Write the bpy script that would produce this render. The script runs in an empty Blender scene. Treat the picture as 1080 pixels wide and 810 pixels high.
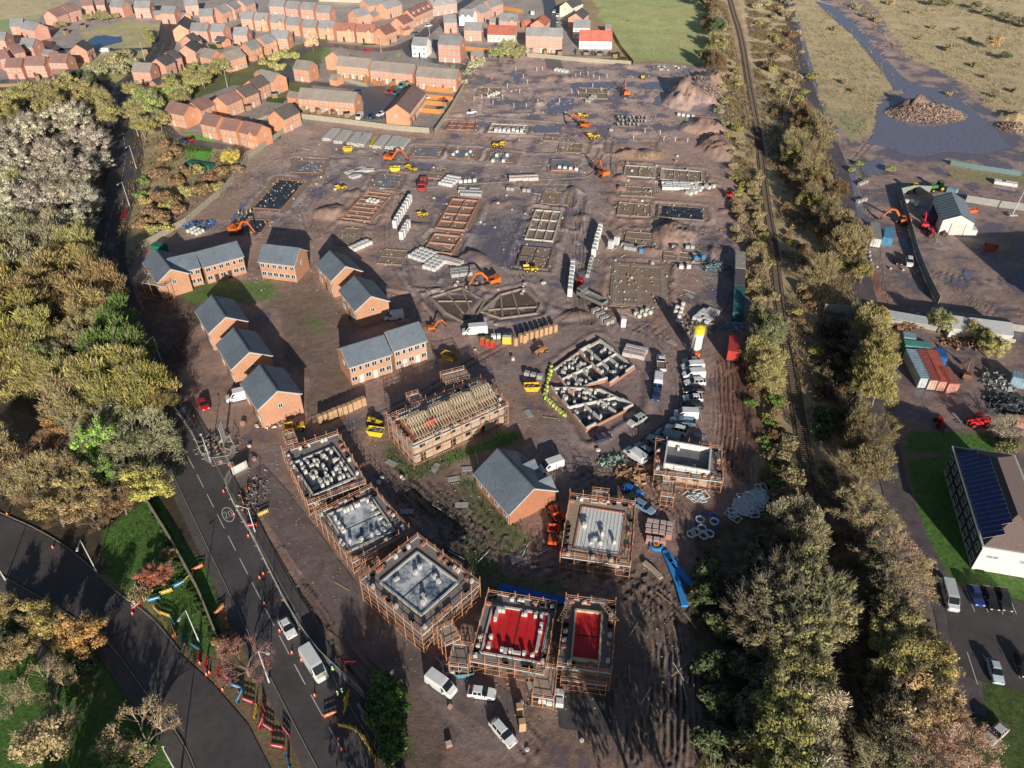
import bpy, math, random
import numpy as np
from mathutils import Vector, Matrix
R=math.radians
random.seed(11)
H=105.0; TH=R(38.4); F=822.0
ST,CT=math.sin(TH),math.cos(TH)
SC=bpy.context.scene
COL=SC.collection
# survey points: a photo reading turned into ground metres (x east, y north)
def G(px,py,z=0.0):
    a=(px-540)/F; b=(py-405)/F
    dy=CT-b*ST; dz=-ST-b*CT
    t=(z-H)/dz
    return (a*t,dy*t)
def heading(p,q,z=0):
    a=G(p[0],p[1],z); b=G(q[0],q[1],z)
    return math.atan2(b[1]-a[1],b[0]-a[0])
# ---------------------------------------------------------------- world, sun, camera
SUN_EL=R(17.5); SHADOW_AZ=R(11.5)      # shadows run north, a little to the west
w=bpy.data.worlds.new("World"); SC.world=w; w.use_nodes=True
nt=w.node_tree; nt.nodes.clear()
sky=nt.nodes.new("ShaderNodeTexSky"); sky.sky_type='NISHITA'; sky.sun_disc=False
sky.sun_elevation=SUN_EL; sky.sun_rotation=R(180)-SHADOW_AZ
sky.air_density=1.0; sky.dust_density=1.0; sky.ozone_density=2.0
bg=nt.nodes.new("ShaderNodeBackground"); bg.inputs[1].default_value=0.055
wo=nt.nodes.new("ShaderNodeOutputWorld")
nt.links.new(sky.outputs[0],bg.inputs[0]); nt.links.new(bg.outputs[0],wo.inputs[0])
sl=bpy.data.lights.new("sun",'SUN'); sl.energy=5.0; sl.angle=R(0.5); sl.color=(1.0,0.92,0.80)
so=bpy.data.objects.new("sun",sl); COL.objects.link(so)
# direction the light travels
ld=Vector((-math.sin(SHADOW_AZ)*math.cos(SUN_EL),math.cos(SHADOW_AZ)*math.cos(SUN_EL),-math.sin(SUN_EL)))
so.rotation_euler=ld.to_track_quat('-Z','Y').to_euler()
cam=bpy.data.cameras.new("camera"); co=bpy.data.objects.new("camera",cam); COL.objects.link(co)
co.location=(0,0,H); co.rotation_euler=(R(90)-TH,0,0)
cam.sensor_width=36; cam.lens=36*F/1080; cam.clip_end=6000; cam.clip_start=1
SC.camera=co
SC.view_settings.view_transform='Standard'; SC.view_settings.look='None'; SC.view_settings.exposure=0
SC.cycles.max_bounces=4; SC.cycles.diffuse_bounces=2; SC.cycles.glossy_bounces=2; SC.cycles.transmission_bounces=2
SC.cycles.transparent_max_bounces=4
# ---------------------------------------------------------------- materials
MATS={}
def M(name,col=(.5,.5,.5),rough=.8,var=.25,scale=1.5,bump=0.0,metal=0.0,oc=False,island=0.0,spec=.35,var2=0.0,scale2=.25,dirt=0.0):
    if name in MATS: return MATS[name]
    m=bpy.data.materials.new(name); MATS[name]=m; m.use_nodes=True
    n=m.node_tree; L=n.links; b=n.nodes["Principled BSDF"]
    b.inputs["Roughness"].default_value=rough; b.inputs["Metallic"].default_value=metal
    b.inputs["Specular IOR Level"].default_value=spec
    geo=n.nodes.new("ShaderNodeNewGeometry")
    nz=n.nodes.new("ShaderNodeTexNoise"); nz.inputs["Scale"].default_value=scale; nz.inputs["Detail"].default_value=4; nz.inputs["Roughness"].default_value=.65
    L.new(geo.outputs["Position"],nz.inputs["Vector"])
    mr=n.nodes.new("ShaderNodeMapRange"); mr.inputs[1].default_value=.25; mr.inputs[2].default_value=.75
    mr.inputs[3].default_value=1-var; mr.inputs[4].default_value=1+var
    L.new(nz.outputs[0],mr.inputs[0]); val=mr.outputs[0]
    if var2>0:
        n2=n.nodes.new("ShaderNodeTexNoise"); n2.inputs["Scale"].default_value=scale2; n2.inputs["Detail"].default_value=3
        L.new(geo.outputs["Position"],n2.inputs["Vector"])
        m2=n.nodes.new("ShaderNodeMapRange"); m2.inputs[1].default_value=.3; m2.inputs[2].default_value=.7
        m2.inputs[3].default_value=1-var2; m2.inputs[4].default_value=1+var2
        L.new(n2.outputs[0],m2.inputs[0])
        mm=n.nodes.new("ShaderNodeMath"); mm.operation='MULTIPLY'; L.new(val,mm.inputs[0]); L.new(m2.outputs[0],mm.inputs[1]); val=mm.outputs[0]
    if island>0:
        mi=n.nodes.new("ShaderNodeMapRange"); mi.inputs[3].default_value=1-island; mi.inputs[4].default_value=1+island
        L.new(geo.outputs["Random Per Island"],mi.inputs[0])
        mm=n.nodes.new("ShaderNodeMath"); mm.operation='MULTIPLY'; L.new(val,mm.inputs[0]); L.new(mi.outputs[0],mm.inputs[1]); val=mm.outputs[0]
    vm=n.nodes.new("ShaderNodeVectorMath"); vm.operation='SCALE'
    if oc:
        oi=n.nodes.new("ShaderNodeObjectInfo"); L.new(oi.outputs["Color"],vm.inputs[0])
    else: vm.inputs[0].default_value=col
    L.new(val,vm.inputs["Scale"])
    out=vm.outputs[0]
    if dirt>0:
        n3=n.nodes.new("ShaderNodeTexNoise"); n3.inputs["Scale"].default_value=.8; n3.inputs["Detail"].default_value=5
        L.new(geo.outputs["Position"],n3.inputs["Vector"])
        m3=n.nodes.new("ShaderNodeMapRange"); m3.inputs[1].default_value=.45; m3.inputs[2].default_value=.75; m3.inputs[4].default_value=dirt
        L.new(n3.outputs[0],m3.inputs[0])
        mx=n.nodes.new("ShaderNodeMix"); mx.data_type='RGBA'; L.new(m3.outputs[0],mx.inputs[0]); L.new(out,mx.inputs[6]); mx.inputs[7].default_value=(.1,.075,.06,1)
        out=mx.outputs[2]
    L.new(out,b.inputs["Base Color"])
    if bump>0:
        bp=n.nodes.new("ShaderNodeBump"); bp.inputs["Strength"].default_value=bump; bp.inputs["Distance"].default_value=.3
        L.new(nz.outputs[0],bp.inputs["Height"]); L.new(bp.outputs[0],b.inputs["Normal"])
    return m
def mottled(name,c1,c2,scale,rough=.3,lo=.42,hi=.58,bump=.1):
    m=bpy.data.materials.new(name); MATS[name]=m; m.use_nodes=True; n=m.node_tree; L=n.links; b=n.nodes["Principled BSDF"]; b.inputs["Roughness"].default_value=rough
    geo=n.nodes.new("ShaderNodeNewGeometry"); nz=n.nodes.new("ShaderNodeTexNoise"); nz.inputs["Scale"].default_value=scale; nz.inputs["Detail"].default_value=7; nz.inputs["Roughness"].default_value=.7
    L.new(geo.outputs["Position"],nz.inputs["Vector"]); mr=n.nodes.new("ShaderNodeMapRange"); mr.inputs[1].default_value=lo; mr.inputs[2].default_value=hi; L.new(nz.outputs[0],mr.inputs[0])
    mx=n.nodes.new("ShaderNodeMix"); mx.data_type='RGBA'; L.new(mr.outputs[0],mx.inputs[0]); mx.inputs[6].default_value=(*c1,1); mx.inputs[7].default_value=(*c2,1); L.new(mx.outputs[2],b.inputs["Base Color"])
    bp=n.nodes.new("ShaderNodeBump"); bp.inputs["Strength"].default_value=bump; bp.inputs["Distance"].default_value=.1; L.new(nz.outputs[0],bp.inputs["Height"]); L.new(bp.outputs[0],b.inputs["Normal"])
    return m
def courses(m,pitch,amp):
    n=m.node_tree; L=n.links; b=n.nodes["Principled BSDF"]; src=b.inputs["Base Color"].links[0].from_socket
    tc=n.nodes.new("ShaderNodeTexCoord"); sp=n.nodes.new("ShaderNodeSeparateXYZ"); L.new(tc.outputs["Object"],sp.inputs[0])
    a=n.nodes.new("ShaderNodeMath"); a.operation='DIVIDE'; L.new(sp.outputs[2],a.inputs[0]); a.inputs[1].default_value=pitch
    f=n.nodes.new("ShaderNodeMath"); f.operation='FRACT'; L.new(a.outputs[0],f.inputs[0])
    fl=n.nodes.new("ShaderNodeMath"); fl.operation='FLOOR'; L.new(a.outputs[0],fl.inputs[0])
    wn=n.nodes.new("ShaderNodeTexWhiteNoise"); wn.noise_dimensions='2D'; cb=n.nodes.new("ShaderNodeCombineXYZ"); fx=n.nodes.new("ShaderNodeMath"); fx.operation='MULTIPLY'; L.new(sp.outputs[0],fx.inputs[0]); fx.inputs[1].default_value=3.0; ff=n.nodes.new("ShaderNodeMath"); ff.operation='FLOOR'; L.new(fx.outputs[0],ff.inputs[0]); L.new(ff.outputs[0],cb.inputs[0]); L.new(fl.outputs[0],cb.inputs[1]); L.new(cb.outputs[0],wn.inputs["Vector"])
    r1=n.nodes.new("ShaderNodeMapRange"); L.new(f.outputs[0],r1.inputs[0]); r1.inputs[1].default_value=0; r1.inputs[2].default_value=.25; r1.inputs[3].default_value=1-amp; r1.inputs[4].default_value=1+amp*.3
    r2=n.nodes.new("ShaderNodeMapRange"); L.new(wn.outputs[0],r2.inputs[0]); r2.inputs[3].default_value=1-amp*.5; r2.inputs[4].default_value=1+amp*.5
    mu=n.nodes.new("ShaderNodeMath"); mu.operation='MULTIPLY'; L.new(r1.outputs[0],mu.inputs[0]); L.new(r2.outputs[0],mu.inputs[1])
    v=n.nodes.new("ShaderNodeVectorMath"); v.operation='SCALE'; L.new(src,v.inputs[0]); L.new(mu.outputs[0],v.inputs["Scale"]); L.new(v.outputs[0],b.inputs["Base Color"])
    return m
# ---------------------------------------------------------------- mesh builder
class MB:
    def __init__(s): s.v=[];s.f=[];s.m=[];s.ml=[]
    def mi(s,mat):
        if mat not in s.ml: s.ml.append(mat)
        return s.ml.index(mat)
    def poly(s,pts,mat,flip=False):
        b=len(s.v); s.v+= [tuple(p) for p in pts]; ids=list(range(b,b+len(pts)))
        s.f.append(ids[::-1] if flip else ids); s.m.append(s.mi(mat))
    def hexa(s,p,mat,skip=()):
        # p: 4 bottom + 4 top, counter-clockwise from above
        b=len(s.v); s.v+=[tuple(q) for q in p]; k=s.mi(mat)
        for i,f in enumerate([(3,2,1,0),(4,5,6,7),(0,1,5,4),(1,2,6,5),(2,3,7,6),(3,0,4,7)]):
            if i in skip: continue
            s.f.append([b+j for j in f]); s.m.append(k)
    def box(s,x,y,z,lx,ly,lz,mat,rot=0,tx=0,ty=0):
        # centre x,y; base z; tx,ty shrink of the top
        c,sn=math.cos(rot),math.sin(rot); P=[]
        for k in (0,1):
            hx=lx/2-(tx if k else 0); hy=ly/2-(ty if k else 0)
            for sx,sy in ((-1,-1),(1,-1),(1,1),(-1,1)):
                a,b=sx*hx,sy*hy; P.append((x+a*c-b*sn,y+a*sn+b*c,z+(lz if k else 0)))
        s.hexa(P,mat)
    def prism(s,poly,z0,z1,mat):
        n=len(poly); b=len(s.v); k=s.mi(mat)
        s.v+=[(p[0],p[1],z0) for p in poly]+[(p[0],p[1],z1) for p in poly]
        s.f.append(list(range(b+n-1,b-1,-1))); s.m.append(k)
        s.f.append(list(range(b+n,b+2*n))); s.m.append(k)
        for i in range(n):
            j=(i+1)%n; s.f.append([b+i,b+j,b+n+j,b+n+i]); s.m.append(k)
    def tube(s,p,q,r,mat,n=6,r2=None,cap=True):
        p=Vector(p);q=Vector(q);r2=r if r2 is None else r2
        d=(q-p)
        if d.length<1e-6: return
        d.normalize(); u=d.orthogonal().normalized(); v=d.cross(u); b=len(s.v); k=s.mi(mat)
        for (c,rr) in ((p,r),(q,r2)):
            for i in range(n):
                a=2*math.pi*i/n; s.v.append(tuple(c+u*(rr*math.cos(a))+v*(rr*math.sin(a))))
        for i in range(n):
            j=(i+1)%n; s.f.append([b+i,b+j,b+n+j,b+n+i]); s.m.append(k)
        if cap:
            s.f.append(list(range(b+n-1,b-1,-1))); s.m.append(k); s.f.append(list(range(b+n,b+2*n))); s.m.append(k)
    def bar(s,p,q,wd,ht,mat):
        p=Vector(p);q=Vector(q);d=(q-p)
        if d.length<1e-6:return
        d.normalize(); side=d.cross(Vector((0,0,1)))
        if side.length<1e-3: side=Vector((1,0,0))
        side.normalize(); up=side.cross(d); a=side*wd/2; u=up*ht/2
        s.hexa([p-a-u,p+a-u,q+a-u,q-a-u,p-a+u,p+a+u,q+a+u,q-a+u],mat)
    def loft(s,rings,mat,cap=True,closed=True):
        n=len(rings[0]); b=len(s.v); k=s.mi(mat)
        for r in rings: s.v+=[tuple(p) for p in r]
        for j in range(len(rings)-1):
            for i in range(n if closed else n-1):
                i2=(i+1)%n; s.f.append([b+j*n+i,b+j*n+i2,b+(j+1)*n+i2,b+(j+1)*n+i]); s.m.append(k)
        if cap:
            s.f.append([b+i for i in range(n)][::-1]); s.m.append(k)
            e=b+(len(rings)-1)*n; s.f.append([e+i for i in range(n)]); s.m.append(k)
    def mesh(s,name,smooth=False):
        me=bpy.data.meshes.new(name); me.from_pydata(s.v,[],s.f)
        for m in s.ml: me.materials.append(m)
        me.polygons.foreach_set("material_index",s.m)
        if smooth: me.polygons.foreach_set("use_smooth",[True]*len(me.polygons))
        me.update(); return me
def add(name,data,parent=None,loc=(0,0,0),rz=0,color=None,scale=None,smooth=False):
    if isinstance(data,MB): data=data.mesh(name,smooth)
    o=bpy.data.objects.new(name,data); COL.objects.link(o)
    if parent is not None: o.parent=parent
    o.location=loc; o.rotation_euler=(0,0,rz)
    if scale is not None: o.scale=scale
    if color is not None: o.color=(color[0],color[1],color[2],1)
    return o
def tag(o,label,cat,group=None):
    o["label"]=label; o["category"]=cat
    if group: o["group"]=group
    return o
def pale(c,y,k=1.0):  # haze put into the colour: paler and brighter with distance north
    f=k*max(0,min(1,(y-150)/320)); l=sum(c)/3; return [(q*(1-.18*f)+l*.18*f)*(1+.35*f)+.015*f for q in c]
def thing(name,label,cat,loc=(0,0,0),rz=0,group=None,data=None,color=None,scale=None):
    loc=tuple(loc)+((0,) if len(loc)==2 else ())
    return tag(add(name,data,None,loc,rz,color,scale),label,cat,group)
def struct(name,data,loc=(0,0,0)):
    o=add(name,data,None,loc); o["kind"]="structure"; return o
def dup(src,loc,rz,label,group=None,scale=None,color=None):
    r=src.copy(); COL.objects.link(r); r.location=tuple(loc)+((0,) if len(loc)==2 else ()); r.rotation_euler=(0,0,rz); r["label"]=label
    if group: r["group"]=group
    if scale is not None: r.scale=scale if hasattr(scale,'__len__') else (scale,)*3
    if color is not None: r.color=(*color,1)
    for ch in src.children:
        c=ch.copy(); COL.objects.link(c); c.parent=r
        if color is not None and ch.get("paint"): c.color=(*color,1)
        for g in ch.children:
            d=g.copy(); COL.objects.link(d); d.parent=c
            if color is not None and g.get("paint"): d.color=(*color,1)
    return r
def rect(pts,z=0):
    """best rectangle through four surveyed corners: cx,cy,angle,length,width"""
    P=[Vector(G(a,b,z)) for a,b in pts]; c=sum(P,Vector((0,0)))/4
    e=((P[1]-P[0])+(P[2]-P[3]))/2; f=((P[3]-P[0])+(P[2]-P[1]))/2
    a1=math.atan2(e.y,e.x); a2=math.atan2(f.y,f.x)
    d=(a2-a1)%math.pi; corr=(d-math.pi/2)/2
    return c.x,c.y,a1+corr,e.length,f.length
# ---------------------------------------------------------------- numpy noise
def vnoise(x,y,seed=0):
    xi=np.floor(x).astype(np.int64); yi=np.floor(y).astype(np.int64); xf=x-xi; yf=y-yi
    u=xf*xf*(3-2*xf); v=yf*yf*(3-2*yf)
    def h(a,b):
        n=(a*374761393+b*668265263+seed*1442695041)&0x7fffffff
        n=((n^(n>>13))*1274126177)&0x7fffffff
        return ((n^(n>>16))&0xffff)/65535.0
    return (h(xi,yi)*(1-u)+h(xi+1,yi)*u)*(1-v)+(h(xi,yi+1)*(1-u)+h(xi+1,yi+1)*u)*v
def fbm(x,y,sc,oc=4,seed=0):
    t=0;a=1;s=0
    for i in range(oc):
        t=t+a*vnoise(x*sc*2**i+13.7*i,y*sc*2**i-7.1*i,seed+i); s+=a; a*=.55
    return t/s
def pip(poly,X,Y):
    ins=np.zeros(X.shape,bool); n=len(poly)
    for i in range(n):
        x1,y1=poly[i];x2,y2=poly[(i+1)%n]
        if y1==y2: continue
        c=((y1>Y)!=(y2>Y)); ins^= c&(X<(x2-x1)*(Y-y1)/(y2-y1)+x1)
    return ins
def dseg(pts,X,Y):
    d=np.full(X.shape,1e9)
    for (x1,y1),(x2,y2) in zip(pts[:-1],pts[1:]):
        dx,dy=x2-x1,y2-y1; t=np.clip(((X-x1)*dx+(Y-y1)*dy)/(dx*dx+dy*dy+1e-9),0,1)
        d=np.minimum(d,np.hypot(X-x1-t*dx,Y-y1-t*dy))
    return d
def W(pts,z=0): return [G(a,b,z) for a,b in pts]
def smooth(pts,k=2):
    for _ in range(k):
        o=[pts[0]]
        for a,b in zip(pts[:-1],pts[1:]):
            o.append((a[0]*.75+b[0]*.25,a[1]*.75+b[1]*.25)); o.append((a[0]*.25+b[0]*.75,a[1]*.25+b[1]*.75))
        o.append(pts[-1]); pts=o
    return pts
def resample(pts,step):
    o=[pts[0]]; rem=step
    for a,b in zip(pts[:-1],pts[1:]):
        L=math.hypot(b[0]-a[0],b[1]-a[1]); t=0
        while L-t>=rem:
            t+=rem; o.append((a[0]+(b[0]-a[0])*t/L,a[1]+(b[1]-a[1])*t/L)); rem=step
        rem-=L-t
    return o
def normals(pts):
    N=[]
    for i in range(len(pts)):
        a=pts[max(0,i-1)]; b=pts[min(len(pts)-1,i+1)]; dx,dy=b[0]-a[0],b[1]-a[1]; L=math.hypot(dx,dy) or 1
        N.append((-dy/L,dx/L))
    return N
def ribbon(mb,pts,wd,z,mat,off=0,h=None):
    N=normals(pts); a=[(p[0]+n[0]*(off+wd/2),p[1]+n[1]*(off+wd/2)) for p,n in zip(pts,N)]
    b=[(p[0]+n[0]*(off-wd/2),p[1]+n[1]*(off-wd/2)) for p,n in zip(pts,N)]
    for i in range(len(pts)-1):
        if h is None: mb.poly([(*b[i],z),(*b[i+1],z),(*a[i+1],z),(*a[i],z)],mat)
        else: mb.hexa([(*b[i],z),(*b[i+1],z),(*a[i+1],z),(*a[i],z),(*b[i],z+h),(*b[i+1],z+h),(*a[i+1],z+h),(*a[i],z+h)],mat)
# ---------------------------------------------------------------- ground
MUD=(.265,.178,.148); MUDD=(.085,.062,.052); GREYM=(.230,.170,.158); STRAW=(.29,.228,.13); GRASS=(.07,.15,.028); LAWN=(.10,.15,.05)
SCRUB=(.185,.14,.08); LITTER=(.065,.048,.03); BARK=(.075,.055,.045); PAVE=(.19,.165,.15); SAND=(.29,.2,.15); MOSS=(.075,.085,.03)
# polygon, colour, wetness, grass, ragged edge (m), strength
PAINT=[
 ([(-400,130),(0,120),(150,60),(150,0),(-400,0)],SCRUB,0,.6,3,1),
 ([(-60,-10),(560,-10),(650,60),(500,80),(460,140),(300,160),(210,150),(150,90),(0,95),(-60,90)],PAVE,0,.0,2,1),
 ([(-100,5),(45,10),(42,20),(20,32),(-100,38)],(.16,.21,.10),0,.6,1,1),
 ([(-60,-10),(85,-10),(60,8),(40,20),(-60,20)],(.17,.14,.08),0,.6,2,.9),
 ([(180,60),(210,60),(240,68),(300,62),(345,56),(350,60),(300,76),(270,72),(240,92),(200,105),(175,112)],MOSS,0,.7,2,.9),
 ([(35,95),(60,84),(100,55),(150,56),(170,58),(160,80),(110,92)],(.23,.21,.09),0,.9,2,1),
 ([(85,35),(130,20),(165,25),(180,30),(160,62),(140,75),(85,85),(90,60)],(.24,.21,.11),0,.8,2,1),
 ([(625,-12),(735,-12),(752,45),(740,66),(668,64),(650,45),(632,20)],(.21,.225,.09),0,.9,2,1),
 ([(660,4),(730,10),(740,50),(680,55)],(.24,.235,.10),0,.9,7,.7),
 ([(325,48),(350,46),(346,60),(320,66)],LAWN,0,1,1,1),
 ([(200,70),(345,40),(320,110),(250,90),(160,115),(140,95)],MOSS,0,.7,2,1),
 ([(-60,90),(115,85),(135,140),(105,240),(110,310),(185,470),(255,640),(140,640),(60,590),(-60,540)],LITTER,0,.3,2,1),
 ([(150,100),(200,150),(262,160),(275,150),(225,200),(150,262),(125,310),(118,240),(135,150)],(.15,.12,.065),0,.6,2,1),
 # the building site
 ([(128,300),(150,262),(215,215),(300,150),(330,128),(460,138),(494,90),(540,55),(650,65),(750,70),(760,120),(785,200),(795,300),(800,400),(806,470),(790,520),(745,570),(735,650),(742,830),(410,840),(350,745),(262,610),(205,500),(150,385)],MUD,.35,0,1.5,1),
 ([(140,300),(235,300),(240,330),(200,350),(185,420),(160,385)],BARK,.1,.1,2,.9),
 ([(265,300),(330,295),(372,340),(370,410),(335,440),(318,400),(285,330)],(.10,.07,.055),.1,0,2,1),
 ([(480,60),(560,60),(740,72),(760,120),(700,150),(560,160),(500,130)],(.17,.125,.11),.75,0,4,1),
 ([(180,300),(290,292),(292,308),(262,318),(190,320)],GRASS,0,.9,2,.75),
 ([(318,330),(345,340),(340,350),(310,345)],(.07,.09,.03),0,.8,3,.6),
 ([(402,465),(435,492),(548,452),(552,462),(470,492),(440,505),(412,492)],GRASS,0,1,1.5,.95),
 ([(483,505),(500,500),(560,560),(545,575),(520,560)],GRASS,0,1,2,.85),
 ([(430,520),(480,510),(545,600),(500,640),(440,560)],(.07,.055,.042),.1,.0,3,.8),
 ([(475,570),(600,612),(596,640),(520,625)],(.05,.07,.022),0,.8,3,.8),
 ([(390,440),(480,490),(560,560),(490,590),(420,530)],(.08,.06,.047),.0,0,3,.6),
 ([(650,600),(735,600),(742,830),(640,830)],(.10,.074,.06),.0,0,3,.8),
 ([(755,370),(800,375),(806,470),(792,515),(760,500)],(.200,.105,.078),0,0,2,.95),
 # made roads of the site, plastered in mud
 ([(247,500),(285,470),(335,455),(400,425),(500,385),(560,350),(600,330),(680,345),(725,380),(725,440),(650,480),(600,520),(560,470),(590,430),(540,400),(450,425),(390,447),(345,462),(300,480),(300,505),(430,690),(470,715),(560,745),(560,800),(500,790),(440,740),(380,660),(300,560)],GREYM,.2,0,1,1),
 ([(255,180),(420,160),(640,185),(640,200),(620,330),(560,350),(480,345),(400,280),(430,200),(340,210),(290,250)],(.135,.105,.098),.6,0,3,.8),
 ([(510,225),(560,225),(545,285),(520,275),(490,250)],(.115,.098,.10),.75,0,2,1),
 ([(345,140),(480,150),(640,168),(640,182),(480,172),(340,185)],(.13,.105,.10),.5,0,2,.8),
 ([(700,230),(790,250),(780,350),(720,350),(740,300)],(.125,.10,.095),.5,0,2,.8),
 ([(215,190),(270,170),(250,230),(190,245),(150,262)],(.13,.088,.07),.2,0,2,.8),
 ([(250,150),(345,135),(340,165),(245,190)],(.16,.12,.105),.4,0,2,.6),
 # railway corridor
 ([(742,-15),(830,-15),(850,90),(880,170),(892,250),(912,340),(905,470),(930,560),(975,700),(1040,830),(742,830),(738,650),(750,570),(795,515),(806,460),(797,370),(790,280),(775,180),(760,90)],SCRUB,0,.55,2,1),
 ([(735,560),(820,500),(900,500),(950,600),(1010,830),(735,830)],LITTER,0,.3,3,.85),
 ([(865,340),(905,340),(900,470),(870,440)],LITTER,0,.3,2,.8),
 ([(762,-15),(775,-15),(800,100),(792,190),(805,280),(800,210),(782,100)],(.2,.13,.09),0,.1,2,.7),
 # east side
 ([(838,-15),(1500,-15),(1500,190),(1080,165),(1000,150),(950,180),(900,165),(868,110),(850,60)],STRAW,0,.9,2,1),
 ([(826,-15),(838,-15),(849,60),(866,108),(905,150),(955,120),(945,90),(905,35),(870,5),(845,-15),(905,-15),(960,60),(1020,90),(1060,130),(1120,170),(1120,500),(935,470),(905,300),(886,200),(862,150),(845,100)],(.14,.10,.088),.7,0,2,1),
 ([(935,90),(1000,85),(1060,130),(1090,175),(1000,175),(925,165)],(.13,.10,.092),1.0,0,4,1),
 ([(838,0),(858,2),(905,35),(935,75),(920,130),(908,150),(880,120),(850,62)],STRAW,0,.9,1.5,1),
 ([(866,110),(900,120),(910,128),(900,152)],(.22,.2,.11),0,.9,1,1),
 ([(896,170),(915,165),(918,185),(900,192)],MOSS,0,.9,1.5,1),
 ([(1000,165),(1100,185),(1100,200),(1000,190)],(.2,.17,.09),0,.8,2,1),
 ([(885,155),(905,170),(935,470),(905,560),(990,640),(1010,720),(960,560),(930,500),(915,400),(900,300)],(.105,.085,.085),.3,0,1,.9),
 ([(880,165),(898,172),(918,290),(935,400),(940,470),(982,600),(1005,720),(960,620),(925,500),(928,440),(925,360),(905,300),(890,220)],(.10,.078,.074),.25,0,.6,1),
 ([(912,285),(925,285),(935,325),(928,330)],(.26,.10,.06),.1,0,1.5,.7),
 ([(957,487),(1000,480),(1032,600),(1100,612),(1090,640),(1010,615),(985,612)],GRASS,0,1,.3,1),
 ([(955,455),(1045,455),(1050,475),(1000,480),(955,476)],GRASS,0,1,.5,1),
 ([(1020,720),(1100,715),(1100,830),(1030,830),(1012,760)],(.04,.06,.015),0,1,.5,1),
 # north-west verge greens
 ([(105,560),(165,520),(215,600),(240,680),(215,690),(160,640),(110,615)],GRASS,0,1,1,1),
 ([(0,555),(120,610),(180,660),(200,690),(180,690),(90,600),(0,545)],(.13,.115,.05),0,.8,1.5,.8),
 ([(-60,600),(45,640),(110,680),(150,728),(205,830),(-60,830)],GRASS,0,1,.3,1),
 ([(0,670),(50,680),(120,740),(100,700),(60,650)],(.16,.09,.04),0,.4,3,.5),
 ([(300,600),(420,700),(480,760),(470,830),(420,830),(360,740),(290,640)],(.085,.062,.05),.1,.2,2,.8),
 ([(395,700),(430,705),(432,810),(415,800),(400,740)],(.05,.07,.02),0,.9,2,.9),
 ([(195,140),(226,146),(222,170),(195,165)],(.05,.16,.02),0,1,.5,1),
]
def build_ground():
    NR,NC=880,860
    t=np.linspace(0,1,NR); ys=-15+ (60*t+ 640*t**1.9)
    hw=(.657*(CT*np.maximum(ys,0)+H*ST))*1.2+12
    u=np.linspace(-1,1,NC)
    X=hw[:,None]*u[None,:]; Y=np.repeat(ys[:,None],NC,1)
    n1=fbm(X,Y,.12,4,1)-.5; n2=fbm(X,Y,.12,4,9)-.5; n3=fbm(X,Y,.7,4,17)
    col=np.empty(X.shape+(3,)); col[:]=SCRUB; wet=np.zeros(X.shape); gr=np.full(X.shape,.4)
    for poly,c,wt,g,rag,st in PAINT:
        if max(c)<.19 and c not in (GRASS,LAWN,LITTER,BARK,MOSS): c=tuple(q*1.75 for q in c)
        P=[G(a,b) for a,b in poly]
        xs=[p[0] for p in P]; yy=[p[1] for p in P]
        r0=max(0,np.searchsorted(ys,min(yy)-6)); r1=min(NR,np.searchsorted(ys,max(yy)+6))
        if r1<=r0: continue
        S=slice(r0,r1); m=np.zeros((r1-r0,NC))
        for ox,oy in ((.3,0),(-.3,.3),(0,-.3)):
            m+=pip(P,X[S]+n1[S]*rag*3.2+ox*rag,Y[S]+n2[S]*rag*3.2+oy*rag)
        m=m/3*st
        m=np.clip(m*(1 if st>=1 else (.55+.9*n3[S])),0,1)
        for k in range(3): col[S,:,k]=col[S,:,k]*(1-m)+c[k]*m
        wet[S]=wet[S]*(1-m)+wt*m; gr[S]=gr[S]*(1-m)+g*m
    # tyre ruts on bare mud : soft stripes along flow lines
    fl=fbm(X,Y,.02,2,31)*6.28
    site=(gr<.15)
    Z=-.08+.07*(fbm(X,Y,.35,4,41)-.5)*2*site+.05*(fbm(X,Y,.9,3,43)-.5)
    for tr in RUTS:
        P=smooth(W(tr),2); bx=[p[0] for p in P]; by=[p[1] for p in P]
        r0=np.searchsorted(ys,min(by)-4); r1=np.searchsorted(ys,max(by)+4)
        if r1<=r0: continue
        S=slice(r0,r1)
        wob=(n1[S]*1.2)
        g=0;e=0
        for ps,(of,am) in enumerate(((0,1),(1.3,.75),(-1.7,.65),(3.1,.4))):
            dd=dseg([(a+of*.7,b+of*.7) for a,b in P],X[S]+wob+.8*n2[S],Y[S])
            br=np.clip((n3[S]-.28)*5,0,1)
            g=g+am*br*np.exp(-((dd-.95)/.2)**2); e=e+am*br*(np.exp(-((dd-1.32)/.17)**2)+.6*np.exp(-((dd-.5)/.2)**2))
        g=np.minimum(g,1.3); e=np.minimum(e,1.3)
        fin=(gr[S]<.5)*1.0
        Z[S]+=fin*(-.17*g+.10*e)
        for k in range(3): col[S,:,k]*=(1-fin*(.42*g-.20*e))  # rut shade painted in: grooves darkened, ridges lightened
        wet[S]=np.clip(wet[S]+.25*g,0,1)
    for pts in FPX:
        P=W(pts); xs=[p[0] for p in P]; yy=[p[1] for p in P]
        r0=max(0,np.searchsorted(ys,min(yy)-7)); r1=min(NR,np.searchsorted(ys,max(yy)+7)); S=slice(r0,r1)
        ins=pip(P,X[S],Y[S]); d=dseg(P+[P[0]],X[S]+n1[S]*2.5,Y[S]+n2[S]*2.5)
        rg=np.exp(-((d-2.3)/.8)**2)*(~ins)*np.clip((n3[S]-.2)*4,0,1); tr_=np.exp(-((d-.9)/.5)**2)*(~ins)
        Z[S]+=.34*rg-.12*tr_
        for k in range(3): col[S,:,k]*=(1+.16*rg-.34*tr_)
    clod=fbm(X,Y,1.5,3,90); Z+=site*(clod-.5)*.11
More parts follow.
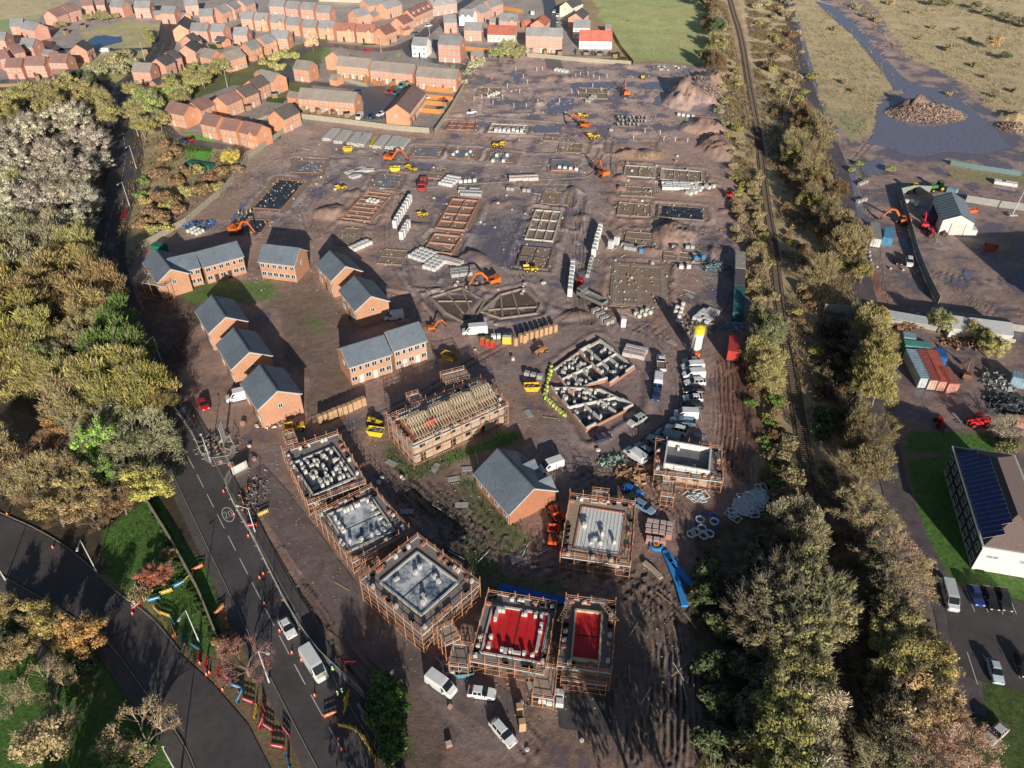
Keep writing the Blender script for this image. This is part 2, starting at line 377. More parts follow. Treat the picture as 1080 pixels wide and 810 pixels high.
    for k,a in enumerate((.30,.34,.36)): col[...,k]*=1+site*(clod-.5)*a*1.4
    for (px,py,rx,ry,hh,z0) in MOUNDS:
        cx,cy=G(px,py); d=np.sqrt(np.maximum(((X-cx)/rx)**2+((Y-cy)/ry)**2+ n1*1.1,0))
        b=np.clip(1-d,0,1); Z+=hh*np.minimum(b*1.6,1)*(.85+.9*(fbm(X,Y,.5,4,77)-.5))*(b>0)
        for k,a in enumerate((.24,.28,.32)): col[...,k]*=1-a*np.minimum(b*3,1)
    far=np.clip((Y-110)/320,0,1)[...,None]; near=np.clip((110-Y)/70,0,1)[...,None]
    lum=col.mean(-1,keepdims=True); col[:]=col*(1+1.0*far)*(1-.18*near)+.02*far  # painted haze brightens far ground; near edge darkened like a vignette
    v=np.stack([X,Y,Z],-1).reshape(-1,3)
    me=bpy.data.meshes.new("ground")
    idx=np.arange(NR*NC).reshape(NR,NC)
    q=np.stack([idx[:-1,:-1],idx[:-1,1:],idx[1:,1:],idx[1:,:-1]],-1).reshape(-1,4)
    me.vertices.add(len(v)); me.vertices.foreach_set("co",v.ravel())
    me.loops.add(q.size); me.loops.foreach_set("vertex_index",q.ravel().astype(np.int32))
    me.polygons.add(len(q)); me.polygons.foreach_set("loop_start",(np.arange(len(q))*4).astype(np.int32))
    me.update(calc_edges=True)
    me.polygons.foreach_set("use_smooth",np.ones(len(q),bool))
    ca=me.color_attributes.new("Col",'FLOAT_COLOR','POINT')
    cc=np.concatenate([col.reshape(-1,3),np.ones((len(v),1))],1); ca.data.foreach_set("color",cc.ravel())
    wa=me.color_attributes.new("Wet",'FLOAT_COLOR','POINT')
    ww=np.stack([wet.ravel(),gr.ravel(),np.zeros(len(v)),np.ones(len(v))],1); wa.data.foreach_set("color",ww.ravel())
    m=bpy.data.materials.new("ground_soil"); m.use_nodes=True; n=m.node_tree; L=n.links; b=n.nodes["Principled BSDF"]
    def N(t,**k):
        x=n.nodes.new(t)
        for a,c in k.items(): setattr(x,a,c)
        return x
    def math_(op,a,b_,c=None):
        x=N("ShaderNodeMath",operation=op)
        for i,s in enumerate([a,b_,c]):
            if s is None: continue
            if isinstance(s,(int,float)): x.inputs[i].default_value=s
            else: L.new(s,x.inputs[i])
        return x.outputs[0]
    def noise(sc,det=5,ro=.6):
        x=N("ShaderNodeTexNoise"); x.inputs["Scale"].default_value=sc; x.inputs["Detail"].default_value=det; x.inputs["Roughness"].default_value=ro
        L.new(geo.outputs["Position"],x.inputs["Vector"]); return x.outputs[0]
    def mrange(s,a,b_,c,d):
        x=N("ShaderNodeMapRange"); L.new(s,x.inputs[0])
        for i,k in enumerate((a,b_,c,d)): x.inputs[i+1].default_value=k
        return x.outputs[0]
    geo=N("ShaderNodeNewGeometry")
    A=N("ShaderNodeVertexColor",layer_name="Col"); Bw=N("ShaderNodeVertexColor",layer_name="Wet")
    sep=N("ShaderNodeSeparateColor"); L.new(Bw.outputs[0],sep.inputs[0]); wetv=sep.outputs[0]; grv=sep.outputs[1]
    big=noise(.09,4); mid=noise(.55,6,.65); fine=noise(4.2,6,.78)
    s=math_('MULTIPLY',mrange(big,.3,.7,.84,1.15),mrange(mid,.25,.75,.88,1.13))
    s=math_('MULTIPLY',s,mrange(fine,.28,.72,.66,1.36))
    # grass tussocks : more contrast
    tus=noise(1.4,6,.75); s2=mrange(tus,.3,.7,.45,1.55)
    gm=N("ShaderNodeMix"); L.new(grv,gm.inputs[0]); gm.inputs[2].default_value=1; L.new(s2,gm.inputs[3])
    s=math_('MULTIPLY',s,gm.outputs[0]); s=math_('MULTIPLY',s,1.35)
    vm=N("ShaderNodeVectorMath",operation='SCALE'); L.new(A.outputs[0],vm.inputs[0]); L.new(s,vm.inputs["Scale"])
    # puddles
    pz=math_('ADD',math_('MULTIPLY',noise(.11,5,.5),.75),math_('MULTIPLY',noise(.5,4,.6),.25))
    th=math_('SUBTRACT',.70,math_('MULTIPLY',wetv,.22))
    pud=mrange(math_('SUBTRACT',pz,th),-.012,.012,0,1)
    damp=mrange(math_('SUBTRACT',pz,th),-.12,.0,0,1)
    dk=math_('SUBTRACT',1,math_('MULTIPLY',damp,.28)); dk=math_('MULTIPLY',dk,math_('SUBTRACT',1,math_('MULTIPLY',pud,.3)))
    vm2=N("ShaderNodeVectorMath",operation='SCALE'); L.new(vm.outputs[0],vm2.inputs[0]); L.new(dk,vm2.inputs["Scale"])
    pmx=N('ShaderNodeMix',data_type='RGBA'); L.new(math_('MULTIPLY',pud,.6),pmx.inputs[0]); L.new(vm2.outputs[0],pmx.inputs[6]); pmx.inputs[7].default_value=(.21,.185,.25,1); L.new(pmx.outputs[2],b.inputs['Base Color'])  # bluish sky reflection mixed into the puddle colour
    ro=math_('SUBTRACT',.85,math_('MULTIPLY',damp,.3)); ro=math_('MULTIPLY',ro,math_('SUBTRACT',1,math_('MULTIPLY',pud,.9)))
    L.new(ro,b.inputs["Roughness"]); b.inputs["Specular IOR Level"].default_value=.5
    bp=N("ShaderNodeBump"); bp.inputs["Distance"].default_value=.25
    hsum=math_('ADD',math_('MULTIPLY',mid,1.0),math_('MULTIPLY',fine,.6)); L.new(hsum,bp.inputs["Height"])
    L.new(math_('MULTIPLY',math_('SUBTRACT',1,pud),.75),bp.inputs["Strength"]); L.new(bp.outputs[0],b.inputs["Normal"])
    me.materials.append(m)
    struct("ground",me)
    far=MB(); far.poly([(-4000,-2000,-.6),(4000,-2000,-.6),(4000,6000,-.6),(-4000,6000,-.6)],M("far_ground",(.13,.12,.07),.9,.3,.02))
    struct("distant_ground",far)
RUTS=[[(428,500),(470,540),(520,575),(560,590)],[(432,515),(480,560),(540,600),(600,612)],[(420,520),(440,560),(500,590)],
 [(410,500),(450,530),(470,560),(480,600)],[(560,590),(620,600),(690,608),(720,640)],[(600,612),(650,620),(700,650),(715,700)],[(660,612),(690,640),(700,700),(700,800)],
 [(670,620),(712,660),(722,740),(718,810)],[(640,605),(700,615),(730,650)],[(480,505),(500,540),(520,570)],
 [(765,375),(770,430),(768,490)],[(775,375),(781,430),(778,500)],[(785,378),(792,430),(790,500)],[(758,385),(762,440),(758,480)],
 [(560,345),(590,338),(650,342),(700,352)],[(600,215),(606,260),(600,300)],[(520,190),(600,205),(612,230)],[(440,250),(470,290),(500,300)],[(500,345),(520,330),(600,325)],[(700,275),(740,290),(765,320)],[(705,300),(735,320),(760,345)],[(540,480),(580,520),(590,560)],[(590,470),(620,500),(640,520)],[(600,500),(640,510),(700,545)],[(690,525),(720,540),(720,560)],[(455,545),(500,560),(560,575)],[(460,525),(500,548),(540,560)],[(400,500),(430,540),(500,570)],[(560,605),(640,615),(690,625)],[(690,620),(700,680),(690,760)],[(705,640),(712,700),(712,790)],[(335,690),(380,740),(390,790)],[(655,720),(670,760),(665,800)],[(268,575),(290,620),(325,690)],[(700,235),(745,245),(775,240),(782,215)],[(698,240),(740,252),(780,250)],[(640,232),(690,236),(745,240),(770,262)],[(640,238),(700,245),(750,262),(765,300)],
 [(600,330),(570,345),(500,380),(440,420),(350,460)],[(640,338),(690,350),(722,390),(722,440),(660,480)],
 [(520,225),(535,250),(540,285),(560,320)],[(540,225),(552,250),(556,290)],[(610,210),(618,250),(612,300),(620,340)],[(425,205),(410,240),(420,280),(470,340)],
 [(230,200),(270,180),(310,160)],[(225,212),(262,190),(300,170)],[(345,185),(300,235),(290,250)],[(352,190),(318,225),(330,250)],
 [(430,178),(520,184),(600,196)],[(340,178),(420,186),(520,190)],[(500,108),(580,112),(650,100),(700,96)],[(500,145),(560,150),(620,150)],
 [(540,95),(600,118),(640,140),(650,175)],[(590,70),(640,90),(680,110),(700,150)],[(885,210),(895,260),(912,320),(925,400)],[(905,200),(920,240),(925,300),(940,350)],
 [(470,700),(520,740),(560,790)],[(320,620),(360,680),(390,720)],[(300,610),(340,660)],[(840,20),(850,70),(880,140),(890,200)],[(900,20),(940,70),(935,130),(900,170)],
 [(1000,300),(1040,330),(1075,330)],[(990,290),(1030,300),(1080,290)]]
MOUNDS=[(735,100,11,13,6.5,0),(720,108,9,9,4.5,0),(748,88,7,9,5,0),(742,136,9,6,3.0,0),(757,155,6,12,3,0),(672,163,9,4.5,1.8,0),
 (976,120,15,8,3.4,0),(962,114,8,6,3,0),(1070,125,7,7,3,0),(714,247,7,6.5,3.0,0),(350,224,6.5,5,2.2,0),(502,273,4.6,4,2.2,0),
 (495,84,8,16,2.2,0),(197,415,2.6,3.5,1.4,0),(440,345,6,3,.5,0),(600,82,10,5,.9,0),(576,83,9,4,1,0),(620,60,20,3,.8,0),(655,70,7,3,1,0),(730,202,9,2.5,1,0),
 (386,660,2.5,5,.7,0),(1075,135,4,4,2,0),(795,440,2.5,26,1.0,0)]
FPX=[[(311,168),(344,170),(336,182.5),(309,181)],[(292,188),(322,191),(297,221),(268,219)],[(400,182.5),(425,184),(416,199),(390,197.5)],[(385,201),(411,205),(392.5,234),(362.5,230)],[(475,210),(505,212),(490.6,244.5),(461,240.5)],[(456,246.6),(486.6,249.6),(477,270),(449,264)],[(565,221),(592.5,224),(584,254.7),(552.8,252.7)],[(550,259),(583,262),(577,284),(544.6,280)],[(573,201),(601.7,203),(597.6,216),(570,214)],
[(439,154),(465,155),(460,166),(434,164)],[(477.5,156),(505,157.5),(500,167.5),(474,166)],[(517.5,160),(545,162.5),(541,171),(512.5,170)],[(582.5,169),(607.5,168),(605,180),(580,180)],[(517.5,130),(557.5,132.5),(554,141),(515,139)],[(474,127.5),(502.5,129),(500,137.5),(471,136)],[(659,174),(692,176),(690,187.5),(658,185.5)],[(697,177),(741,181),(740,191.6),(696,189.5)],[(652,213),(688,215),(686,229),(651,226)],[(695,216),(743,219),(742,232),(693,229)],[(660,243.5),(690,245.6),(689,260),(659,257)],[(650,277),(702,280),(701,323),(643,321)],
[(454,314),(487,304),(511,318),(500,338),(470,334)],[(528,311),(554,304),(571,320),(566,331),(528,336),(507,329)],[(578,392),(632,358),(672,390),(668,432),(618,458)],[(360,238),(378,240),(374,258),(356,256)],[(432,285),(500,290),(500,305),(440,300)],[(512,100),(560,95),(560,118),(512,118)],[(600,205),(612,207),(606,240),(596,238)],[(640,150),(690,150),(690,160),(640,160)],[(600,140),(622,141),(616,160),(598,160)],[(545,145),(590,148),(588,160),(545,158)],[(720,255),(745,257),(742,275),(722,275)],[(405,310),(440,315),(436,335),(410,330)]]
_r=random.Random(19)
for _i in range(90):
    _p=(_r.uniform(300,770),_r.uniform(85,345))
    if pip([(300,200),(330,150),(460,148),(510,90),(740,110),(780,240),(780,340),(600,350),(470,320),(430,250)],np.array([_p[0]]),np.array([_p[1]]))[0] and not any(pip([(cx_+(x_-cx_)*1.1,cy_+(y_-cy_)*1.1) for x_,y_ in q],np.array([_p[0]]),np.array([_p[1]]))[0] for q in FPX for cx_,cy_ in [(sum(a for a,b in q)/len(q),sum(b for a,b in q)/len(q))]):
        MOUNDS.append((_p[0],_p[1],_r.uniform(1.5,4.5),_r.uniform(1.2,3),_r.uniform(.4,1.1),0))
build_ground()
# --- sheets: ponds, tarmac, concrete
ASPH=M("asphalt",(.092,.082,.084),.62,.22,.8,.15,var2=.25,scale2=.12,spec=.5,dirt=.3); ASPHW=M("asphalt_muddy",(.085,.072,.068),.55,.25,.5,.15,var2=.25,spec=.5)
ASPB=M("asphalt_wet",(.11,.12,.14),.38,.15,.6,.05,spec=.6); PAVM=M("paving",(.12,.105,.10),.8,.2,1.2,.1,var2=.15); KERB=M("kerb_concrete",(.27,.25,.235),.85,.15,2)  # asphalt_wet has the blue of reflected sky put into its base colour
WHITEL=M("line_paint",(.62,.6,.57),.7,.25,3); WATER=M("standing_water",(.25,.245,.33),.09,.1,.5,.01,spec=.8,dirt=.45)  # water base colour carries a painted sky reflection
CONC=M("concrete",(.33,.32,.31),.85,.15,.8,.05,var2=.12); CONCD=M("concrete_damp",(.17,.17,.185),.6,.25,.6,.05,var2=.25,scale2=.4)
def sheet(name,px,mat,z=.02,edge=None):
    mb=MB(); P=W(px) if edge is None else ragged(W(px),edge); mb.poly([(x,y,z) for x,y in P],mat)
    f=Vector((0,0,0)); 
    me=mb.mesh(name)
    if me.polygons[0].normal.z<0: me.flip_normals()
    return struct(name,me)
def ragged(P,amp):
    Q=resample(P+[P[0]],1.6)[:-1]; return [(x+amp*(random.random()-.5),y+amp*(random.random()-.5)) for x,y in Q]
def road(name,px,wd,mat,z=.03,kerb=True,px_extra=None,sm=2):
    P=resample(smooth(W(px),sm),2.0); mb=MB(); ribbon(mb,P,wd,z,mat); o=struct(name,mb)
    if kerb:
        kb=MB(); ribbon(kb,P,.15,z-.03,KERB,off=wd/2+.075,h=.14); ribbon(kb,P,.15,z-.03,KERB,off=-wd/2-.075,h=.14); struct("kerb",kb)
    return P
MAINPX=[(178,22),(174,45),(166,62),(150,78),(128,93),(122,106),(126,122),(131,147),(133,170),(121,217),(112,243),(108,272),(112,300),(126,340),(148,388),(168,430),(181,450),(200,485),(242,568),(262,607),(287,656),(318,715),(354,780),(400,860)]
MAIN=road("main_road",MAINPX,7.4,ASPH)
pv=MB(); ribbon(pv,MAIN[18:],1.7,.09,PAVM,off=4.75); ribbon(pv,MAIN[18:],1.4,.09,PAVM,off=-4.6); struct("pavement",pv)
mk=MB()
acc=0
for i in range(22,len(MAIN)-3,3):
    ribbon(mk,MAIN[i:i+3],.13,.037,WHITEL)
# traffic-calming cushions (pale pads) near the bend
pads=MB()
for sgn in (-1,1):
    k=min(range(len(MAIN)),key=lambda i:abs(MAIN[i][1]-G(112,262)[1])+abs(MAIN[i][0]-G(112,262)[0])); 
    ribbon(pads,MAIN[k-1:k+2],1.8,.04,M("pad",(.2,.19,.18),.8),off=sgn*1.9)
struct("speed_cushion",pads)
# 20 roundel painted on the carriageway
def roundel():
    c=Vector(G(240.6,542.8)); d=heading((230,520),(252,566)); mb=pads2=mk; u=Vector((math.cos(d),math.sin(d))); v=Vector((-u.y,u.x))
    def T(a,b): p=c+u*a+v*b; return (p.x,p.y,.037)
    n=28
    for i in range(n):
        a0=2*math.pi*i/n;a1=2*math.pi*(i+1)/n
        mb.poly([T(2.0*math.cos(a0),1.0*math.sin(a0)),T(2.0*math.cos(a1),1.0*math.sin(a1)),T(1.8*math.cos(a1),.86*math.sin(a1)),T(1.8*math.cos(a0),.86*math.sin(a0))],WHITEL)
    def stroke(pts,wd=.13):
        for p,q in zip(pts[:-1],pts[1:]):
            p=Vector(p);q=Vector(q);e=(q-p); 
            if e.length<1e-4: continue
            e.normalize(); nn=Vector((-e.y,e.x))*wd/2
            mb.poly([T(*(p-nn-e*.03)),T(*(q-nn+e*.03)),T(*(q+nn+e*.03)),T(*(p+nn-e*.03))],WHITEL)
    # glyphs read from the south-east, i.e. by drivers heading along the road
    two=[(-.75,-.2),(-.95,.0),(-.95,.22),(-.7,.4)];
    def gl(pts,off): return [(-(y),x+off) for x,y in pts]
    stroke(gl([(-.2,.6),(-.12,.85),(.08,.95),(.22,.75),(.2,.45),(-.22,-.75),(.26,-.75)],-.38))
    O=[(.24*math.cos(t*math.pi/7),.85*math.sin(t*math.pi/7)) for t in range(15)]
    stroke(gl(O,.38))
roundel()
struct("road_marking",mk)
# branch road bottom left
sheet("side_road",[(-60,515),(0,543),(40,560),(80,585),(120,625),(160,652),(190,690),(225,722),(262,765),(300,840),(215,840),(203,806),(195,779),(153,726),(115,672),(61,638),(0,603),(-60,570)],ASPH,.045)
fp=MB(); P=smooth(W([(-60,575),(0,606),(61,641),(115,676),(153,730),(195,783),(212,830)]),2); ribbon(fp,P,2.0,.10,PAVM,off=-1.2); struct("footway",fp)
kb=MB(); ribbon(kb,P,.15,.0,KERB,off=0,h=.14)
P2=smooth(W([(-60,513),(0,541),(40,558),(80,583),(120,623),(160,650),(190,688)]),2); ribbon(kb,P2,.15,0,KERB,h=.14)
struct("kerb",kb)
sheet("field_track",[(-40,430),(30,432),(45,445),(40,470),(0,480),(-40,470)],ASPHW,.02,1.2)
road("park_path",[(-20,655),(20,668),(50,690),(62,730)],1.6,PAVM,.05,False)
road('haul_road',[(829,-12),(834,20),(842,60),(856,105),(872,142),(886,175),(893,215),(900,260),(912,310),(922,350),(926,390),(930,430),(933,470),(946,520),(962,565),(985,610),(1003,640),(1012,690),(1020,760)],5.2,M('haul_road',(.145,.118,.125),.35,.22,.6,.25,var2=.25,spec=.4,dirt=.35),.012,False)
road('site_lane',[(262,498),(282,520),(306,552),(345,608),(396,676),(448,711),(500,731),(548,765)],6.2,M('site_lane',(.20,.155,.145),.6,.2,.6,.3,var2=.2,spec=.4,dirt=.4),.014,False)
# water
sheet("pond",[(92,44),(100,38),(112,37),(122,39),(128,38),(129,44),(118,47),(105,50),(95,51)],M('pond_water',(.07,.15,.34),.12,.15,.3),.03,.8)
for n,pg in enumerate([[(577,108),(590,104),(605,104),(603,116),(592,120),(578,118)],[(835,18),(843,20),(846,34),(839,32)],[(838,42),(849,44),(858,75),(864,98),(853,98),(845,72)],
   [(958,88),(985,93),(1012,104),(1034,122),(1054,143),(1066,155),(1040,163),(1000,160),(965,166),(925,152),(912,157),(928,132),(948,110)],[(860,1),(880,7),(906,30),(932,60),(948,76),(962,90),(944,96),(925,68),(900,38),(870,12)],[(893,180),(902,181),(912,240),(905,262),(898,230)],[(905,172),(930,168),(935,180),(915,186)],[(926,110),(945,105),(935,135),(922,140)],
   [(540,75),(550,78),(548,90),(543,88)],[(600,88),(650,86),(640,98),(604,97)],[(255,215),(270,205),(262,225),(240,235)],[(345,190),(352,188),(335,205),(328,206)],[(500,130),(515,130),(510,144),(503,142)],
   [(1018,283),(1028,290),(1018,297)],[(690,104),(700,98),(703,112),(690,112)],[(652,88),(670,86),(668,92),(655,92)],[(676,88),(700,86),(700,94),(680,94)],[(565,132),(595,134),(590,140),(560,140)],[(470,180),(450,178),(400,176),(402,172),(452,173)],[(980,100),(1000,108),(990,112)]]):
    sheet("puddle",pg,WATER,-.03+n*.0045,1.3)
# estate roads
road("estate_road",[(178,22),(186,12),(200,28),(222,40),(232,36),(265,22)],4.5,ASPB,.035,False)
road("estate_road",[(230,62),(262,66),(300,68),(318,52),(345,46),(400,54),(430,48),(455,30),(462,20),(480,10),(500,-4)],6.5,ASPB,.04,False)
road("estate_road",[(300,68),(305,84),(330,88),(372,92),(385,96)],5,ASPB,.045,False)
sheet("parking_court",[(372,92),(424,90),(436,95),(404,126),(382,126),(384,108)],ASPB,.05)
road("estate_road",[(430,48),(435,60),(470,66),(492,72)],6,ASPB,.05,False)
road("estate_road",[(0,86),(30,84),(55,81),(80,70),(66,60),(62,52),(45,44),(30,36)],5,ASPB,.04,False)
road("estate_road",[(62,52),(85,52),(110,53),(150,52),(170,50)],4.5,ASPB,.04,False)
road("estate_road",[(585,72),(578,40),(582,10),(575,-8)],7,ASPB,.04,False)
road("estate_road",[(150,78),(165,112),(168,122),(178,140),(190,148),(220,152),(262,160)],4.5,ASPB,.04,False)
road("estate_road",[(-20,100),(10,100),(40,102)],5,ASPH,.04,False)
# site lane kerb lines laid in the mud
kb=MB()
for pl in [[(400,202),(470,196),(560,190),(605,188),(625,186),(636,165),(640,142)],[(560,194),(600,194),(618,200),(622,222)],[(648,145),(644,165),(645,185),(660,196),(668,200)],[(640,215),(643,205),(660,202),(680,204)],
   [(505,124),(560,127),(625,132)],[(430,160),(505,170),(560,176)],[(560,175),(600,172),(628,172),(634,150)]]:
    ribbon(kb,resample(smooth(W(pl),2),2),.3,-.02,KERB,h=.16)
struct("kerb",kb)
# car park right
sheet("car_park",[(990,612),(1100,640),(1100,735),(1040,720),(1012,712)],ASPH,.03)
mk2=MB()
for a,b in [((1018,620),(1028,645)),((1036,628),(1042,646)),((1052,632),(1058,648)),((1066,634),(1072,648)),((1037,690),(1046,716)),((1020,688),(1031,722)),((1068,694),(1076,716))]:
    ribbon(mk2,W([a,b]),.12,.037,WHITEL)
struct("bay_marking",mk2)
# concrete pad by the last scaffolded plot
sheet("concrete_pad",[(587,733),(648,728),(645,776),(590,768)],M("pad_dark",(.09,.085,.085),.7,.25,1,var2=.2),.03)
# ---------------------------------------------------------------- vegetation
LEAF=M("leaves",rough=.85,var=.35,scale=.9,oc=True,island=.45,spec=.15)
TWIG=M("twigs",rough=.9,var=.3,scale=1.2,oc=True,island=.3,spec=.1)
TWIGC=M('pale_twig',(.36,.31,.24),.9,.2,2)
BARKM=M("tree_bark",(.24,.20,.155),.9,.3,2)
def quadcloud(mb,c,n,spread,size,mat,rng,elong=1.0,upb=.5,flat=.8):
    for _ in range(n):
        while True:
            d=Vector((rng.uniform(-1,1),rng.uniform(-1,1),rng.uniform(-1,1)))
            if .05<d.length<1: break
        p=c+Vector((d.x*spread,d.y*spread,d.z*spread*flat))
        nrm=(d.normalized()*.8+Vector((rng.uniform(-1,1),rng.uniform(-1,1),rng.uniform(-.3,1)+upb))*.7).normalized()
        u=nrm.orthogonal().normalized(); a=rng.uniform(0,6.28); u=(Matrix.Rotation(a,3,nrm)@u); v=nrm.cross(u)
        s=size*rng.uniform(.6,1.4)
        if elong>1:
            v=(Vector((d.x,d.y,0))*.7+Vector((rng.uniform(-.4,.4),rng.uniform(-.4,.4),1.0))).normalized(); u=v.cross(nrm).normalized()
            mb.poly([p-u*s*.5,p+u*s*.5,p+u*s*.25+v*s*elong,p-u*s*.25+v*s*elong],mat)
        else:
            mb.poly([p-u*s-v*s*.6,p+u*s-v*s*.6,p+u*s*.7+v*s*.6,p-u*s*.7+v*s*.6],mat)
def limbs(mb,rng,Rr,Hh,n,r0,mat,ends=None):
    mb.tube((0,0,-.3),(rng.uniform(-.3,.3),rng.uniform(-.3,.3),Hh*.45),r0,mat,7,r0*.6,False)
    for i in range(n):
        a=2*math.pi*i/n+rng.uniform(-.4,.4); z0=Hh*rng.uniform(.22,.45); p=Vector((0,0,z0))
        rr=Rr*rng.uniform(.45,.85); z1=Hh*rng.uniform(.55,.92); q=Vector((math.cos(a)*rr,math.sin(a)*rr,z1))
        m=p.lerp(q,.5)+Vector((0,0,-.2)); mb.tube(p,m,r0*.45,mat,5,r0*.3,False); mb.tube(m,q,r0*.3,mat,5,r0*.1,False)
        if ends is not None: ends.append((m,q))
def mk_leafy(seed,Rr=4,Hh=8,nc=60,per=150,size=.135,el=1.0,low=.18,spread=1.0,lobes=None,flat=.8):
    rng=random.Random(seed); cr=MB(); tr=MB()
    limbs(tr,rng,Rr,Hh,8,Rr*.06,BARKM)
    for i in range(nc):
        th=rng.uniform(0,6.283); u=rng.uniform(-.55,1); rr=math.sqrt(max(0,1-u*u))
        k=rng.uniform(.62,1.05)*(1+.22*math.sin(2*th+seed)+.13*math.sin(5*th+seed*2))
        if rng.random()<.25: k*=.55
        z=Hh*(.56+.40*u*k); c=Vector((math.cos(th)*rr*Rr*k*.85,math.sin(th)*rr*Rr*k*.85,max(z,Hh*low)))
        quadcloud(cr,c,int(per*rng.uniform(.6,1.3)),Rr*.24*spread*rng.uniform(.6,1.4),size*rng.choice((.75,1,1.2)),LEAF,rng,el,.5,flat)
        for _ in range(9):
            d=Vector((c.x,c.y,(c.z-Hh*.4)*1.2)).normalized()+Vector((rng.uniform(-.5,.5),rng.uniform(-.5,.5),rng.uniform(-.1,.6))); d.normalize(); q=c+d*Rr*rng.uniform(.22,.42); p=c-d*Rr*.1
            cr.tube(p,q,.028,TWIGC,3,.008,False)
    return cr.mesh("crown"),tr.mesh("trunk")
def mk_bare(seed,Rr=4,Hh=8,leaf=2200):
    rng=random.Random(seed); tr=MB(); cr=MB(); tips=[]
    tr.tube((0,0,-.3),(0,0,Hh*.3),Rr*.07,BARKM,7,Rr*.05,False)
    def br(p,d,L,r,dep):
        q=p+d*L; (tr if dep<3 else cr).tube(p,q,r,BARKM if dep<3 else TWIG,4 if dep<3 else 3,r*.62,False)
        if dep>=5: tips.append(q)
        if dep>=6: return
        for _ in range(3):
            nd=(d+Vector((rng.uniform(-1,1),rng.uniform(-1,1),rng.uniform(-.45,.75)))*.62).normalized()
            br(q,nd,L*rng.uniform(.6,.85),r*.6,dep+1)
    for i in range(6):
        a=i*1.05+rng.uniform(-.3,.3); br(Vector((0,0,Hh*.2+i*.12)),Vector((math.cos(a),math.sin(a),rng.uniform(.6,1.5))).normalized(),Rr*.42,Rr*.035,1)
    # keep inside the wanted size
    for k in range(leaf):
        t=rng.choice(tips); quadcloud(cr,t,1,.4,.06,LEAF,rng)
    return cr.mesh("crown"),tr.mesh("trunk")
def mk_shrub(seed,Rr=2,Hh=2.2,n=1500,size=.16,el=1):
    rng=random.Random(seed); cr=MB(); tr=MB()
    for i in range(5):
        a=i*1.3; tr.tube((0,0,-.2),(math.cos(a)*Rr*.5,math.sin(a)*Rr*.5,Hh*.6),.06,BARKM,4,.02,False)
    for i in range(14):
        th=rng.uniform(0,6.283); k=rng.uniform(0,.8); c=Vector((math.cos(th)*Rr*k,math.sin(th)*Rr*k,Hh*rng.uniform(.25,.75)))
        quadcloud(cr,c,n//14,Rr*.36,size,LEAF,rng,el,.5,.7)
    return cr.mesh("crown"),tr.mesh("stem")
TP={'A':[mk_leafy(s) for s in (1,2,3)],                      # rounded autumn crowns
    'F':[mk_leafy(s,nc=50,per=150,size=.085,el=6.0,spread=1.15) for s in (21,22,23)],  # feathery upright sprays
    'W':[mk_leafy(s,nc=85,per=120,size=.125,el=1.0,spread=.75,low=.1) for s in (41,42)],    # thick, tufty
    'B':[mk_bare(s) for s in (61,62)],
    'S':[mk_shrub(s) for s in (81,82)],
    'G':[mk_shrub(s,2,1.8,1700,.09,6) for s in (91,)]}
NT=0
def tree(px,py,r,kind,col,label,name=None,group=None,h=None,ground=False):
    global NT; NT+=1
    rng=random.Random(NT*7+3)
    base=4 if kind in 'AFWB' else 2
    hh=h if h else (r*1.75 if kind in 'AFWB' else r*1.1)
    z=0 if ground else hh*.5
    x,y=G(px,py,z)
    cm,tm=TP[kind][rng.randrange(len(TP[kind]))]
    nm=name or {'A':'tree','F':'willow_tree','W':'tree','B':'bare_tree','S':'bush','G':'scrub_bush'}[kind]
    t=thing(nm,label,'tree' if kind in 'AFWB' else 'bush',(x,y,0),rng.uniform(0,6.28),group)
    H0=8 if kind in 'AFWB' else (2.2 if kind=='S' else 1.8)
    s=r/base; t.scale=(s*rng.uniform(.9,1.12),s*rng.uniform(.9,1.12),hh/H0)
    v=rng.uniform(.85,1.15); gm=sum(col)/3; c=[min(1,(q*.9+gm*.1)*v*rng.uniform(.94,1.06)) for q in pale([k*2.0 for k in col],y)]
    add('crown',cm,t,color=c); add('trunk' if kind in 'AFWB' else 'stem',tm,t)
    return t
WHT=(.29,.265,.20); OLV=(.225,.20,.06); YEL=(.24,.205,.07); OCH=(.225,.165,.07); BRN=(.17,.105,.055); GRN=(.105,.155,.04); DGR=(.06,.085,.035)
YGR=(.20,.22,.06); GRY=(.22,.205,.12); RUS=(.30,.11,.06); ORG=(.31,.17,.05); BUF=(.24,.195,.10); PNK=(.20,.095,.085)
def many(lst,kind,col,label,group,name=None,h=None):
    for p in lst: tree(p[0],p[1],p[2],kind,col,label,name,group,h if len(p)<4 else p[3])
Gw='trees of the wood west of the main road'
many([(30,140,7.5),(72,128,7.5),(92,152,6.5),(55,168,7.5),(18,178,7),(86,184,6),(8,212,7),(40,212,7),(72,208,7),(90,214,6),(78,240,6),(60,190,7),(104,170,4.5),(5,150,7),(-12,185,7)],'W',WHT,'silvery white fluffy crown in the pale clump at the north end of the wood',Gw,'willow_tree')
many([(18,104,6),(45,98,6),(70,92,5.5),(92,98,6),(108,108,6),(116,122,5.5),(5,118,6),(52,112,6),(-15,110,6)],'A',OLV,'olive green tree along the north edge of the wood',Gw)
many([(22,198,5),(44,196,5),(65,198,4.5)],'F',YEL,'pale yellow green tree wedged between the silvery crowns of the wood',Gw)
many([(15,248,6.5),(38,262,6.5),(60,252,6),(20,282,7),(5,268,6),(45,240,5)],'F',GRY,'grey green feathery tree just south of the silvery clump',Gw,'willow_tree')
many([(82,262,6.5),(70,278,6)],'F',YEL,'golden topped willow leaning towards the road bend',Gw,'willow_tree')
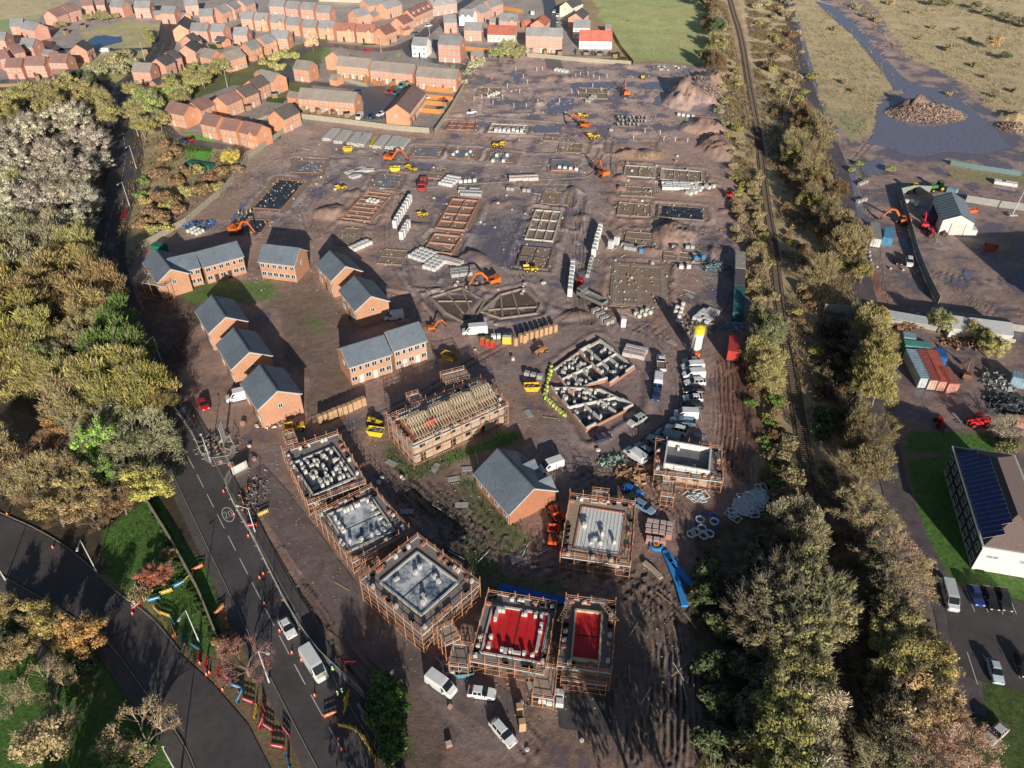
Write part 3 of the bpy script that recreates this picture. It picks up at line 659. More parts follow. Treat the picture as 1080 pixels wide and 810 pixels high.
many([(45,302,6.5),(72,310,6),(102,300,6.5),(30,325,6.5),(92,325,6),(105,290,5)],'F',OCH,'ochre feathery tree in the middle of the wood beside the road',Gw,'willow_tree')
many([(12,310,6.5),(8,345,7),(30,360,7),(8,378,6.5),(0,290,7),(-14,330,7)],'F',OLV,'olive feathery tree at the west edge of the wood',Gw,'willow_tree')
many([(68,340,6.5),(90,352,6.5),(60,365,6.5)],'B',BUF,'buff half bare tree in the middle of the wood',Gw,'tree')
many([(122,348,6),(135,365,6),(118,378,6.5)],'F',GRN,'dark green willow overhanging the main road',Gw,'willow_tree')
many([(52,388,5.5),(40,378,5.5)],'A',GRN,'fresh green tree surrounded by olive willows',Gw)
many([(18,396,5.5),(42,400,5),(62,400,5.5)],'F',YEL,'yellow green tree above the field track',Gw)
many([(100,398,6.5),(125,398,6.5),(148,400,6),(108,418,6),(135,420,6.5),(156,424,5)],'F',OLV,'olive crown shading the main road above the site entrance',Gw,'willow_tree')
many([(82,420,5.5),(75,438,5)],'F',BUF,'buff grey tree beside the field track',Gw)
many([(120,452,6),(150,462,6.5),(95,446,5.5),(140,485,5),(163,478,5)],'B',GRY,'leafless grey tree with spreading limbs beside the main road',Gw)
tree(102,468,4.6,'W',(.17,.27,.05),'bright lime green tree in front of the leafless trees','tree',None,10)
tree(110,500,3.6,'W',(.12,.2,.045),'smaller bright green tree below the lime green tree','tree',None,7)
tree(152,512,4.6,'A',(.25,.25,.06),'yellow green rounded tree at the end of the roadside wall')
many([(52,474,4),(66,472,4.6),(80,488,4.6),(28,494,4)],'B',(.22,.13,.08),'brown almost bare tree south of the field track',Gw)
tree(60,458,3.4,'A',ORG,'orange brown tree beside the field track','tree')
many([(8,492,4.2),(32,505,4.2),(-8,475,4.5)],'F',BUF,'buff tree at the west edge beside the branch road',Gw)
many([(78,516,4.4),(58,530,4),(92,530,4),(72,500,4.4)],'A',OCH,'ochre leafed tree in the thicket above the branch road',Gw)
many([(40,525,3.4),(62,545,2.8),(100,548,2.8),(118,532,3)],'B',BRN,'brown twiggy tree in the thicket above the branch road',Gw)
tree(128,530,3.4,'A',BRN,'reddish brown round tree beside the grass bank')
# park trees lower left
tree(45,656,3.5,'A',(.26,.22,.07),'olive yellow round tree beside the branch road','park_tree')
tree(88,670,3.6,'A',ORG,'bright orange leafed tree beside the branch road','park_tree')
tree(50,726,4.1,'B',BUF,'pale half bare tree in the middle of the lawn','park_tree')
tree(14,688,3.2,'A',OCH,'ochre tree over the park path','park_tree')
tree(4,642,2.6,'A',OCH,'small ochre tree at the lawn corner by the lamp','park_tree')
tree(50,780,3.8,'A',BUF,'buff bushy tree at the bottom of the lawn','park_tree')
tree(150,775,4.6,'B',(.24,.19,.12),'large bare tree with pale limbs near the bottom edge','park_tree')
tree(84,700,2.6,'S',DGR,'dark green shrub between the lawn trees','bush')
tree(14,660,2.6,'S',DGR,'dark green shrub on the lawn by the path','bush')
tree(5,742,2.8,'B',GRY,'grey bare tree at the left edge of the lawn','park_tree')
tree(128,790,3,'S',GRN,'green shrub at the foot of the large bare tree','bush')
tree(163,608,2.7,'W',RUS,'rust red rounded bush beside the branch road','bush',None,3.6)
tree(258,700,3.6,'B',PNK,'pink red twiggy tree between the two roads','bare_tree',None,6)
tree(240,680,2.4,'S',BRN,'brown bush under the lamp between the two roads')
tree(146,626,2.0,'G',BUF,'buff grassy bush next to the rust red bush')
tree(178,585,1.6,'G',BUF,'tall dry weeds on the grass bank')
# verge by the north bend
many([(152,106,6),(162,112,5.5)],'A',YGR,'yellow green tree at the junction north of the wood','trees at the north junction')
many([(140,95,4),(168,128,4),(150,134,4.5),(143,118,4.5)],'A',OLV,'olive tree beside the north bend of the main road','trees at the north junction')
tree(243,166,3.4,'A',(.42,.36,.05),'small bright yellow tree south of the brick terrace')
tree(158,110,3,'A',GRN,'small green tree tucked in the junction trees')
many([(172,152,3),(184,158,3),(175,165,3),(195,180,3.4),(165,182,3),(182,190,3.5),(210,198,3.5),(222,186,3),(165,205,3.4),(158,222,3),(180,208,3.6),(232,180,3),(250,178,2.6),(150,235,3),(168,228,3.4),(188,218,3)],'S',BRN,'brown bramble bush between the main road and the site fence','bramble bushes inside the site fence','scrub_bush')
many([(208,178,3),(230,196,2.6),(196,200,3),(174,216,3),(152,210,2.4),(160,240,2.6),(176,240,2.6)],'S',(.22,.19,.06),'yellow green bush inside the site fence line','yellow bushes inside the site fence','scrub_bush')
many([(146,205,2.5),(150,190,2.4)],'S',GRN,'dark green bush on the verge by the lamp','green bushes by the road bend')
# estate greenery
many([(182,90,4),(192,98,4),(204,88,4),(214,84,4),(222,76,4),(232,70,4),(188,104,4),(200,78,3.4)],'A',OLV,'olive tree in the belt between the two rows of houses','tree belt between the estate rows')
many([(176,98,3.6),(206,72,3),(178,84,3)],'A',(.2,.24,.06),'light green tree in the belt between the estate rows','light green trees in the belt')
many([(290,60,3.6),(300,56,3.6),(286,68,3),(278,64,3),(310,58,3),(296,70,3)],'S',OLV,'olive hedge clump inside the bend of the estate road','hedge clump inside the road bend','bush')
tree(329,44,3.2,'F',(.42,.3,.16),'tall buff poplar on the small estate green','poplar_tree',None,9)
many([(155,36,3.4),(158,42,3)],'A',YGR,'yellow green tree beside the pond','trees beside the pond')
many([(60,27,2),(66,26,2)],'A',YEL,'small yellow tree in front of the maroon roofed semis','yellow trees by the semis')
many([(105,17,3),(112,18,2.5),(92,19,2.6),(122,17,2)],'A',OLV,'small olive tree on the bank north of the pond','trees on the bank by the pond')
many([(120,62,5),(132,56,4),(110,72,4),(100,70,4),(138,64,4),(126,72,5)],'S',(.17,.16,.07),'low scrub on the triangle of land south of the pond','scrub on the triangle by the pond','scrub_bush')
many([(75,84,4),(66,88,4),(84,80,3.5),(96,86,4)],'A',DGR,'dark green tree at the corner of the little wood road','dark trees by the wood road')
many([(527,56,4),(536,50,4),(542,57,3.4),(549,54,3.6)],'A',(.2,.2,.07),'olive tree at the north corner of the site','trees at the north corner of the site')
many([(494,76,3.4),(500,68,3.4),(488,86,2.6),(506,62,3)],'S',GRY,'grey brush along the north west site fence','brush along the north west fence')
many([(354,52,1.4),(450,46,1.4),(420,58,1.6),(406,62,1.4),(478,70,1.5)],'S',GRN,'small garden shrub beside the estate road','garden shrubs by the estate road')
# railway corridor, west side of the track
Gr='bushes on the west bank of the railway'
rr=random.Random(5)
def strip(pts,n,w0,w1,r0,r1,kinds,label,group,name=None,hf=None):
    P=resample(smooth(W(pts),2),1.0)
    for i in range(n):
        k=int((i+.5)/n*(len(P)-1)); p=P[k]; nn=normals(P)[k]; o=rr.uniform(w0,w1)
        kd,c=rr.choice(kinds); r=rr.uniform(r0,r1)
        x,y=p[0]+nn[0]*o,p[1]+nn[1]*o
        global NT; NT+=1
        cm,tm=rr.choice(TP[kd]); nm=name or {'A':'tree','F':'willow_tree','W':'tree','B':'bare_tree','S':'bush','G':'scrub_bush'}[kd]
        t=thing(nm,label[kd] if isinstance(label,dict) else label,'tree' if kd in 'AFWB' else 'bush',(x,y,0),rr.uniform(0,6.28),group)
        s=r/(4 if kd in 'AFWB' else 2); t.scale=(s,s,s*rr.uniform(.85,1.15)*(hf or 1)); v=rr.uniform(.8,1.2)
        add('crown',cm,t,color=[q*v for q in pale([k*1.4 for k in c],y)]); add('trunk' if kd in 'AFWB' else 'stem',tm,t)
RAILPX=[(764,-25),(772,9),(782,38),(789.6,89),(797,127),(803,166),(807,213),(815,254),(820,308),(826,347),(836,398),(841,434),(852,500),(862,560),(872,620),(879,690),(885,753),(891,805),(896,850)]
strip([(752,0),(762,60),(772,110),(784,160),(790,200)],44,-6,5,1.5,2.6,[('S',BUF),('S',OLV),('G',STRAW),('S',GRY)],{'S':'pale scrubby bush between the far end of the site and the railway','G':'straw coloured tuft between the far end of the site and the railway'},Gr)
strip([(745,5),(752,50),(760,85)],12,-6,4,3,5,[('A',OLV),('F',BRN),('A',DGR)],{'A':'olive tree beside the far meadow and the railway','F':'brown feathery tree beside the far meadow and the railway'},'trees beside the far meadow')
strip([(788,190),(794,240),(798,290),(803,325)],38,-5,4,1.4,2.3,[('G',STRAW),('S',BUF),('S',OLV)],{'S':'buff bush between the site cabins and the railway','G':'straw tuft between the site cabins and the railway'},Gr)
many([(806,338,3.8),(814,352,4),(804,358,3.5)],'A',(.12,.125,.055),'dark olive tree beside the red lorry and the railway','trees beside the red lorry')
many([(805,378,4),(814,384,3.8),(808,398,3.6)],'F',(.25,.22,.09),'olive willow just south of the dark olive trees by the railway','willows by the railway','willow_tree')
strip([(806,400),(812,440),(815,480),(818,520)],18,-4,2,1.3,2.2,[('G',STRAW),('S',GRN),('S',BRN),('S',OLV)],{'S':'low bush on the bank above the muddy field','G':'dry tuft on the bank above the muddy field'},Gr)
# east of the track
Ge='trees between the railway and the muddy east road'
strip([(812,-5),(822,40),(832,90),(842,130)],40,-9,10,1.6,3.4,[('G',STRAW),('S',BUF),('S',OLV),('S',BRN),('S',GRY)],{'S':'scrubby bush on the strip east of the far railway','G':'straw tuft on the strip east of the far railway'},'scrub east of the far railway')
strip([(835,130),(848,175),(858,215),(866,260),(878,310)],30,-6,8,2.8,4.4,[('A',OLV),('A',OCH),('F',BUF),('F',BRN),('A',YEL)],{'A':'autumn coloured tree in the belt along the muddy east road','F':'buff feathery tree in the belt along the muddy east road'},Ge)
strip([(822,150),(828,215),(836,270),(842,320),(852,370),(860,430)],36,-1,5,1.2,2.0,[('S',BRN),('G',STRAW),('S',OLV),('S',BUF),('S',BRN)],{'S':'low bush on the east bank of the railway','G':'dry tuft on the east bank of the railway'},'low scrub on the east bank')
strip([(872,350),(885,380),(890,420),(880,470)],16,-5,5,1.6,3,[('S',LITTER),('S',BRN),('B',GRY),('S',DGR)],{'S':'dark bramble behind the concrete yard wall','B':'small bare tree behind the concrete yard wall'},'brambles behind the yard wall')
strip([(918,345),(917,375),(916,405),(913,435)],14,-1.5,1.5,3,3.8,[('F',(.33,.29,.11)),('F',(.29,.25,.11))],'straw yellow tall hedge tree lining the yard road','tall hedge lining the yard road','hedge_tree')
strip([(905,455),(902,490),(908,520)],8,-3,3,3,4.4,[('B',BUF),('F',BUF)],{'B':'pale bare tree at the south end of the tall hedge','F':'buff feathery tree at the south end of the tall hedge'},'pale trees south of the tall hedge')
# big clump west of the track, lower part
Gc='trees of the clump between the site and the railway'
many([(848,606,4.8),(862,630,5.2),(864,655,5.2),(845,640,5),(850,672,4.8)],'W',(.19,.17,.075),'large olive crown bulging towards the railway cutting',Gc,'tree',8.5)
many([(815,632,5.5),(828,610,5),(800,655,5.5),(820,668,5)],'W',(.15,.12,.065),'brown olive crown in the middle of the clump by the railway',Gc,'tree',7.5)
many([(842,705,4.2),(826,700,4),(854,722,4),(835,735,4.2)],'A',(.17,.15,.06),'olive brown tree low in the clump beside the rails',Gc)
many([(858,745,3.6),(860,772,3.6),(862,800,3.6),(864,830,4)],'F',(.34,.3,.2),'pale silvery tree leaning over the rails near the bottom edge',Gc,'willow_tree')
many([(838,768,4.2),(820,752,4.2),(840,800,4.2),(815,795,4.2),(828,825,4.2)],'A',(.19,.185,.055),'yellow olive tree at the bottom of the clump',Gc)
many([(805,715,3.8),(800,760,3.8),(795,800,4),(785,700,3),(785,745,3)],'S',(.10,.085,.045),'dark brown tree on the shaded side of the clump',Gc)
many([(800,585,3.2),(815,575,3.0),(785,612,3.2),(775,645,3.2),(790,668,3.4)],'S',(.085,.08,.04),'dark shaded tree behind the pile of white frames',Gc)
many([(848,560,4),(835,545,3.5),(856,580,3.5)],'F',(.22,.2,.12),'buff feathery tree at the north end of the clump',Gc,'willow_tree')
many([(750,600,3),(745,625,3),(757,655,3),(752,700,3),(760,740,3),(752,780,3)],'S',(.06,.07,.03),'low dark bramble along the clump edge facing the scaffolded plots','brambles on the clump edge')
many([(828,520,3),(835,500,3),(822,480,2.6),(832,465,2.6)],'S',(.14,.12,.06),'brown bush on the bank beside the muddy field','bushes beside the muddy field')
# lower right, east of the track
Gl='trees between the railway cutting and the car park road'
many([(905,535,4.4),(918,545,4.2),(925,562,4.4)],'B',BUF,'pale bare tree standing over the yard road bend',Gl)
many([(940,585,4.4),(955,600,4.2),(948,620,4.4),(965,615,3.6)],'B',(.3,.22,.13),'buff twiggy tree beside the lawn of the office',Gl)
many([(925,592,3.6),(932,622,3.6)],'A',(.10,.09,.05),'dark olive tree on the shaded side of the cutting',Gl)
many([(948,652,3.8),(944,680,3.6),(960,670,3.6)],'A',(.19,.16,.06),'olive tree opposite the parked white minibus',Gl)
many([(960,697,4),(975,690,4),(985,705,3.6),(950,708,4)],'A',(.25,.20,.07),'golden leafed tree at the edge of the car park road',Gl)
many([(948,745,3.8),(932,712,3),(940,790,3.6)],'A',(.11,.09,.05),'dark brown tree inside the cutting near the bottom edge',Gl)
many([(975,735,4.2),(988,752,4),(970,760,4)],'A',(.28,.19,.085),'brown orange tree facing the white hatchback',Gl)
many([(1000,775,4.6),(1018,795,4.4),(990,800,4.4)],'B',(.32,.22,.16),'pinkish bare tree in the lower right corner',Gl)
many([(960,790,4.4),(965,820,4.4),(935,820,4.4)],'B',GRY,'grey bare tree at the bottom edge east of the rails',Gl)
Gs='tall trees south of the picture whose shadows cross the roads'
many([(395,905,5,13),(705,890,6,16),(745,880,5,15),(60,930,6,12)],'A',OLV,'tall olive tree just south of the photographed ground',Gs)
# yard trees
tree(994,340,3.4,'A',(.21,.2,.08),'round olive tree at the end of the long shed')
tree(1030,352,3,'A',(.26,.23,.08),'round olive tree beside the scrap in front of the long shed')
tree(1047,366,3.4,'A',(.27,.25,.09),'larger olive tree right of the scrap pile')
tree(1068,455,4,'B',(.3,.25,.16),'pale bare tree behind the office')
tree(1062,468,2.6,'S',(.08,.08,.03),'dark shrub behind the office')
# heath, top right
tree(1048,45,3.6,'A',(.36,.26,.09),'ochre round bush on the heath','heath_bush')
tree(1061,59,3.2,'W',(.10,.12,.05),'dark green bush below the ochre bush on the heath','heath_bush',None,3.5)
Gh='bushes scattered over the heath'
many([(1042,12,3.6),(1060,17,4),(1075,22,4),(1088,26,4),(1030,6,3.6),(1000,3,3.6),(985,2,3.6)],'A',(.13,.13,.06),'dark green tree in the row along the far heath edge',Gh,'heath_bush',4.5)
many([(940,2,3),(905,6,3),(915,15,3),(925,20,2.6)],'S',(.2,.17,.08),'brown olive bush at the far end of the heath track',Gh,'heath_bush')
many([(1003,50,3),(1028,68,2),(1000,98,1.8),(985,28,2),(1050,100,2),(1020,40,2),(960,12,2),(890,85,2),(880,30,2),(902,95,1.8),(1070,95,2),(1010,30,1.8),(970,40,1.6),(1040,80,1.8)],'S',(.17,.14,.07),'small brown bush on the straw coloured heath',Gh,'heath_bush')
many([(898,178,1.6),(906,172,1.6),(940,178,2)],'S',(.16,.17,.06),'low green bush on the island in the mud','bushes on the mud island','bush')
# scrub patch south of scaffolds
many([(408,722,2.6),(414,740,2.8),(405,760,2.6),(418,770,2.4),(400,740,2.2),(414,790,2.4)],'S',(.06,.10,.025),'dark green bush on the verge by the yellow barriers','bushes by the yellow barriers')
# roadside hedges
strip([(158,528),(182,580),(205,630),(232,690)],26,-.5,.5,.75,1.1,[('S',(.05,.085,.025))],'low clipped green hedge plant along the pavement','hedge along the main road pavement','hedge_plant',.8)
many([(310,62,.1)],'S',OLV,'tiny shrub by the estate bend',None) if False else None
# ground cover nobody could count
def cover(name,px,dens,size,el,col,hmax=.7,seed=1,lab=None):
    rng=random.Random(seed); P=W(px); xs=[p[0] for p in P]; ys=[p[1] for p in P]; mb=MB()
    area=(max(xs)-min(xs))*(max(ys)-min(ys)); n=int(area*dens)
    X=np.array([rng.uniform(min(xs),max(xs)) for _ in range(n)]); Y=np.array([rng.uniform(min(ys),max(ys)) for _ in range(n)])
    ok=pip(P,X,Y)&(fbm(X,Y,.16,3,seed)>.42)
    for x,y in zip(X[ok],Y[ok]):
        s=size*rng.uniform(.6,1.5); quadcloud(mb,Vector((x,y,rng.uniform(0,hmax*.5))),2,.45,s,LEAF,rng,el,.4,.5)
    o=add(name,mb,None,color=col); o["kind"]="stuff"; tag(o,lab or 'rough growth','undergrowth'); return o
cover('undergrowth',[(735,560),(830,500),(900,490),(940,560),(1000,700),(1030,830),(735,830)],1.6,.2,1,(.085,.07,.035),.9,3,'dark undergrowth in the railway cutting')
cover('undergrowth',[(745,0),(765,0),(792,120),(800,200),(812,290),(822,400),(840,470),(815,500),(800,380),(785,240)],3.2,.15,4,(.24,.185,.10),.9,4,'dry weeds on the west railway bank')
cover('undergrowth',[(785,0),(826,0),(850,100),(885,190),(905,330),(900,480),(860,480),(832,350),(815,200)],2.6,.16,4,(.20,.15,.085),.9,5,'weeds and brambles on the east railway bank')
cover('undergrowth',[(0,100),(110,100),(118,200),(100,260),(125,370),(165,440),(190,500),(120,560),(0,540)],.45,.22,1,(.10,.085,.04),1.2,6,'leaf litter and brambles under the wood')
cover('undergrowth',[(150,110),(190,150),(262,165),(240,190),(160,255),(125,300),(122,230),(140,160)],1.6,.15,3,(.19,.14,.075),.8,7,'brown brambles between the main road and the site fence')
cover('heath_grass',[(838,0),(858,2),(905,35),(935,75),(920,128),(908,150),(870,110),(850,60)],.8,.13,4,(.27,.235,.13),.4,8,'tufted straw coloured grass on the island between the flooded tracks')
cover('heath_grass',[(880,0),(1080,0),(1080,128),(1050,118),(1000,80),(950,60)],.35,.17,4,(.27,.235,.13),.5,9,'tufted straw coloured grass on the heath')
cover('weeds',[(165,345),(200,330),(205,350),(185,420),(172,395)],2,.12,4,(.12,.08,.06),.8,10,'dead brown weeds on the verge inside the roadside fence')
cover('grass',[(155,540),(190,600),(235,680),(200,650),(110,610),(105,580)],3,.08,3,(.07,.12,.03),.3,11,'rough grass on the bank between the two roads')
cover('grass',[(404,465),(435,495),(548,455),(552,462),(470,495),(438,510),(410,494)],4,.1,3,(.07,.13,.03),.3,12,'fresh grass around the roof truss plot')
cover('grass',[(480,500),(505,505),(560,562),(590,612),(500,612),(480,560),(540,580)],2.5,.1,3,(.065,.11,.03),.3,13,'grass beside the tyre tracks')
cover('fallen_leaves',[(0,640),(60,640),(130,700),(150,760),(90,740),(20,720)],1.2,.1,1,(.36,.2,.06),.05,14,'fallen orange leaves on the lawn')
# ---------------------------------------------------------------- houses
BRICK=M("brick",(.42,.17,.10),.85,.2,3,.1,oc=True,var2=.1); ROOFM=M("roof_tile",(.1,.1,.1),.7,.16,4,.15,oc=True,var2=.12)
courses(ROOFM,.21,.22)
WFR=M("window_frame",(.75,.75,.74),.5,.08,3); GLASS=M("window_glass",(.035,.04,.05),.12,.1,1,spec=.8); GLASSF=M("blind_glass",(.34,.35,.36),.3,.2,2,spec=.6); DOORM=M("door_paint",rough=.5,var=.1,oc=True)
BARGE=M("barge_board",(.62,.60,.57),.6,.1,2)
GRS=(.26,.26,.27); GRD=(.085,.085,.09); MAR=(.27,.15,.13); BRO=(.17,.13,.12); REDT=(.50,.13,.08); SLT=(.165,.20,.245); TAU=(.29,.25,.22)
BRK=(.50,.225,.12); BRP=(.47,.215,.145); CRM=(.62,.54,.42); WHT_=(.72,.70,.66); BR2=(.46,.18,.10)
win_cache={}
def win_mesh(w,h,door=False,far=False):
    k=(round(w,2),round(h,2),door,far)
    if k in win_cache: return win_cache[k]
    f=MB(); t=.09
    for (x,z,a,b) in ((0,0,w,t),(0,h-t,w,t)): f.box(x,0,z,a,.10,b,WFR)
    for x in (-w/2+t/2,w/2-t/2)+(() if door or w<.8 else (0,)): f.box(x,0,t,t,.10,h-2*t,WFR)
    g=MB(); g.box(0,0,t,w-2*t,.05,h-2*t,GLASSF if far else GLASS)
    s=MB(); s.box(0,-.06,-.09,w+.2,.16,.085,CONC)
    win_cache[k]=(f.mesh("window"),g.mesh("pane"),s.mesh("sill")); return win_cache[k]
dm=MB(); dm.box(0,0,0,.95,.12,2.1,DOORM); DOOR=dm.mesh("door")
dm=MB(); dm.box(0,0,0,2.3,.12,2.15,WFR); 
for q in range(4): dm.box(0,-.065,.12+q*.5,2.1,.02,.4,WFR)
GDOOR=dm.mesh("garage_door")
def put_window(parent,x,y,z,w,h,rz,near):
    f,g,s=win_mesh(w,h,False,not near)
    o=add('window',f,parent,(x,y,z),rz)
    add('pane',g,o)
    if near: add('sill',s,o)
def house(A,B,label,roof=GRS,wall=BRK,depth=8.0,eave=4.9,ridge=7.6,near=False,wins=None,doors=1,gable=None,name='house',cat='house',group=None,flags=''):
    """A,B : surveyed ridge ends"""
    zr=ridge; a=Vector(G(*A,zr)); b=Vector(G(*B,zr))
    d=b-a; L=d.length; ang=math.atan2(d.y,d.x)
    # make local -y the side that looks south
    if math.cos(ang)<0: ang+=math.pi
    c=(a+b)/2; ov=.32
    if not near: jt=random.Random(int(c.x*7)).uniform(.88,1.1); wall=[q*jt for q in pale([z*1.25 for z in wall],c.y,1.0)]; roof=[q*jt for q in pale(roof,c.y,1)]  # far walls and roofs take painted haze and extra brightness
    t=thing(name,label,cat,(c.x,c.y,0),ang,group)
    hx=L/2-(.25 if near else .15); hy=depth/2-.3
    wl=MB(); k=(zr-eave)/(depth/2); ze=eave; zt=zr-.12
    # walls with gables
    y0=-hy; zz=ze+.3*k-.1
    v=[(-hx,y0,0),(hx,y0,0),(hx,-y0,0),(-hx,-y0,0),(-hx,y0,zz),(hx,y0,zz),(hx,-y0,zz),(-hx,-y0,zz),(-hx,0,zt),(hx,0,zt)]
    wl.poly([v[0],v[1],v[5],v[4]],BRICK); wl.poly([v[2],v[3],v[7],v[6]],BRICK)
    wl.poly([v[1],v[2],v[6],v[9],v[5]],BRICK); wl.poly([v[3],v[0],v[4],v[8],v[7]],BRICK)
    add('wall',wl,t,color=wall)
    rf=MB(); th=.14; X=L/2
    for s in (-1,1):
        e=(s*(depth/2+ov-.3),ze-(ov-.3)*k)
        p=[(-X,0,zr),(X,0,zr),(X,e[0],e[1]),(-X,e[0],e[1])]
        if s>0: p=[p[0],p[3],p[2],p[1]]
        up=[(q[0],q[1],q[2]+th) for q in p]
        if s<0: rf.hexa([p[3],p[2],p[1],p[0],up[3],up[2],up[1],up[0]],ROOFM)
        else: rf.hexa([p[0],p[3],p[2],p[1],up[0],up[3],up[2],up[1]],ROOFM)
    ro=add('roof',rf,t,color=roof)
    roof=[q for q in roof]; rd=MB(); rd.box(0,0,zr+th-.06,L,.26,.14,ROOFM); add('ridge',rd,ro,color=[q*.8 for q in roof])
    if near:
        for sx in (-1,1):
            for s in (-1,1):
                bb=MB(); bb.bar((sx*(X+.02),0,zr-.1),(sx*(X+.02),s*(depth/2),ze-.1),.05,.2,BARGE); add('barge_board',bb,t)
        for s in (-1,1):
            gt=MB(); gt.box(0,s*(depth/2+ov-.22),ze-.12,L,.14,.12,BARGE); add('gutter',gt,t)
            gt=MB(); gt.tube((hx-.3,s*(hy+.09),0),(hx-.3,s*(hy+.09),ze),.05,BARGE,6); add('downpipe',gt,t)
    n=wins if wins is not None else max(2,int(round((L-1)/2.1)))
    for i in range(n):
        x=-hx+ (i+.5)*2*hx/n; w=1.15 if i%3!=1 else .75
        put_window(t,x,-hy-.02,ze-1.65 if eave>3.5 else 1.1,w,1.15,0,near)
        if '3' in flags: put_window(t,x,-hy-.02,3.3,w,1.2,0,near)
    if eave>3.5:
        nd=0
        for i in range(n):
            x=-hx+(i+.5)*2*hx/n
            if (i%2==1 and nd<doors):
                nd+=1; add('door',DOOR,t,(x,-hy-.03,0),color=(.7,.7,.68) if 'w' in flags else (.06,.06,.07))
            else: put_window(t,x,-hy-.02,.95 if near else .75,1.5 if not near else 1.3,1.2,0,near)
    for sx in (-1,1):
        if 'n' in flags: break
        put_window(t,sx*(hx+.02),0 if near else .6,ze-1.6,.9,1.1,sx*math.pi/2,near)
    if 'g' in flags or 'G' in flags:   # front cross gable
        xs=[-hx*.45,hx*.45] if 'G' in flags else [hx*.45]
        for xg in xs:
            gw=1.5; zg=ze+1.5; pr=.5
            g=MB(); yb=-(depth/2)*(1-(zg-ze)/(zr-ze)); yf=-hy-pr
            g.hexa([(xg-gw+.2,yf,0),(xg+gw-.2,yf,0),(xg+gw-.2,-hy+.01,0),(xg-gw+.2,-hy+.01,0),(xg-gw+.2,yf,ze),(xg+gw-.2,yf,ze),(xg+gw-.2,-hy+.01,ze),(xg-gw+.2,-hy+.01,ze)],BRICK)
            g.poly([(xg-gw+.2,yf,ze),(xg+gw-.2,yf,ze),(xg,yf,zg-.08)],BRICK)
            go=add('front_gable',g,t,color=wall)
            r2=MB()
            for s in (-1,1):
                q=[(xg,yf-.15,zg),(xg+s*gw,yf-.15,ze-.05),(xg+s*gw,-depth/2-.02,ze-.05),(xg,yb,zg)]
                r2.poly([(x_,y_,z_+.12) for x_,y_,z_ in q],ROOFM,flip=s<0); r2.poly(q,ROOFM,flip=s>0)
            add('gable_roof',r2,go,color=roof)
            f_,g_,s_=win_mesh(1.0,1.1); o=add('window',f_,go,(xg,yf-.02,ze-1.3)); 
            add('window',f_,go,(xg,yf-.02,1.0))
    if 'd' in flags:   # roof dormers
        m=max(2,int(L/4.5))
        for i in range(m):
            x=-L/2+(i+.5)*L/m; g=MB(); zq=ze+(zr-ze)*.35; yq=-(depth/2)*.65
            g.hexa([(x-.6,yq-.5,zq-.1),(x+.6,yq-.5,zq-.1),(x+.6,yq+1,zq+.2),(x-.6,yq+1,zq+.2),(x-.6,yq-.5,zq+1.0),(x+.6,yq-.5,zq+1.0),(x+.6,yq+1,zq+1.0),(x-.6,yq+1,zq+1.0)],BARGE)
            g.poly([(x-.6,yq-.5,zq+1.0),(x+.6,yq-.5,zq+1.0),(x,yq-.5,zq+1.5)],BARGE)
            for s in (-1,1): g.poly([(x,yq-.6,zq+1.55),(x+s*.75,yq-.6,zq+.95),(x+s*.75,yq+1.3,zq+.95),(x,yq+1.7,zq+1.55)],ROOFM,flip=s<0)
            g.box(x,yq-.52,zq+.25,.7,.05,.65,GLASS)
            add('dormer',g,t,color=roof)
    if 'c' in flags:
        ch=MB(); ch.box(L*.3,.2,zr-.5,.6,.6,1.4,BRICK); ch.tube((L*.3,.2,zr+.9),(L*.3,.2,zr+1.2),.12,BRICK,6); add('chimney',ch,ro,color=wall)
    return t
def garage(A,B,label,roof=GRS,wall=BRK,depth=5.0):
    return house(A,B,label,roof,wall,depth,2.3,3.9,wins=0,flags='n',name='garage',cat='garage')
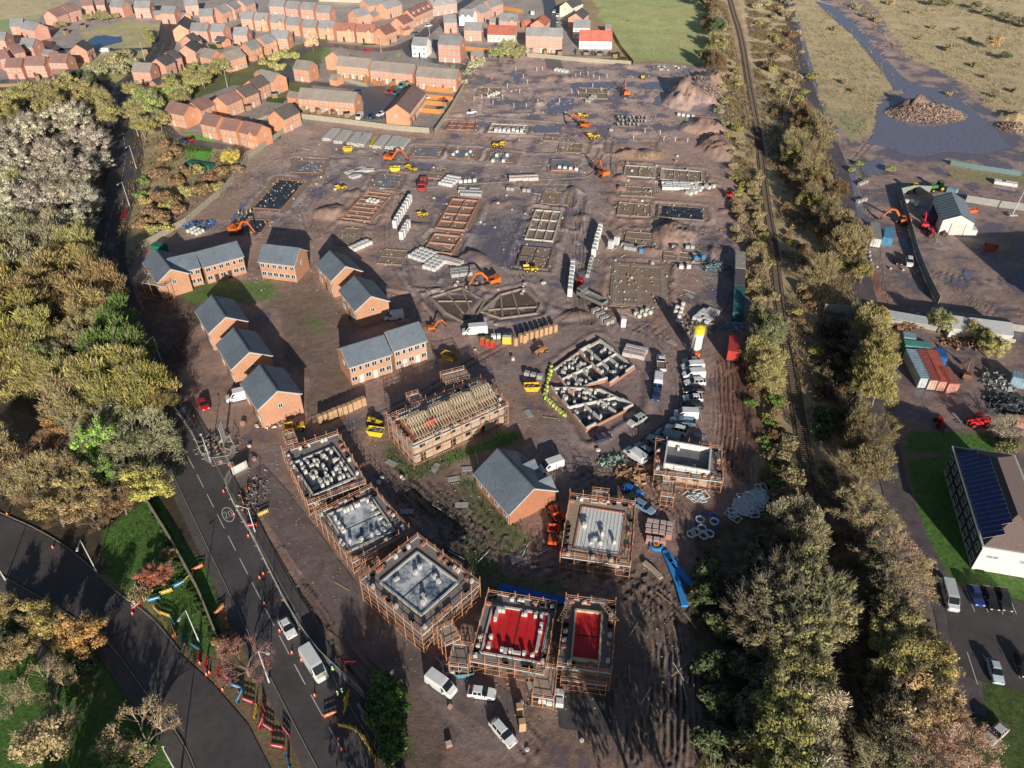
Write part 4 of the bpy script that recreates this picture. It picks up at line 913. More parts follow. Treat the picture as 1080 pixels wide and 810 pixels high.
HS=[
# left estate
((-6,54),(5,52),MAR,BRP,'','maroon roofed house cut by the left edge of the photo, behind the front row'),
((8,48.5),(20,46),MAR,BRP,'','maroon roofed house behind the two left semis of the front row'),
((6.5,61.5),(24.6,61.5),MAR,BRP,'','leftmost maroon roofed semi in the front row above the little lane'),
((27,59.6),(48.6,59.6),MAR,BRP,'','middle maroon roofed semi in the front row above the little lane'),
((52,56.5),(72.6,57),MAR,BRP,'','rightmost maroon roofed semi in the front row, beside the scrub triangle'),
((23,40),(37.6,40.8),GRS,BRP,'','grey roofed house behind the middle front row semi'),
((10.5,20),(24.6,19.5),GRS,BRP,'','grey roofed house by the green playing field, left of a pair'),
((26.5,21.5),(41,24.5),GRS,BRP,'','grey roofed house right of its neighbour by the green playing field'),
((-6,34),(7,34),GRS,BRP,'','grey roofed house at the left edge below the playing field'),
((50,11.5),(63.5,7),MAR,BRP,'','left half of the maroon roofed pair north of the pond, stepping up the slope'),
((65,6.5),(78,3),MAR,BRP,'','right half of the maroon roofed pair north of the pond'),
((80,47),(88,42),GRD,BRP,'','small dark roofed house standing alone at the left end of the pond'),
((84,-1),(97,-2),MAR,BRP,'','maroon roofed house at the top edge next to the maroon pair'),
((100,-2),(110,-2.5),MAR,BRP,'','second maroon roofed house at the top edge, left of a grey roof'),
((118,-.5),(132,.5),GRS,BRP,'','grey roofed house at the top edge north of the pond'),
((142,1),(159,1),GRS,BRP,'','grey roofed house at the top edge with a white porch, right of the pond'),
((170.5,6.5),(186,7),GRS,BRP,'','pale grey roofed house facing the blue wet road at the estate entrance'),
((193,-1),(208,-2),GRS,BRP,'','grey roofed house behind the pale grey one at the estate entrance'),
((209.5,9.5),(224.5,9),GRS,BRP,'','flat grey roofed house at the left end of the stepped row near the top'),
((226,7.5),(237,4),GRS,BRP,'','second house of the stepped grey row near the top'),
((238.6,4),(248,-1),GRS,BRP,'','third house of the stepped grey row near the top'),
((251,0),(262,-4),GRS,BRP,'','fourth house of the stepped grey row, cut by the top edge'),
((189,26),(195,17),GRD,BRK,'','brick house with its gable facing the camera beside the blue wet road'),
((202,24),(220.5,24.6),GRS,BRP,'','grey roofed house right of the gable fronted one'),
((223.7,24.8),(238,25.6),GRS,BRP,'','grey roofed house in the middle of the row behind the little lawns'),
((246.7,28.8),(262,29),GRS,BRP,'','grey roofed house at the right end of the row behind the little lawns'),
((195,48),(203,42),GRD,BRP,'','near black roofed house with a brick gable to the left, by the wet road'),
((195.5,38),(204,34.5),GRD,BRP,'','black roofed house behind the near black one by the wet road'),
((174,55),(184,52),GRD,BRP,'','right half of the dark pair above the junction'),
((164,62),(175,57),GRD,BRP,'','left half of the dark pair above the junction'),
((141,66),(161,66.7),TAU,BRP,'','taupe roofed house at the corner right above the north junction'),
((215,50.5),(228,53),TAU,BRK,'','taupe roofed house left of the big L shaped corner house'),
((233,56),(252,50.5),TAU,BRK,'w','big taupe roofed corner house facing the tree belt'),
((257,45.5),(269,41.5),GRS,BRK,'g','grey house with a small front gable at the left of the bend row'),
((272,39),(285,35),GRS,BRK,'g','grey house with a small front gable in the middle of the bend row'),
((286.5,31.8),(305,32.4),GRS,BRK,'','grey house with a tall right gable at the end of the bend row'),
((285,-1),(301,-.5),GRS,BRP,'w','leftmost house of the pale terrace at the top'),
((303,1),(316.5,2),GRS,BRP,'w','second house of the pale terrace at the top'),
((319,2),(333,3),GRS,BRP,'w','third house of the pale terrace at the top'),
((335,5),(350,6),GRS,BRP,'w','right end house of the pale terrace at the top'),
((255.5,12),(268,12.5),GRS,BRK,'','grey house starting the long row north of the estate green'),
((269.5,13.5),(283.5,14),GRS,BRK,'g','gabled grey house, second in the long row north of the estate green'),
((286.5,15.5),(301.5,16.2),GRS,BRK,'g','gabled grey house, third in the long row north of the estate green'),
((303.5,18),(318,19),GRS,BRK,'','plain grey house, fourth in the long row north of the estate green'),
((320.5,20.7),(335,21.4),GRS,BRK,'','plain grey house, fifth in the long row north of the estate green'),
((338,21.4),(354,22.7),GRS,BRK,'g','gabled grey house next to the red roofs in the long row'),
((356,24),(375,24.6),(.36,.14,.10),BRK,'g','red brown gabled house, left one of the two in the long row'),
((377,25.3),(396,26),(.36,.14,.10),BRK,'g','red brown gabled house, right one of the two in the long row'),
((399,29.5),(411,25),(.26,.11,.09),BRK,'','maroon house at the corner where the estate road bends north'),
((312.6,63),(329.5,65),TAU,BRK,'w','taupe roofed house alone between the hedge clump and the parking court'),
((350,55),(359,49.5),TAU,BRK,'','gable fronted taupe house at the left end of the long terraces'),
((371,11),(385,7.5),GRS,BRK,'','grey roofed house in front of the pale block at the top'),
((383,0),(400,-4),GRS,BRK,'','grey roofed house at the top edge with a conservatory'),
((401,3),(418,-2),GRS,BRK,'','grey roofed house at the top edge right of the conservatory'),
((418,19),(429,14.5),(.26,.11,.09),BRK,'','low maroon house joined to the long dormer terrace'),
((467,16),(481,15.5),GRS,BRP,'','three storey pale house at the mouth of the estate road'),
((486,9.5),(501,10.5),GRS,WHT_,'G','white house with twin gables near the top'),
((436,39),(452,40),GRS,WHT_,'','white fronted grey roofed house in the fork of the estate road'),
((490,23.5),(509,24),GRS,BRP,'w','pink brick house with grey roof between the white gables and the orange bungalow'),
((500,7.5),(511,3.5),GRS,BRP,'','grey roofed pink house stepping up behind the twin gables'),
((512,1),(525,-3),GRS,BRP,'','grey roofed pink house cut by the top edge above the orange fence'),
((527.5,14),(547,15),GRS,BRP,'g','grey roofed house with a centre gable behind the bungalow'),
((567,21),(573,15),REDT,BRP,'','small red roofed house with a brick gable behind the three storey block'),
((605,21),(623,21.5),GRS,CRM,'','pale grey roofed cream house behind the long red roof'),
((597,2),(609,-3),GRD,CRM,'','cream gable fronted house with dark roof by the muddy street'),
((607,14),(614,8),GRD,BRP,'','brick gable with black verges behind the pale grey roof'),
]
for a,b,r,wl_,fl,lab in HS:
    house(a,b,lab,r,wl_,flags=fl,eave=4.9,ridge=7.6)
house((357.5,59),(391.5,62.3),'taupe terrace left of the three long terraces, with white doors',TAU,BRK,doors=4,flags='w',name='terrace_block',cat='terrace',ridge=7.8)
house((392.7,64),(438,68),'pink brick terrace in the middle of the three long terraces',TAU,BRP,doors=5,flags='w',name='terrace_block',cat='terrace',ridge=7.8)
house((440.5,70),(484,73.3),'pink brick terrace at the right end of the three long terraces',TAU,BRP,doors=5,flags='w',name='terrace_block',cat='terrace',ridge=7.8)
house((316.7,92.5),(376.7,97.5),'taupe roofed terrace backing onto the stacked concrete beams',TAU,BRK,doors=5,flags='w',name='terrace_block',cat='terrace',ridge=7.8)
house((418,110),(436,88.5),'maroon roofed block with its gable to the camera beside the parking court',(.20,.13,.12),BRK,doors=2,name='terrace_block',cat='terrace',ridge=8.2,depth=9.5)
house((429,10.5),(450,1.5),'long maroon terrace with white roof dormers',(.26,.11,.09),BRK,flags='dw',doors=3,name='terrace_block',cat='terrace',ridge=8)
house((452,-1),(478,-5),'grey roofed terrace with white dormers at the top edge',GRS,BRP,flags='dw',doors=3,name='terrace_block',cat='terrace',ridge=8)
house((464,37),(488,38.5),'tall three storey pink brick block with grey roof',GRS,BRP,flags='3w',doors=3,eave=7.6,ridge=10.4,depth=9,name='town_house',cat='house')
house((555,29),(594,30),'three storey town houses with grey roof at the site corner',GRS,BRP,flags='3w',doors=3,eave=7.3,ridge=10,name='town_house',cat='house')
house((515,26.5),(545,27.5),'orange red roofed cream house beside the olive trees',REDT,CRM,doors=1,eave=3.4,ridge=6.6,depth=9,name='house')
house((611,32),(646,32.5),'long orange red roofed white house beside the meadow',REDT,WHT_,doors=1,eave=3.4,ridge=7,depth=10,name='house')
# the crescent north west of the site
CR=[((276.7,73.5),(294,77.5),TAU,'','taupe roofed house with white porch at the top of the crescent'),
((261.7,85),(275,79),(.155,.125,.115),'','dark taupe house second from the top of the crescent'),
((249,94),(264,88),(.155,.125,.115),'','dark taupe house in the middle of the crescent'),
((228.5,102.5),(246,95),MAR,'','maroon house in the middle of the crescent'),
((201,108),(216.7,101),MAR,'','maroon house second from the left of the crescent'),
((179,106.7),(200,111),MAR,'','maroon house at the left end of the crescent by the cul de sac'),
((216.7,119),(233.5,122.5),MAR,'','left house of the maroon terrace nearest the site fence'),
((236.7,124),(254,126.7),MAR,'','middle house of the maroon terrace nearest the site fence'),
((257.5,127.5),(276.7,131.7),MAR,'g','right house of the maroon terrace, with a front gable by the site fence'),
((289,117),(306.7,108.7),(.13,.11,.10),'','dark roofed house standing at the corner of the site fence')]
for a,b,r,fl,lab in CR: house(a,b,lab,r,BRK,flags=fl+'w')
GA=[((55,73.5),(70,73.5),MAR,'maroon garage in front of the right front row semi'),((46,52),(57,53),GRS,'grey garage behind the right front row semi'),
((160,85),(171,81),GRD,'dark garage beside the corner house at the junction'),((229,38),(239,39.5),GRD,'dark garage beside the little lawn of the estate'),
((210,69),(218,67),GRD,'dark garage left of the big L shaped corner house'),((350,78),(358,79.5),TAU,'taupe garage below the left long terrace'),
((305,96),(315,97.5),TAU,'taupe garage at the left end of the terrace behind the beams'),((277,73),(270,75),TAU,'tiny taupe garage beside the crescent top house'),
((389,14),(396,11),GRS,'grey garage attached near the conservatory'),((422,28),(430,26),(.26,.11,.09),'maroon garage by the low maroon house'),
((497,53.5),(510,54),GRS,'double garage with grey roof at the site corner'),((516,19),(523,19),GRS,'grey garage squeezed behind the orange bungalow'),
((552,22),(559,21),REDT,'red roofed garage behind the three storey block'),((638,26),(645,26),GRS,'grey garage at the meadow edge behind the long red roof'),
((161,12),(168,11),GRS,'grey garage between two houses facing the pond road'),((187,10),(196,14),GRS,'grey garage behind the pale grey corner house')]
for a,b,r,lab in GA: garage(a,b,lab,r)
bb=MB(); x,y=G(368,4); bb.box(0,0,0,34,14,8,CONC); bb.box(0,0,8,34.6,14.6,.5,BARGE); 
t=thing('apartment_block','long cream apartment block at the top edge of the estate','building',(x,y+10),-.15); add('wall',BRICK and (lambda m:(m.box(0,0,0,34,14,8,BRICK),m)[1])(MB()),t,color=CRM)
rf=MB(); rf.box(0,0,8,34.8,14.8,.4,BARGE); rf.box(0,0,8.4,33,13,1.6,BARGE,0,5,4.5); add('roof',rf,t)
for i in range(9):
    put_window(t,-15+i*3.75,-7.02,1,1.3,1.2,0,False); put_window(t,-15+i*3.75,-7.02,4.6,1.3,1.2,0,False)
# garden walls and fences of the estate
WOOD=M("fence_wood",(.33,.24,.15),.85,.2,2); WOODO=M("fence_orange_wood",(.60,.27,.08),.8,.2,2); GWALL=M("garden_wall_brick",(.40,.19,.12),.85,.2,3); CONCF=M("concrete_fence",(.42,.38,.30),.85,.18,1.5)
def panel_fence(px,label,mat,h=1.8,step=2.4,name='garden_fence',cat='fence',th=.07,post=True,group=None):
    P=resample(smooth(W(px),0),step)
    if len(P)<2: P=W(px)
    x0,y0=P[0]; t=thing(name,label,cat,(x0,y0),0,group); mb=MB(); pb=MB()
    for p,q in zip(P[:-1],P[1:]): mb.bar((p[0]-x0,p[1]-y0,h/2),(q[0]-x0,q[1]-y0,h/2),th,h,mat)
    add('panel_run',mb,t)
    if post:
        for p in P[:60]:
            o=MB() if p is P[0] else None
            if o is not None: o.box(0,0,0,.14,.14,h+.1,mat); pm=o.mesh('post')
            add('post',pm,t,(p[0]-x0,p[1]-y0,0))
    return t
FEN=[([(150,262),(196,236),(232,206),(247,190),(262,168),(284,152),(300,140),(316,125)],CONCF,1.9,'long pale fence separating the brambles from the north west of the site'),
([(316,125),(350,129),(390,134),(420,138),(459,141)],CONCF,2.0,'cream boundary wall behind the taupe terrace and the parking court'),
([(459,141),(475,118),(492,88)],CONCF,2.0,'cream boundary wall climbing north past the orange garden fences'),
([(556,60),(580,62),(610,65),(668,69)],CONCF,1.8,'pale fence along the north edge of the site below the red roofs'),
([(668,68),(655,52),(643,30)],WOOD,1.6,'thin fence between the red roofed houses and the meadow'),
([(0,92),(40,90)],WOOD,1.2,'low fence beside the lane at the far left')]
for px,m,h,lab in FEN: panel_fence(px,lab,m,h)
rg=random.Random(8)
def gardens(A,B,n,dl,lab,mat,grp):
    """short fences dividing the back gardens"""
    a=Vector(G(*A)); b=Vector(G(*B)); d=(b-a); u=d.normalized(); v=Vector((u.y,-u.x))
    if v.y>0: v=-v
    for i in range(n+1):
        p=a+d*(i/n); mb=MB(); mb.bar((0,0,.85),(v.x*dl,v.y*dl,.85),.06,1.7,mat); mb.tube((v.x*dl,v.y*dl,0),(v.x*dl,v.y*dl,1.85),.06,mat,5)
        thing('garden_fence',lab,'fence',(p.x,p.y),0,grp,mb)
gardens((318,117),(376,124),6,6,'short timber fence dividing the gardens behind the taupe terrace',WOOD,'garden dividers behind the taupe terrace')
gardens((358,76),(392,81),5,7,'short timber fence dividing the gardens of the left long terrace',WOOD,'garden dividers of the left terrace')
gardens((393,83),(438,89),5,7,'timber fence dividing the gardens of the middle long terrace',WOODO,'garden dividers of the middle terrace')
gardens((441,88),(482,93),5,7,'orange timber fence dividing the gardens of the right long terrace',WOODO,'garden dividers of the right terrace')
gardens((610,54),(655,57),5,6,'dark timber fence dividing the gardens of the long red roof',WOOD,'garden dividers of the long red roof')
gardens((556,52),(592,54),4,5,'timber fence dividing the gardens of the three storey town houses',WOOD,'garden dividers of the town houses')
for px,lab in [([(449,96),(484,99)],'orange garden fence nearest the right long terrace'),([(448,104),(480,107)],'second orange garden fence beside the maroon roofed block'),([(446,110),(476,113)],'third orange garden fence beside the maroon roofed block'),
 ([(440,118),(470,121)],'brown garden fence beside the maroon roofed block'),([(518,8),(552,14)],'orange garden fence near the top behind the centre gable house'),([(393,88),(404,92)],'orange brick screen beside the parked red car'),([(480,52),(523,56)],'orange garden fence by the double garage')]:
    panel_fence(px,lab,WOODO,1.8)
for px,lab in [([(280,97),(300,100)],'turquoise hoarding in the garden at the top of the crescent')]:
    panel_fence(px,lab,M("turquoise",(.25,.5,.48),.6),1.6)
panel_fence([(357,84),(388,92)],'cream garden wall below the left long terrace',CONCF,1.4)
panel_fence([(283,115),(268,130),(300,118)],'pale wall round the corner garden of the crescent',CONCF,1.2)
for px in [[(312,64,)][0:0]]: pass
def lawn(px,c=LAWN): 
    sheet('lawn',px,M("lawn_grass",(.09,.15,.035),.9,.3,1.5,.2),.03)
for px in [[(282,102),(302,104),(298,109),(280,107)],[(288,138),(298,136),(296,146),(288,148)],[(196,150),(226,153),(222,160),(195,158)],[(219,46),(234,48),(236,52),(222,52)],[(320,112),(330,113),(326,122),(316,120)],[(392,41),(422,38),(415,46),(380,48)],[(612,58),(660,60),(662,63),(612,62)],[(167,86),(182,84),(176,96),(166,96)]]: lawn(px)
# ---- the new houses of the site
NB=dict(near=True,wall=(.56,.30,.185),roof=SLT)
house((277,257.5),(316,262),'new brick semi detached pair with pale patio doors, facing the muddy lawn',ridge=7.9,eave=5.0,depth=8.2,doors=0,wins=6,**NB)
house((347.5,264.5),(364.5,281),'new house, upper of the two gable to gable beside the dirt road',ridge=7.8,eave=5,depth=8.6,doors=1,wins=3,**NB)
house((373.5,291),(391.5,312.5),'new house, lower of the two gable to gable beside the dirt road',ridge=7.8,eave=5,depth=8.8,doors=1,wins=3,**NB)
house((223,311.5),(238,334.5),'uppermost of the three new detached houses beside the main road',ridge=7.8,eave=5,depth=9,doors=1,wins=3,**NB)
house((246,346),(263,371.5),'middle one of the three new detached houses beside the main road',ridge=7.8,eave=5,depth=9,doors=1,wins=3,**NB)
house((273.5,385),(292.5,412.5),'lowest of the three new detached houses, next to the site entrance',ridge=7.8,eave=5,depth=9.2,doors=1,wins=3,**NB)
house((359,367.5),(405,353.5),'left half of the new brick terrace with white doors',ridge=7.6,eave=5,depth=8,doors=2,wins=6,flags='w',**NB)
house((406,350.5),(442,339.5),'right half of the new brick terrace, roof stepped higher',ridge=7.9,eave=5.2,depth=8,doors=2,wins=5,flags='w',near=True,wall=(.58,.36,.25),roof=SLT)
house((206.8,266),(250,254.5),'right part of the long new terrace near the green skip',ridge=7.6,eave=5,depth=8,doors=2,wins=6,**NB)
house((176,273),(206,266.2),'middle part of the long new terrace, still scaffolded at its left end',ridge=7.4,eave=5,depth=8,doors=1,wins=4,**NB)
house((164,263),(180,284),'gable fronted left end of the long new terrace inside scaffolding',ridge=7.6,eave=5,depth=8,doors=0,wins=2,**NB)
cot=house((524.4,473.5),(563.5,515.5),'new low house with two small roof gablets, beside the tyre tracks',SLT,(.46,.20,.115),10.5,3.0,6.6,near=True,wins=4,doors=0,flags='n')
def gablet(parent,x,side=1):
    g=MB(); dp=10.5/2; sl=(6.6-3.0)/dp
    y0=dp*.98*side; z0=3.0; zt=z0+1.9; yb=side*(dp-(zt-3.0)/sl)
    g.poly([(x-1.8,y0,z0+.15),(x+1.8,y0,z0+.15),(x,y0,zt)],BARGE,flip=side>0)
    for s in (-1,1):
        q=[(x,y0+side*.15,zt+.1),(x+s*1.95,y0+side*.15,z0+.1),(x,yb,zt+.1)]; g.poly(q,ROOFM,flip=(s*side)>0); 
    add('gablet',g,parent,color=SLT)
gablet(cot,-1.5); gablet(cot,3.6)
# ---- office with solar panels
def office():
    zr=6.0
    P=[Vector(G(*p,zr)) for p in ((1003.6,470.5),(1070,478.7),(1116,590),(1036,577))]
    lab='white and dark office building with a hipped roof covered by solar panels'
    # length runs north-south
    A,Bc,C_,D=P; L=(A-D).length; Wd=(A-Bc).length; u=(D-A).normalized(); ang=math.atan2(u.y,u.x)+math.pi/2
    c=(A+Bc+C_+D)/4; t=thing('office_building',lab,'office',(c.x,c.y),ang)
    WR=M("render_white",(.78,.76,.72),.7,.08,1); DK=M("office_dark",(.05,.05,.06),.6,.15,1); RT=M("office_tiles",(.20,.15,.14),.8,.2,3)
    hx,hy=Wd/2,L/2
    w_=MB(); w_.box(0,0,0,2*hx-.8,2*hy-.8,zr-.3,WR); add('wall',w_,t)
    d_=MB(); d_.box(-hx+.36,0,.4,.08,2*hy-1.2,4.8,DK); add('cladding',d_,t)
    e=MB(); e.box(0,0,zr-.3,2*hx,2*hy,.3,BARGE); add('eaves',e,t)
    r=MB(); zp=zr+3.2; k=.46
    ins=hx
    v=[(-hx+.3,-hy+.3,zr+.0),(hx-.3,-hy+.3,zr),(hx-.3,hy-.3,zr),(-hx+.3,hy-.3,zr),(0,-hy+ins,zp),(0,hy-ins,zp)]
    if hy<=ins: v[4]=(0,-1,zp); v[5]=(0,1,zp)
    add('roof',(r.poly([v[0],v[1],v[4]],RT),r.poly([v[1],v[2],v[5],v[4]],RT),r.poly([v[2],v[3],v[5]],DK),r.poly([v[3],v[0],v[4],v[5]],DK),r)[-1],t)
    PVG=M("solar_glass",(.012,.025,.12),.15,.15,1,spec=.8)
    nx=Vector((hx-.3,0,zp-zr)); nx.normalize()
    base=Vector((-hx+.3,0,zr)); nrm=Vector((-nx.z,0,nx.x))
    S=(Vector((0,0,zp))-base).length; pv=MB(); pv.box(0,0,0,1.62,.96,.05,PVG); pv.box(0,0,-.01,1.68,1.02,.04,BARGE); pm=pv.mesh('solar_panel')
    tilt=math.atan2(zp-zr,hx-.3)
    for ci in range(3):
        for ri in range(int((2*hy-4)/1.08)):
            if ci==2 and ri<2: continue
            if ci==2 and ri>int((2*hy-4)/1.08)-3: continue
            y=-hy+2.2+ri*1.08; s=S*(.16+ci*.26); 
            if abs(y)>hy-ins+ (1-s/S)*ins-.6 and False: continue
            p=base+nx*s+nrm*.12; o=add('solar_panel',pm,t,(p.x,y,p.z)); o.rotation_euler=(0,-tilt,0)
    n=9
    for i in range(n):
        y=-hy+1.8+i*(2*hy-3.6)/(n-1)
        put_window(t,-hx+.28,y,3.4,1.5,1.3,-math.pi/2,True); put_window(t,-hx+.28,y,.8,1.5,1.3,-math.pi/2,True)
    for x in (-3,2): put_window(t,x,-hy+.36,3.2,1.8,.8,0,False)
office()
# ---- barn
def barn():
    zr=6.2; A=Vector(G(1003.5,203,zr)); Bf=Vector(G(1014,227,zr)); d=Bf-A; ang=math.atan2(d.y,d.x)+math.pi/2; c=(A+Bf)/2; L=d.length; wd=8.2
    t=thing('barn','white gabled workshop barn with blue grey sheet roof in the fenced yard','barn',(c.x,c.y),ang)
    WS=M("barn_white",(.78,.76,.70),.6,.06,1); RS=M("barn_roof",(.22,.27,.31),.5,.12,1); ze=4.3; hx=wd/2; hy=L/2
    w_=MB(); v=[(-hx,-hy,0),(hx,-hy,0),(hx,hy,0),(-hx,hy,0),(-hx,-hy,ze),(hx,-hy,ze),(hx,hy,ze),(-hx,hy,ze),(0,-hy,zr),(0,hy,zr)]
    w_.poly([v[0],v[1],v[5],v[8],v[4]],WS); w_.poly([v[2],v[3],v[7],v[9],v[6]],WS); w_.poly([v[1],v[2],v[6],v[5]],WS); w_.poly([v[3],v[0],v[4],v[7]],WS); add('wall',w_,t)
    r=MB()
    for s in (-1,1):
        q=[(0,-hy-.3,zr+.05),(s*(hx+.3),-hy-.3,ze-.1),(s*(hx+.3),hy+.3,ze-.1),(0,hy+.3,zr+.05)]
        r.poly([(a,b,z+.08) for a,b,z in q],RS,flip=s<0); r.poly(q,RS,flip=s>0)
        for i in range(1,10):
            y=-hy+i*2*hy/10; r.bar((0,y,zr+.15),(s*(hx+.3),y,ze),.06,.06,RS)
    add('roof',r,t)
    d_=MB(); d_.box(.3,-hy-.04,0,3.6,.06,3.4,M("barn_door",(.66,.64,.60),.6,.1,1)); add('door',d_,t)
    for x in (-1.6,2.2):
        b_=MB(); b_.box(x,-hy-.08,0,.1,.06,3.7,M("door_rail",(.12,.12,.12),.5)); add('door_rail',b_,t)
    s=MB(); s.box(hx+.8,-hy+1.4,0,1.6,2.6,2.1,WS); add('lean_to',s,t)
barn()
def longshed():
    zr=4.6; a=Vector(G(1003,331,zr)); b=Vector(G(1068,339,zr)); d=b-a; c=(a+b)/2; L=d.length
    t=thing('long_shed','long low white sided shed behind the round olive trees','shed',(c.x,c.y),math.atan2(d.y,d.x))
    m=MB(); m.box(0,0,0,L,7,3.2,M("shed_white",(.6,.6,.57),.7,.15,.6,dirt=.5)); add('wall',m,t)
    m=MB(); RS=M("shed_roof",(.16,.16,.17),.7,.2,.6)
    m.hexa([(-L/2,-3.8,3.0),(L/2,-3.8,3.0),(L/2,0,4.2),(-L/2,0,4.2),(-L/2,-3.8,3.1),(L/2,-3.8,3.1),(L/2,0,4.3),(-L/2,0,4.3)],M("shed_sheet",(.5,.52,.53),.5,.15,1)); m.hexa([(-L/2,.01,4.2),(L/2,.01,4.2),(L/2,3.8,3.0),(-L/2,3.8,3.0),(-L/2,.01,4.3),(L/2,.01,4.3),(L/2,3.8,3.1),(-L/2,3.8,3.1)],RS); add('roof',m,t)
    for x in (-5,1.5,7): put_window(t,x,-3.52,1.2,1.0,.8,0,False)
longshed()
# yard walls
MESHF=M("palisade",(.30,.33,.31),.6,.15,2); DWALL=M("yard_wall",(.36,.35,.33),.8,.2,1)
panel_fence([(948.5,206),(956,232),(966,270),(978,300),(989,322)],'pale grey palisade fence down the west side of the workshop yard',MESHF,2.4,2.6,'palisade_fence')
panel_fence([(948.5,206),(962,203),(984,204)],'short palisade return at the north west corner of the workshop yard',MESHF,2.4,2.6,'palisade_fence')
panel_fence([(1018,213),(1050,218),(1092,224)],'concrete wall running east from the white barn',DWALL,2.2,3,'yard_wall','wall',.15)
panel_fence([(934,342),(960,344),(1003,352)],'long white beam topped wall in front of the open shed',DWALL,1.4,3,'yard_wall','wall',.2)
panel_fence([(868,330),(890,332),(909,336)],'pale concrete block wall between the brambles and the muddy road',DWALL,2.6,3,'yard_wall','wall',.25)
panel_fence([(903,362),(905,400),(903,440)],'rusty fence hidden behind the tall hedge',DWALL,1.6,3,'yard_fence')
panel_fence([(1002,174),(1030,179),(1085,187)],'blue green mesh fence on the grass island by the flood',M("mesh_blue",(.16,.24,.26),.6,.2,2),1.6,3,'mesh_fence')
panel_fence([(1050,346),(1090,352)],'fence line behind the right end of the long shed',DWALL,1.8,3,'yard_fence')
panel_fence([(152,525),(180,570),(210,625),(236,690)],'stone coloured garden wall along the grass bank',M("stone_wall",(.33,.29,.22),.85,.25,2),1.3,2,'stone_wall','wall',.3,False)
panel_fence([(378,745),(395,772),(410,800),(425,830)],'pale low retaining wall curving round the yellow barriers',M("stone_wall2",(.30,.27,.24),.85,.25,2),.9,1.5,'retaining_wall','wall',.35,False)
# open shed at the yard corner
def openshed():
    x,y,a,L,Wd=rect([(936,332),(980,336),(976,348),(934,343)],2.5)
    t=thing('open_shed','grey open fronted lean-to full of scrap timber beside the muddy road','shed',(x,y),a)
    m=MB(); m.box(0,Wd/2-.1,0,L,.2,3,DWALL); m.box(-L/2+.1,0,0,.2,Wd,2.6,DWALL); add('wall',m,t)
    m=MB(); m.hexa([(-L/2,0,2.7),(L/2,0,2.7),(L/2,Wd/2+.3,3.1),(-L/2,Wd/2+.3,3.1),(-L/2,0,2.78),(L/2,0,2.78),(L/2,Wd/2+.3,3.2),(-L/2,Wd/2+.3,3.2)],M("shed_sheet",(.5,.52,.53),.5,.15,1)); add('roof',m,t)
openshed()
# big warehouse east of the picture, its shadow reaches the yard
t=thing('warehouse','grey warehouse beyond the right edge of the photo','warehouse',(G(1150,345)[0]+13,G(1150,345)[1]),.1)
m=MB(); m.box(6,0,0,44,26,11,DWALL); add('wall',m,t); m=MB(); m.box(6,0,11,45,27,.3,M("shed_sheet",(.5,.52,.53),.5,.15,1)); m.box(6,0,11.3,44,26,2,M("shed_sheet",(.5,.52,.53),.5,.15,1),0,.3,12); add('roof',m,t)

rh=random.Random(12); HS_=[]
shm=MB(); shm.box(0,0,0,2.2,1.6,1.9,WOOD); shm.hexa([(-1.2,-.9,1.85),(1.2,-.9,1.85),(1.2,0,2.35),(-1.2,0,2.35),(-1.2,-.9,1.93),(1.2,-.9,1.93),(1.2,0,2.43),(-1.2,0,2.43)],GLASS); shm.hexa([(-1.2,.01,2.35),(1.2,.01,2.35),(1.2,.9,1.85),(-1.2,.9,1.85),(-1.2,.01,2.43),(1.2,.01,2.43),(1.2,.9,1.93),(-1.2,.9,1.93)],GLASS); SHM=shm.mesh('garden_shed')
for (px,py) in [(322,117),(336,120),(352,122),(366,124),(362,80),(376,82),(388,84),(400,87),(416,89),(430,91),(452,93),(468,95),(290,103),(272,110),(262,116),(300,50),(232,50),(250,52),(66,84),(40,84),(88,30),(70,36),(212,40),(220,36),(186,38),(560,55),(575,57),(590,58),(618,59),(632,60),(648,61),(470,112),(465,119),(540,34),(500,36),(284,52),(204,62),(154,56),(30,30),(8,62)]:
    x,y=G(px,py); o=add('garden_shed',SHM,None,(x,y,0),rh.uniform(0,3.1)); tag(o,'small timber garden shed behind the estate houses','shed','garden sheds of the estate')
# ---------------------------------------------------------------- plant, vehicles, materials on site
PAINT_M=M("car_paint",rough=.3,var=.04,oc=True,spec=.6,dirt=.1); RUB=M("rubber",(.02,.02,.022),.8,.2,4); CGL=M("car_glass",(.012,.016,.022),.08,.1,1,spec=.9)
RIM=M("rim",(.35,.35,.36),.4,.1,3,metal=.6); LAMPM=M("headlight",(.75,.75,.7),.2,.1,2); RLAMP=M("rear_light",(.4,.02,.02),.3,.1,2); TRIM=M("black_trim",(.03,.03,.032),.6,.1,2)
MP=M("machine_paint",rough=.45,var=.18,oc=True,dirt=.45); STEEL=M("steel_dark",(.09,.085,.08),.6,.3,2); TRK=M("track_mud",(.11,.085,.07),.9,.3,3,.2)
def ring(x,hw,z0,z1,tw,inset=0):
    return [(x,-hw,z0+.12),(x,-hw*.93,z0),(x,hw*.93,z0),(x,hw,z0+.12),(x,hw,z0+(z1-z0)*.62),(x,tw,z1),(x,-tw,z1),(x,-hw,z0+(z1-z0)*.62)]
def wheel_mesh():
    m=MB(); m.tube((0,-.11,0),(0,.11,0),.33,RUB,14); return m.mesh('tyre')
def rim_mesh():
    m=MB(); m.tube((0,-.12,0),(0,.12,0),.20,RIM,10); return m.mesh('rim')
WH=wheel_mesh(); RMM=rim_mesh()
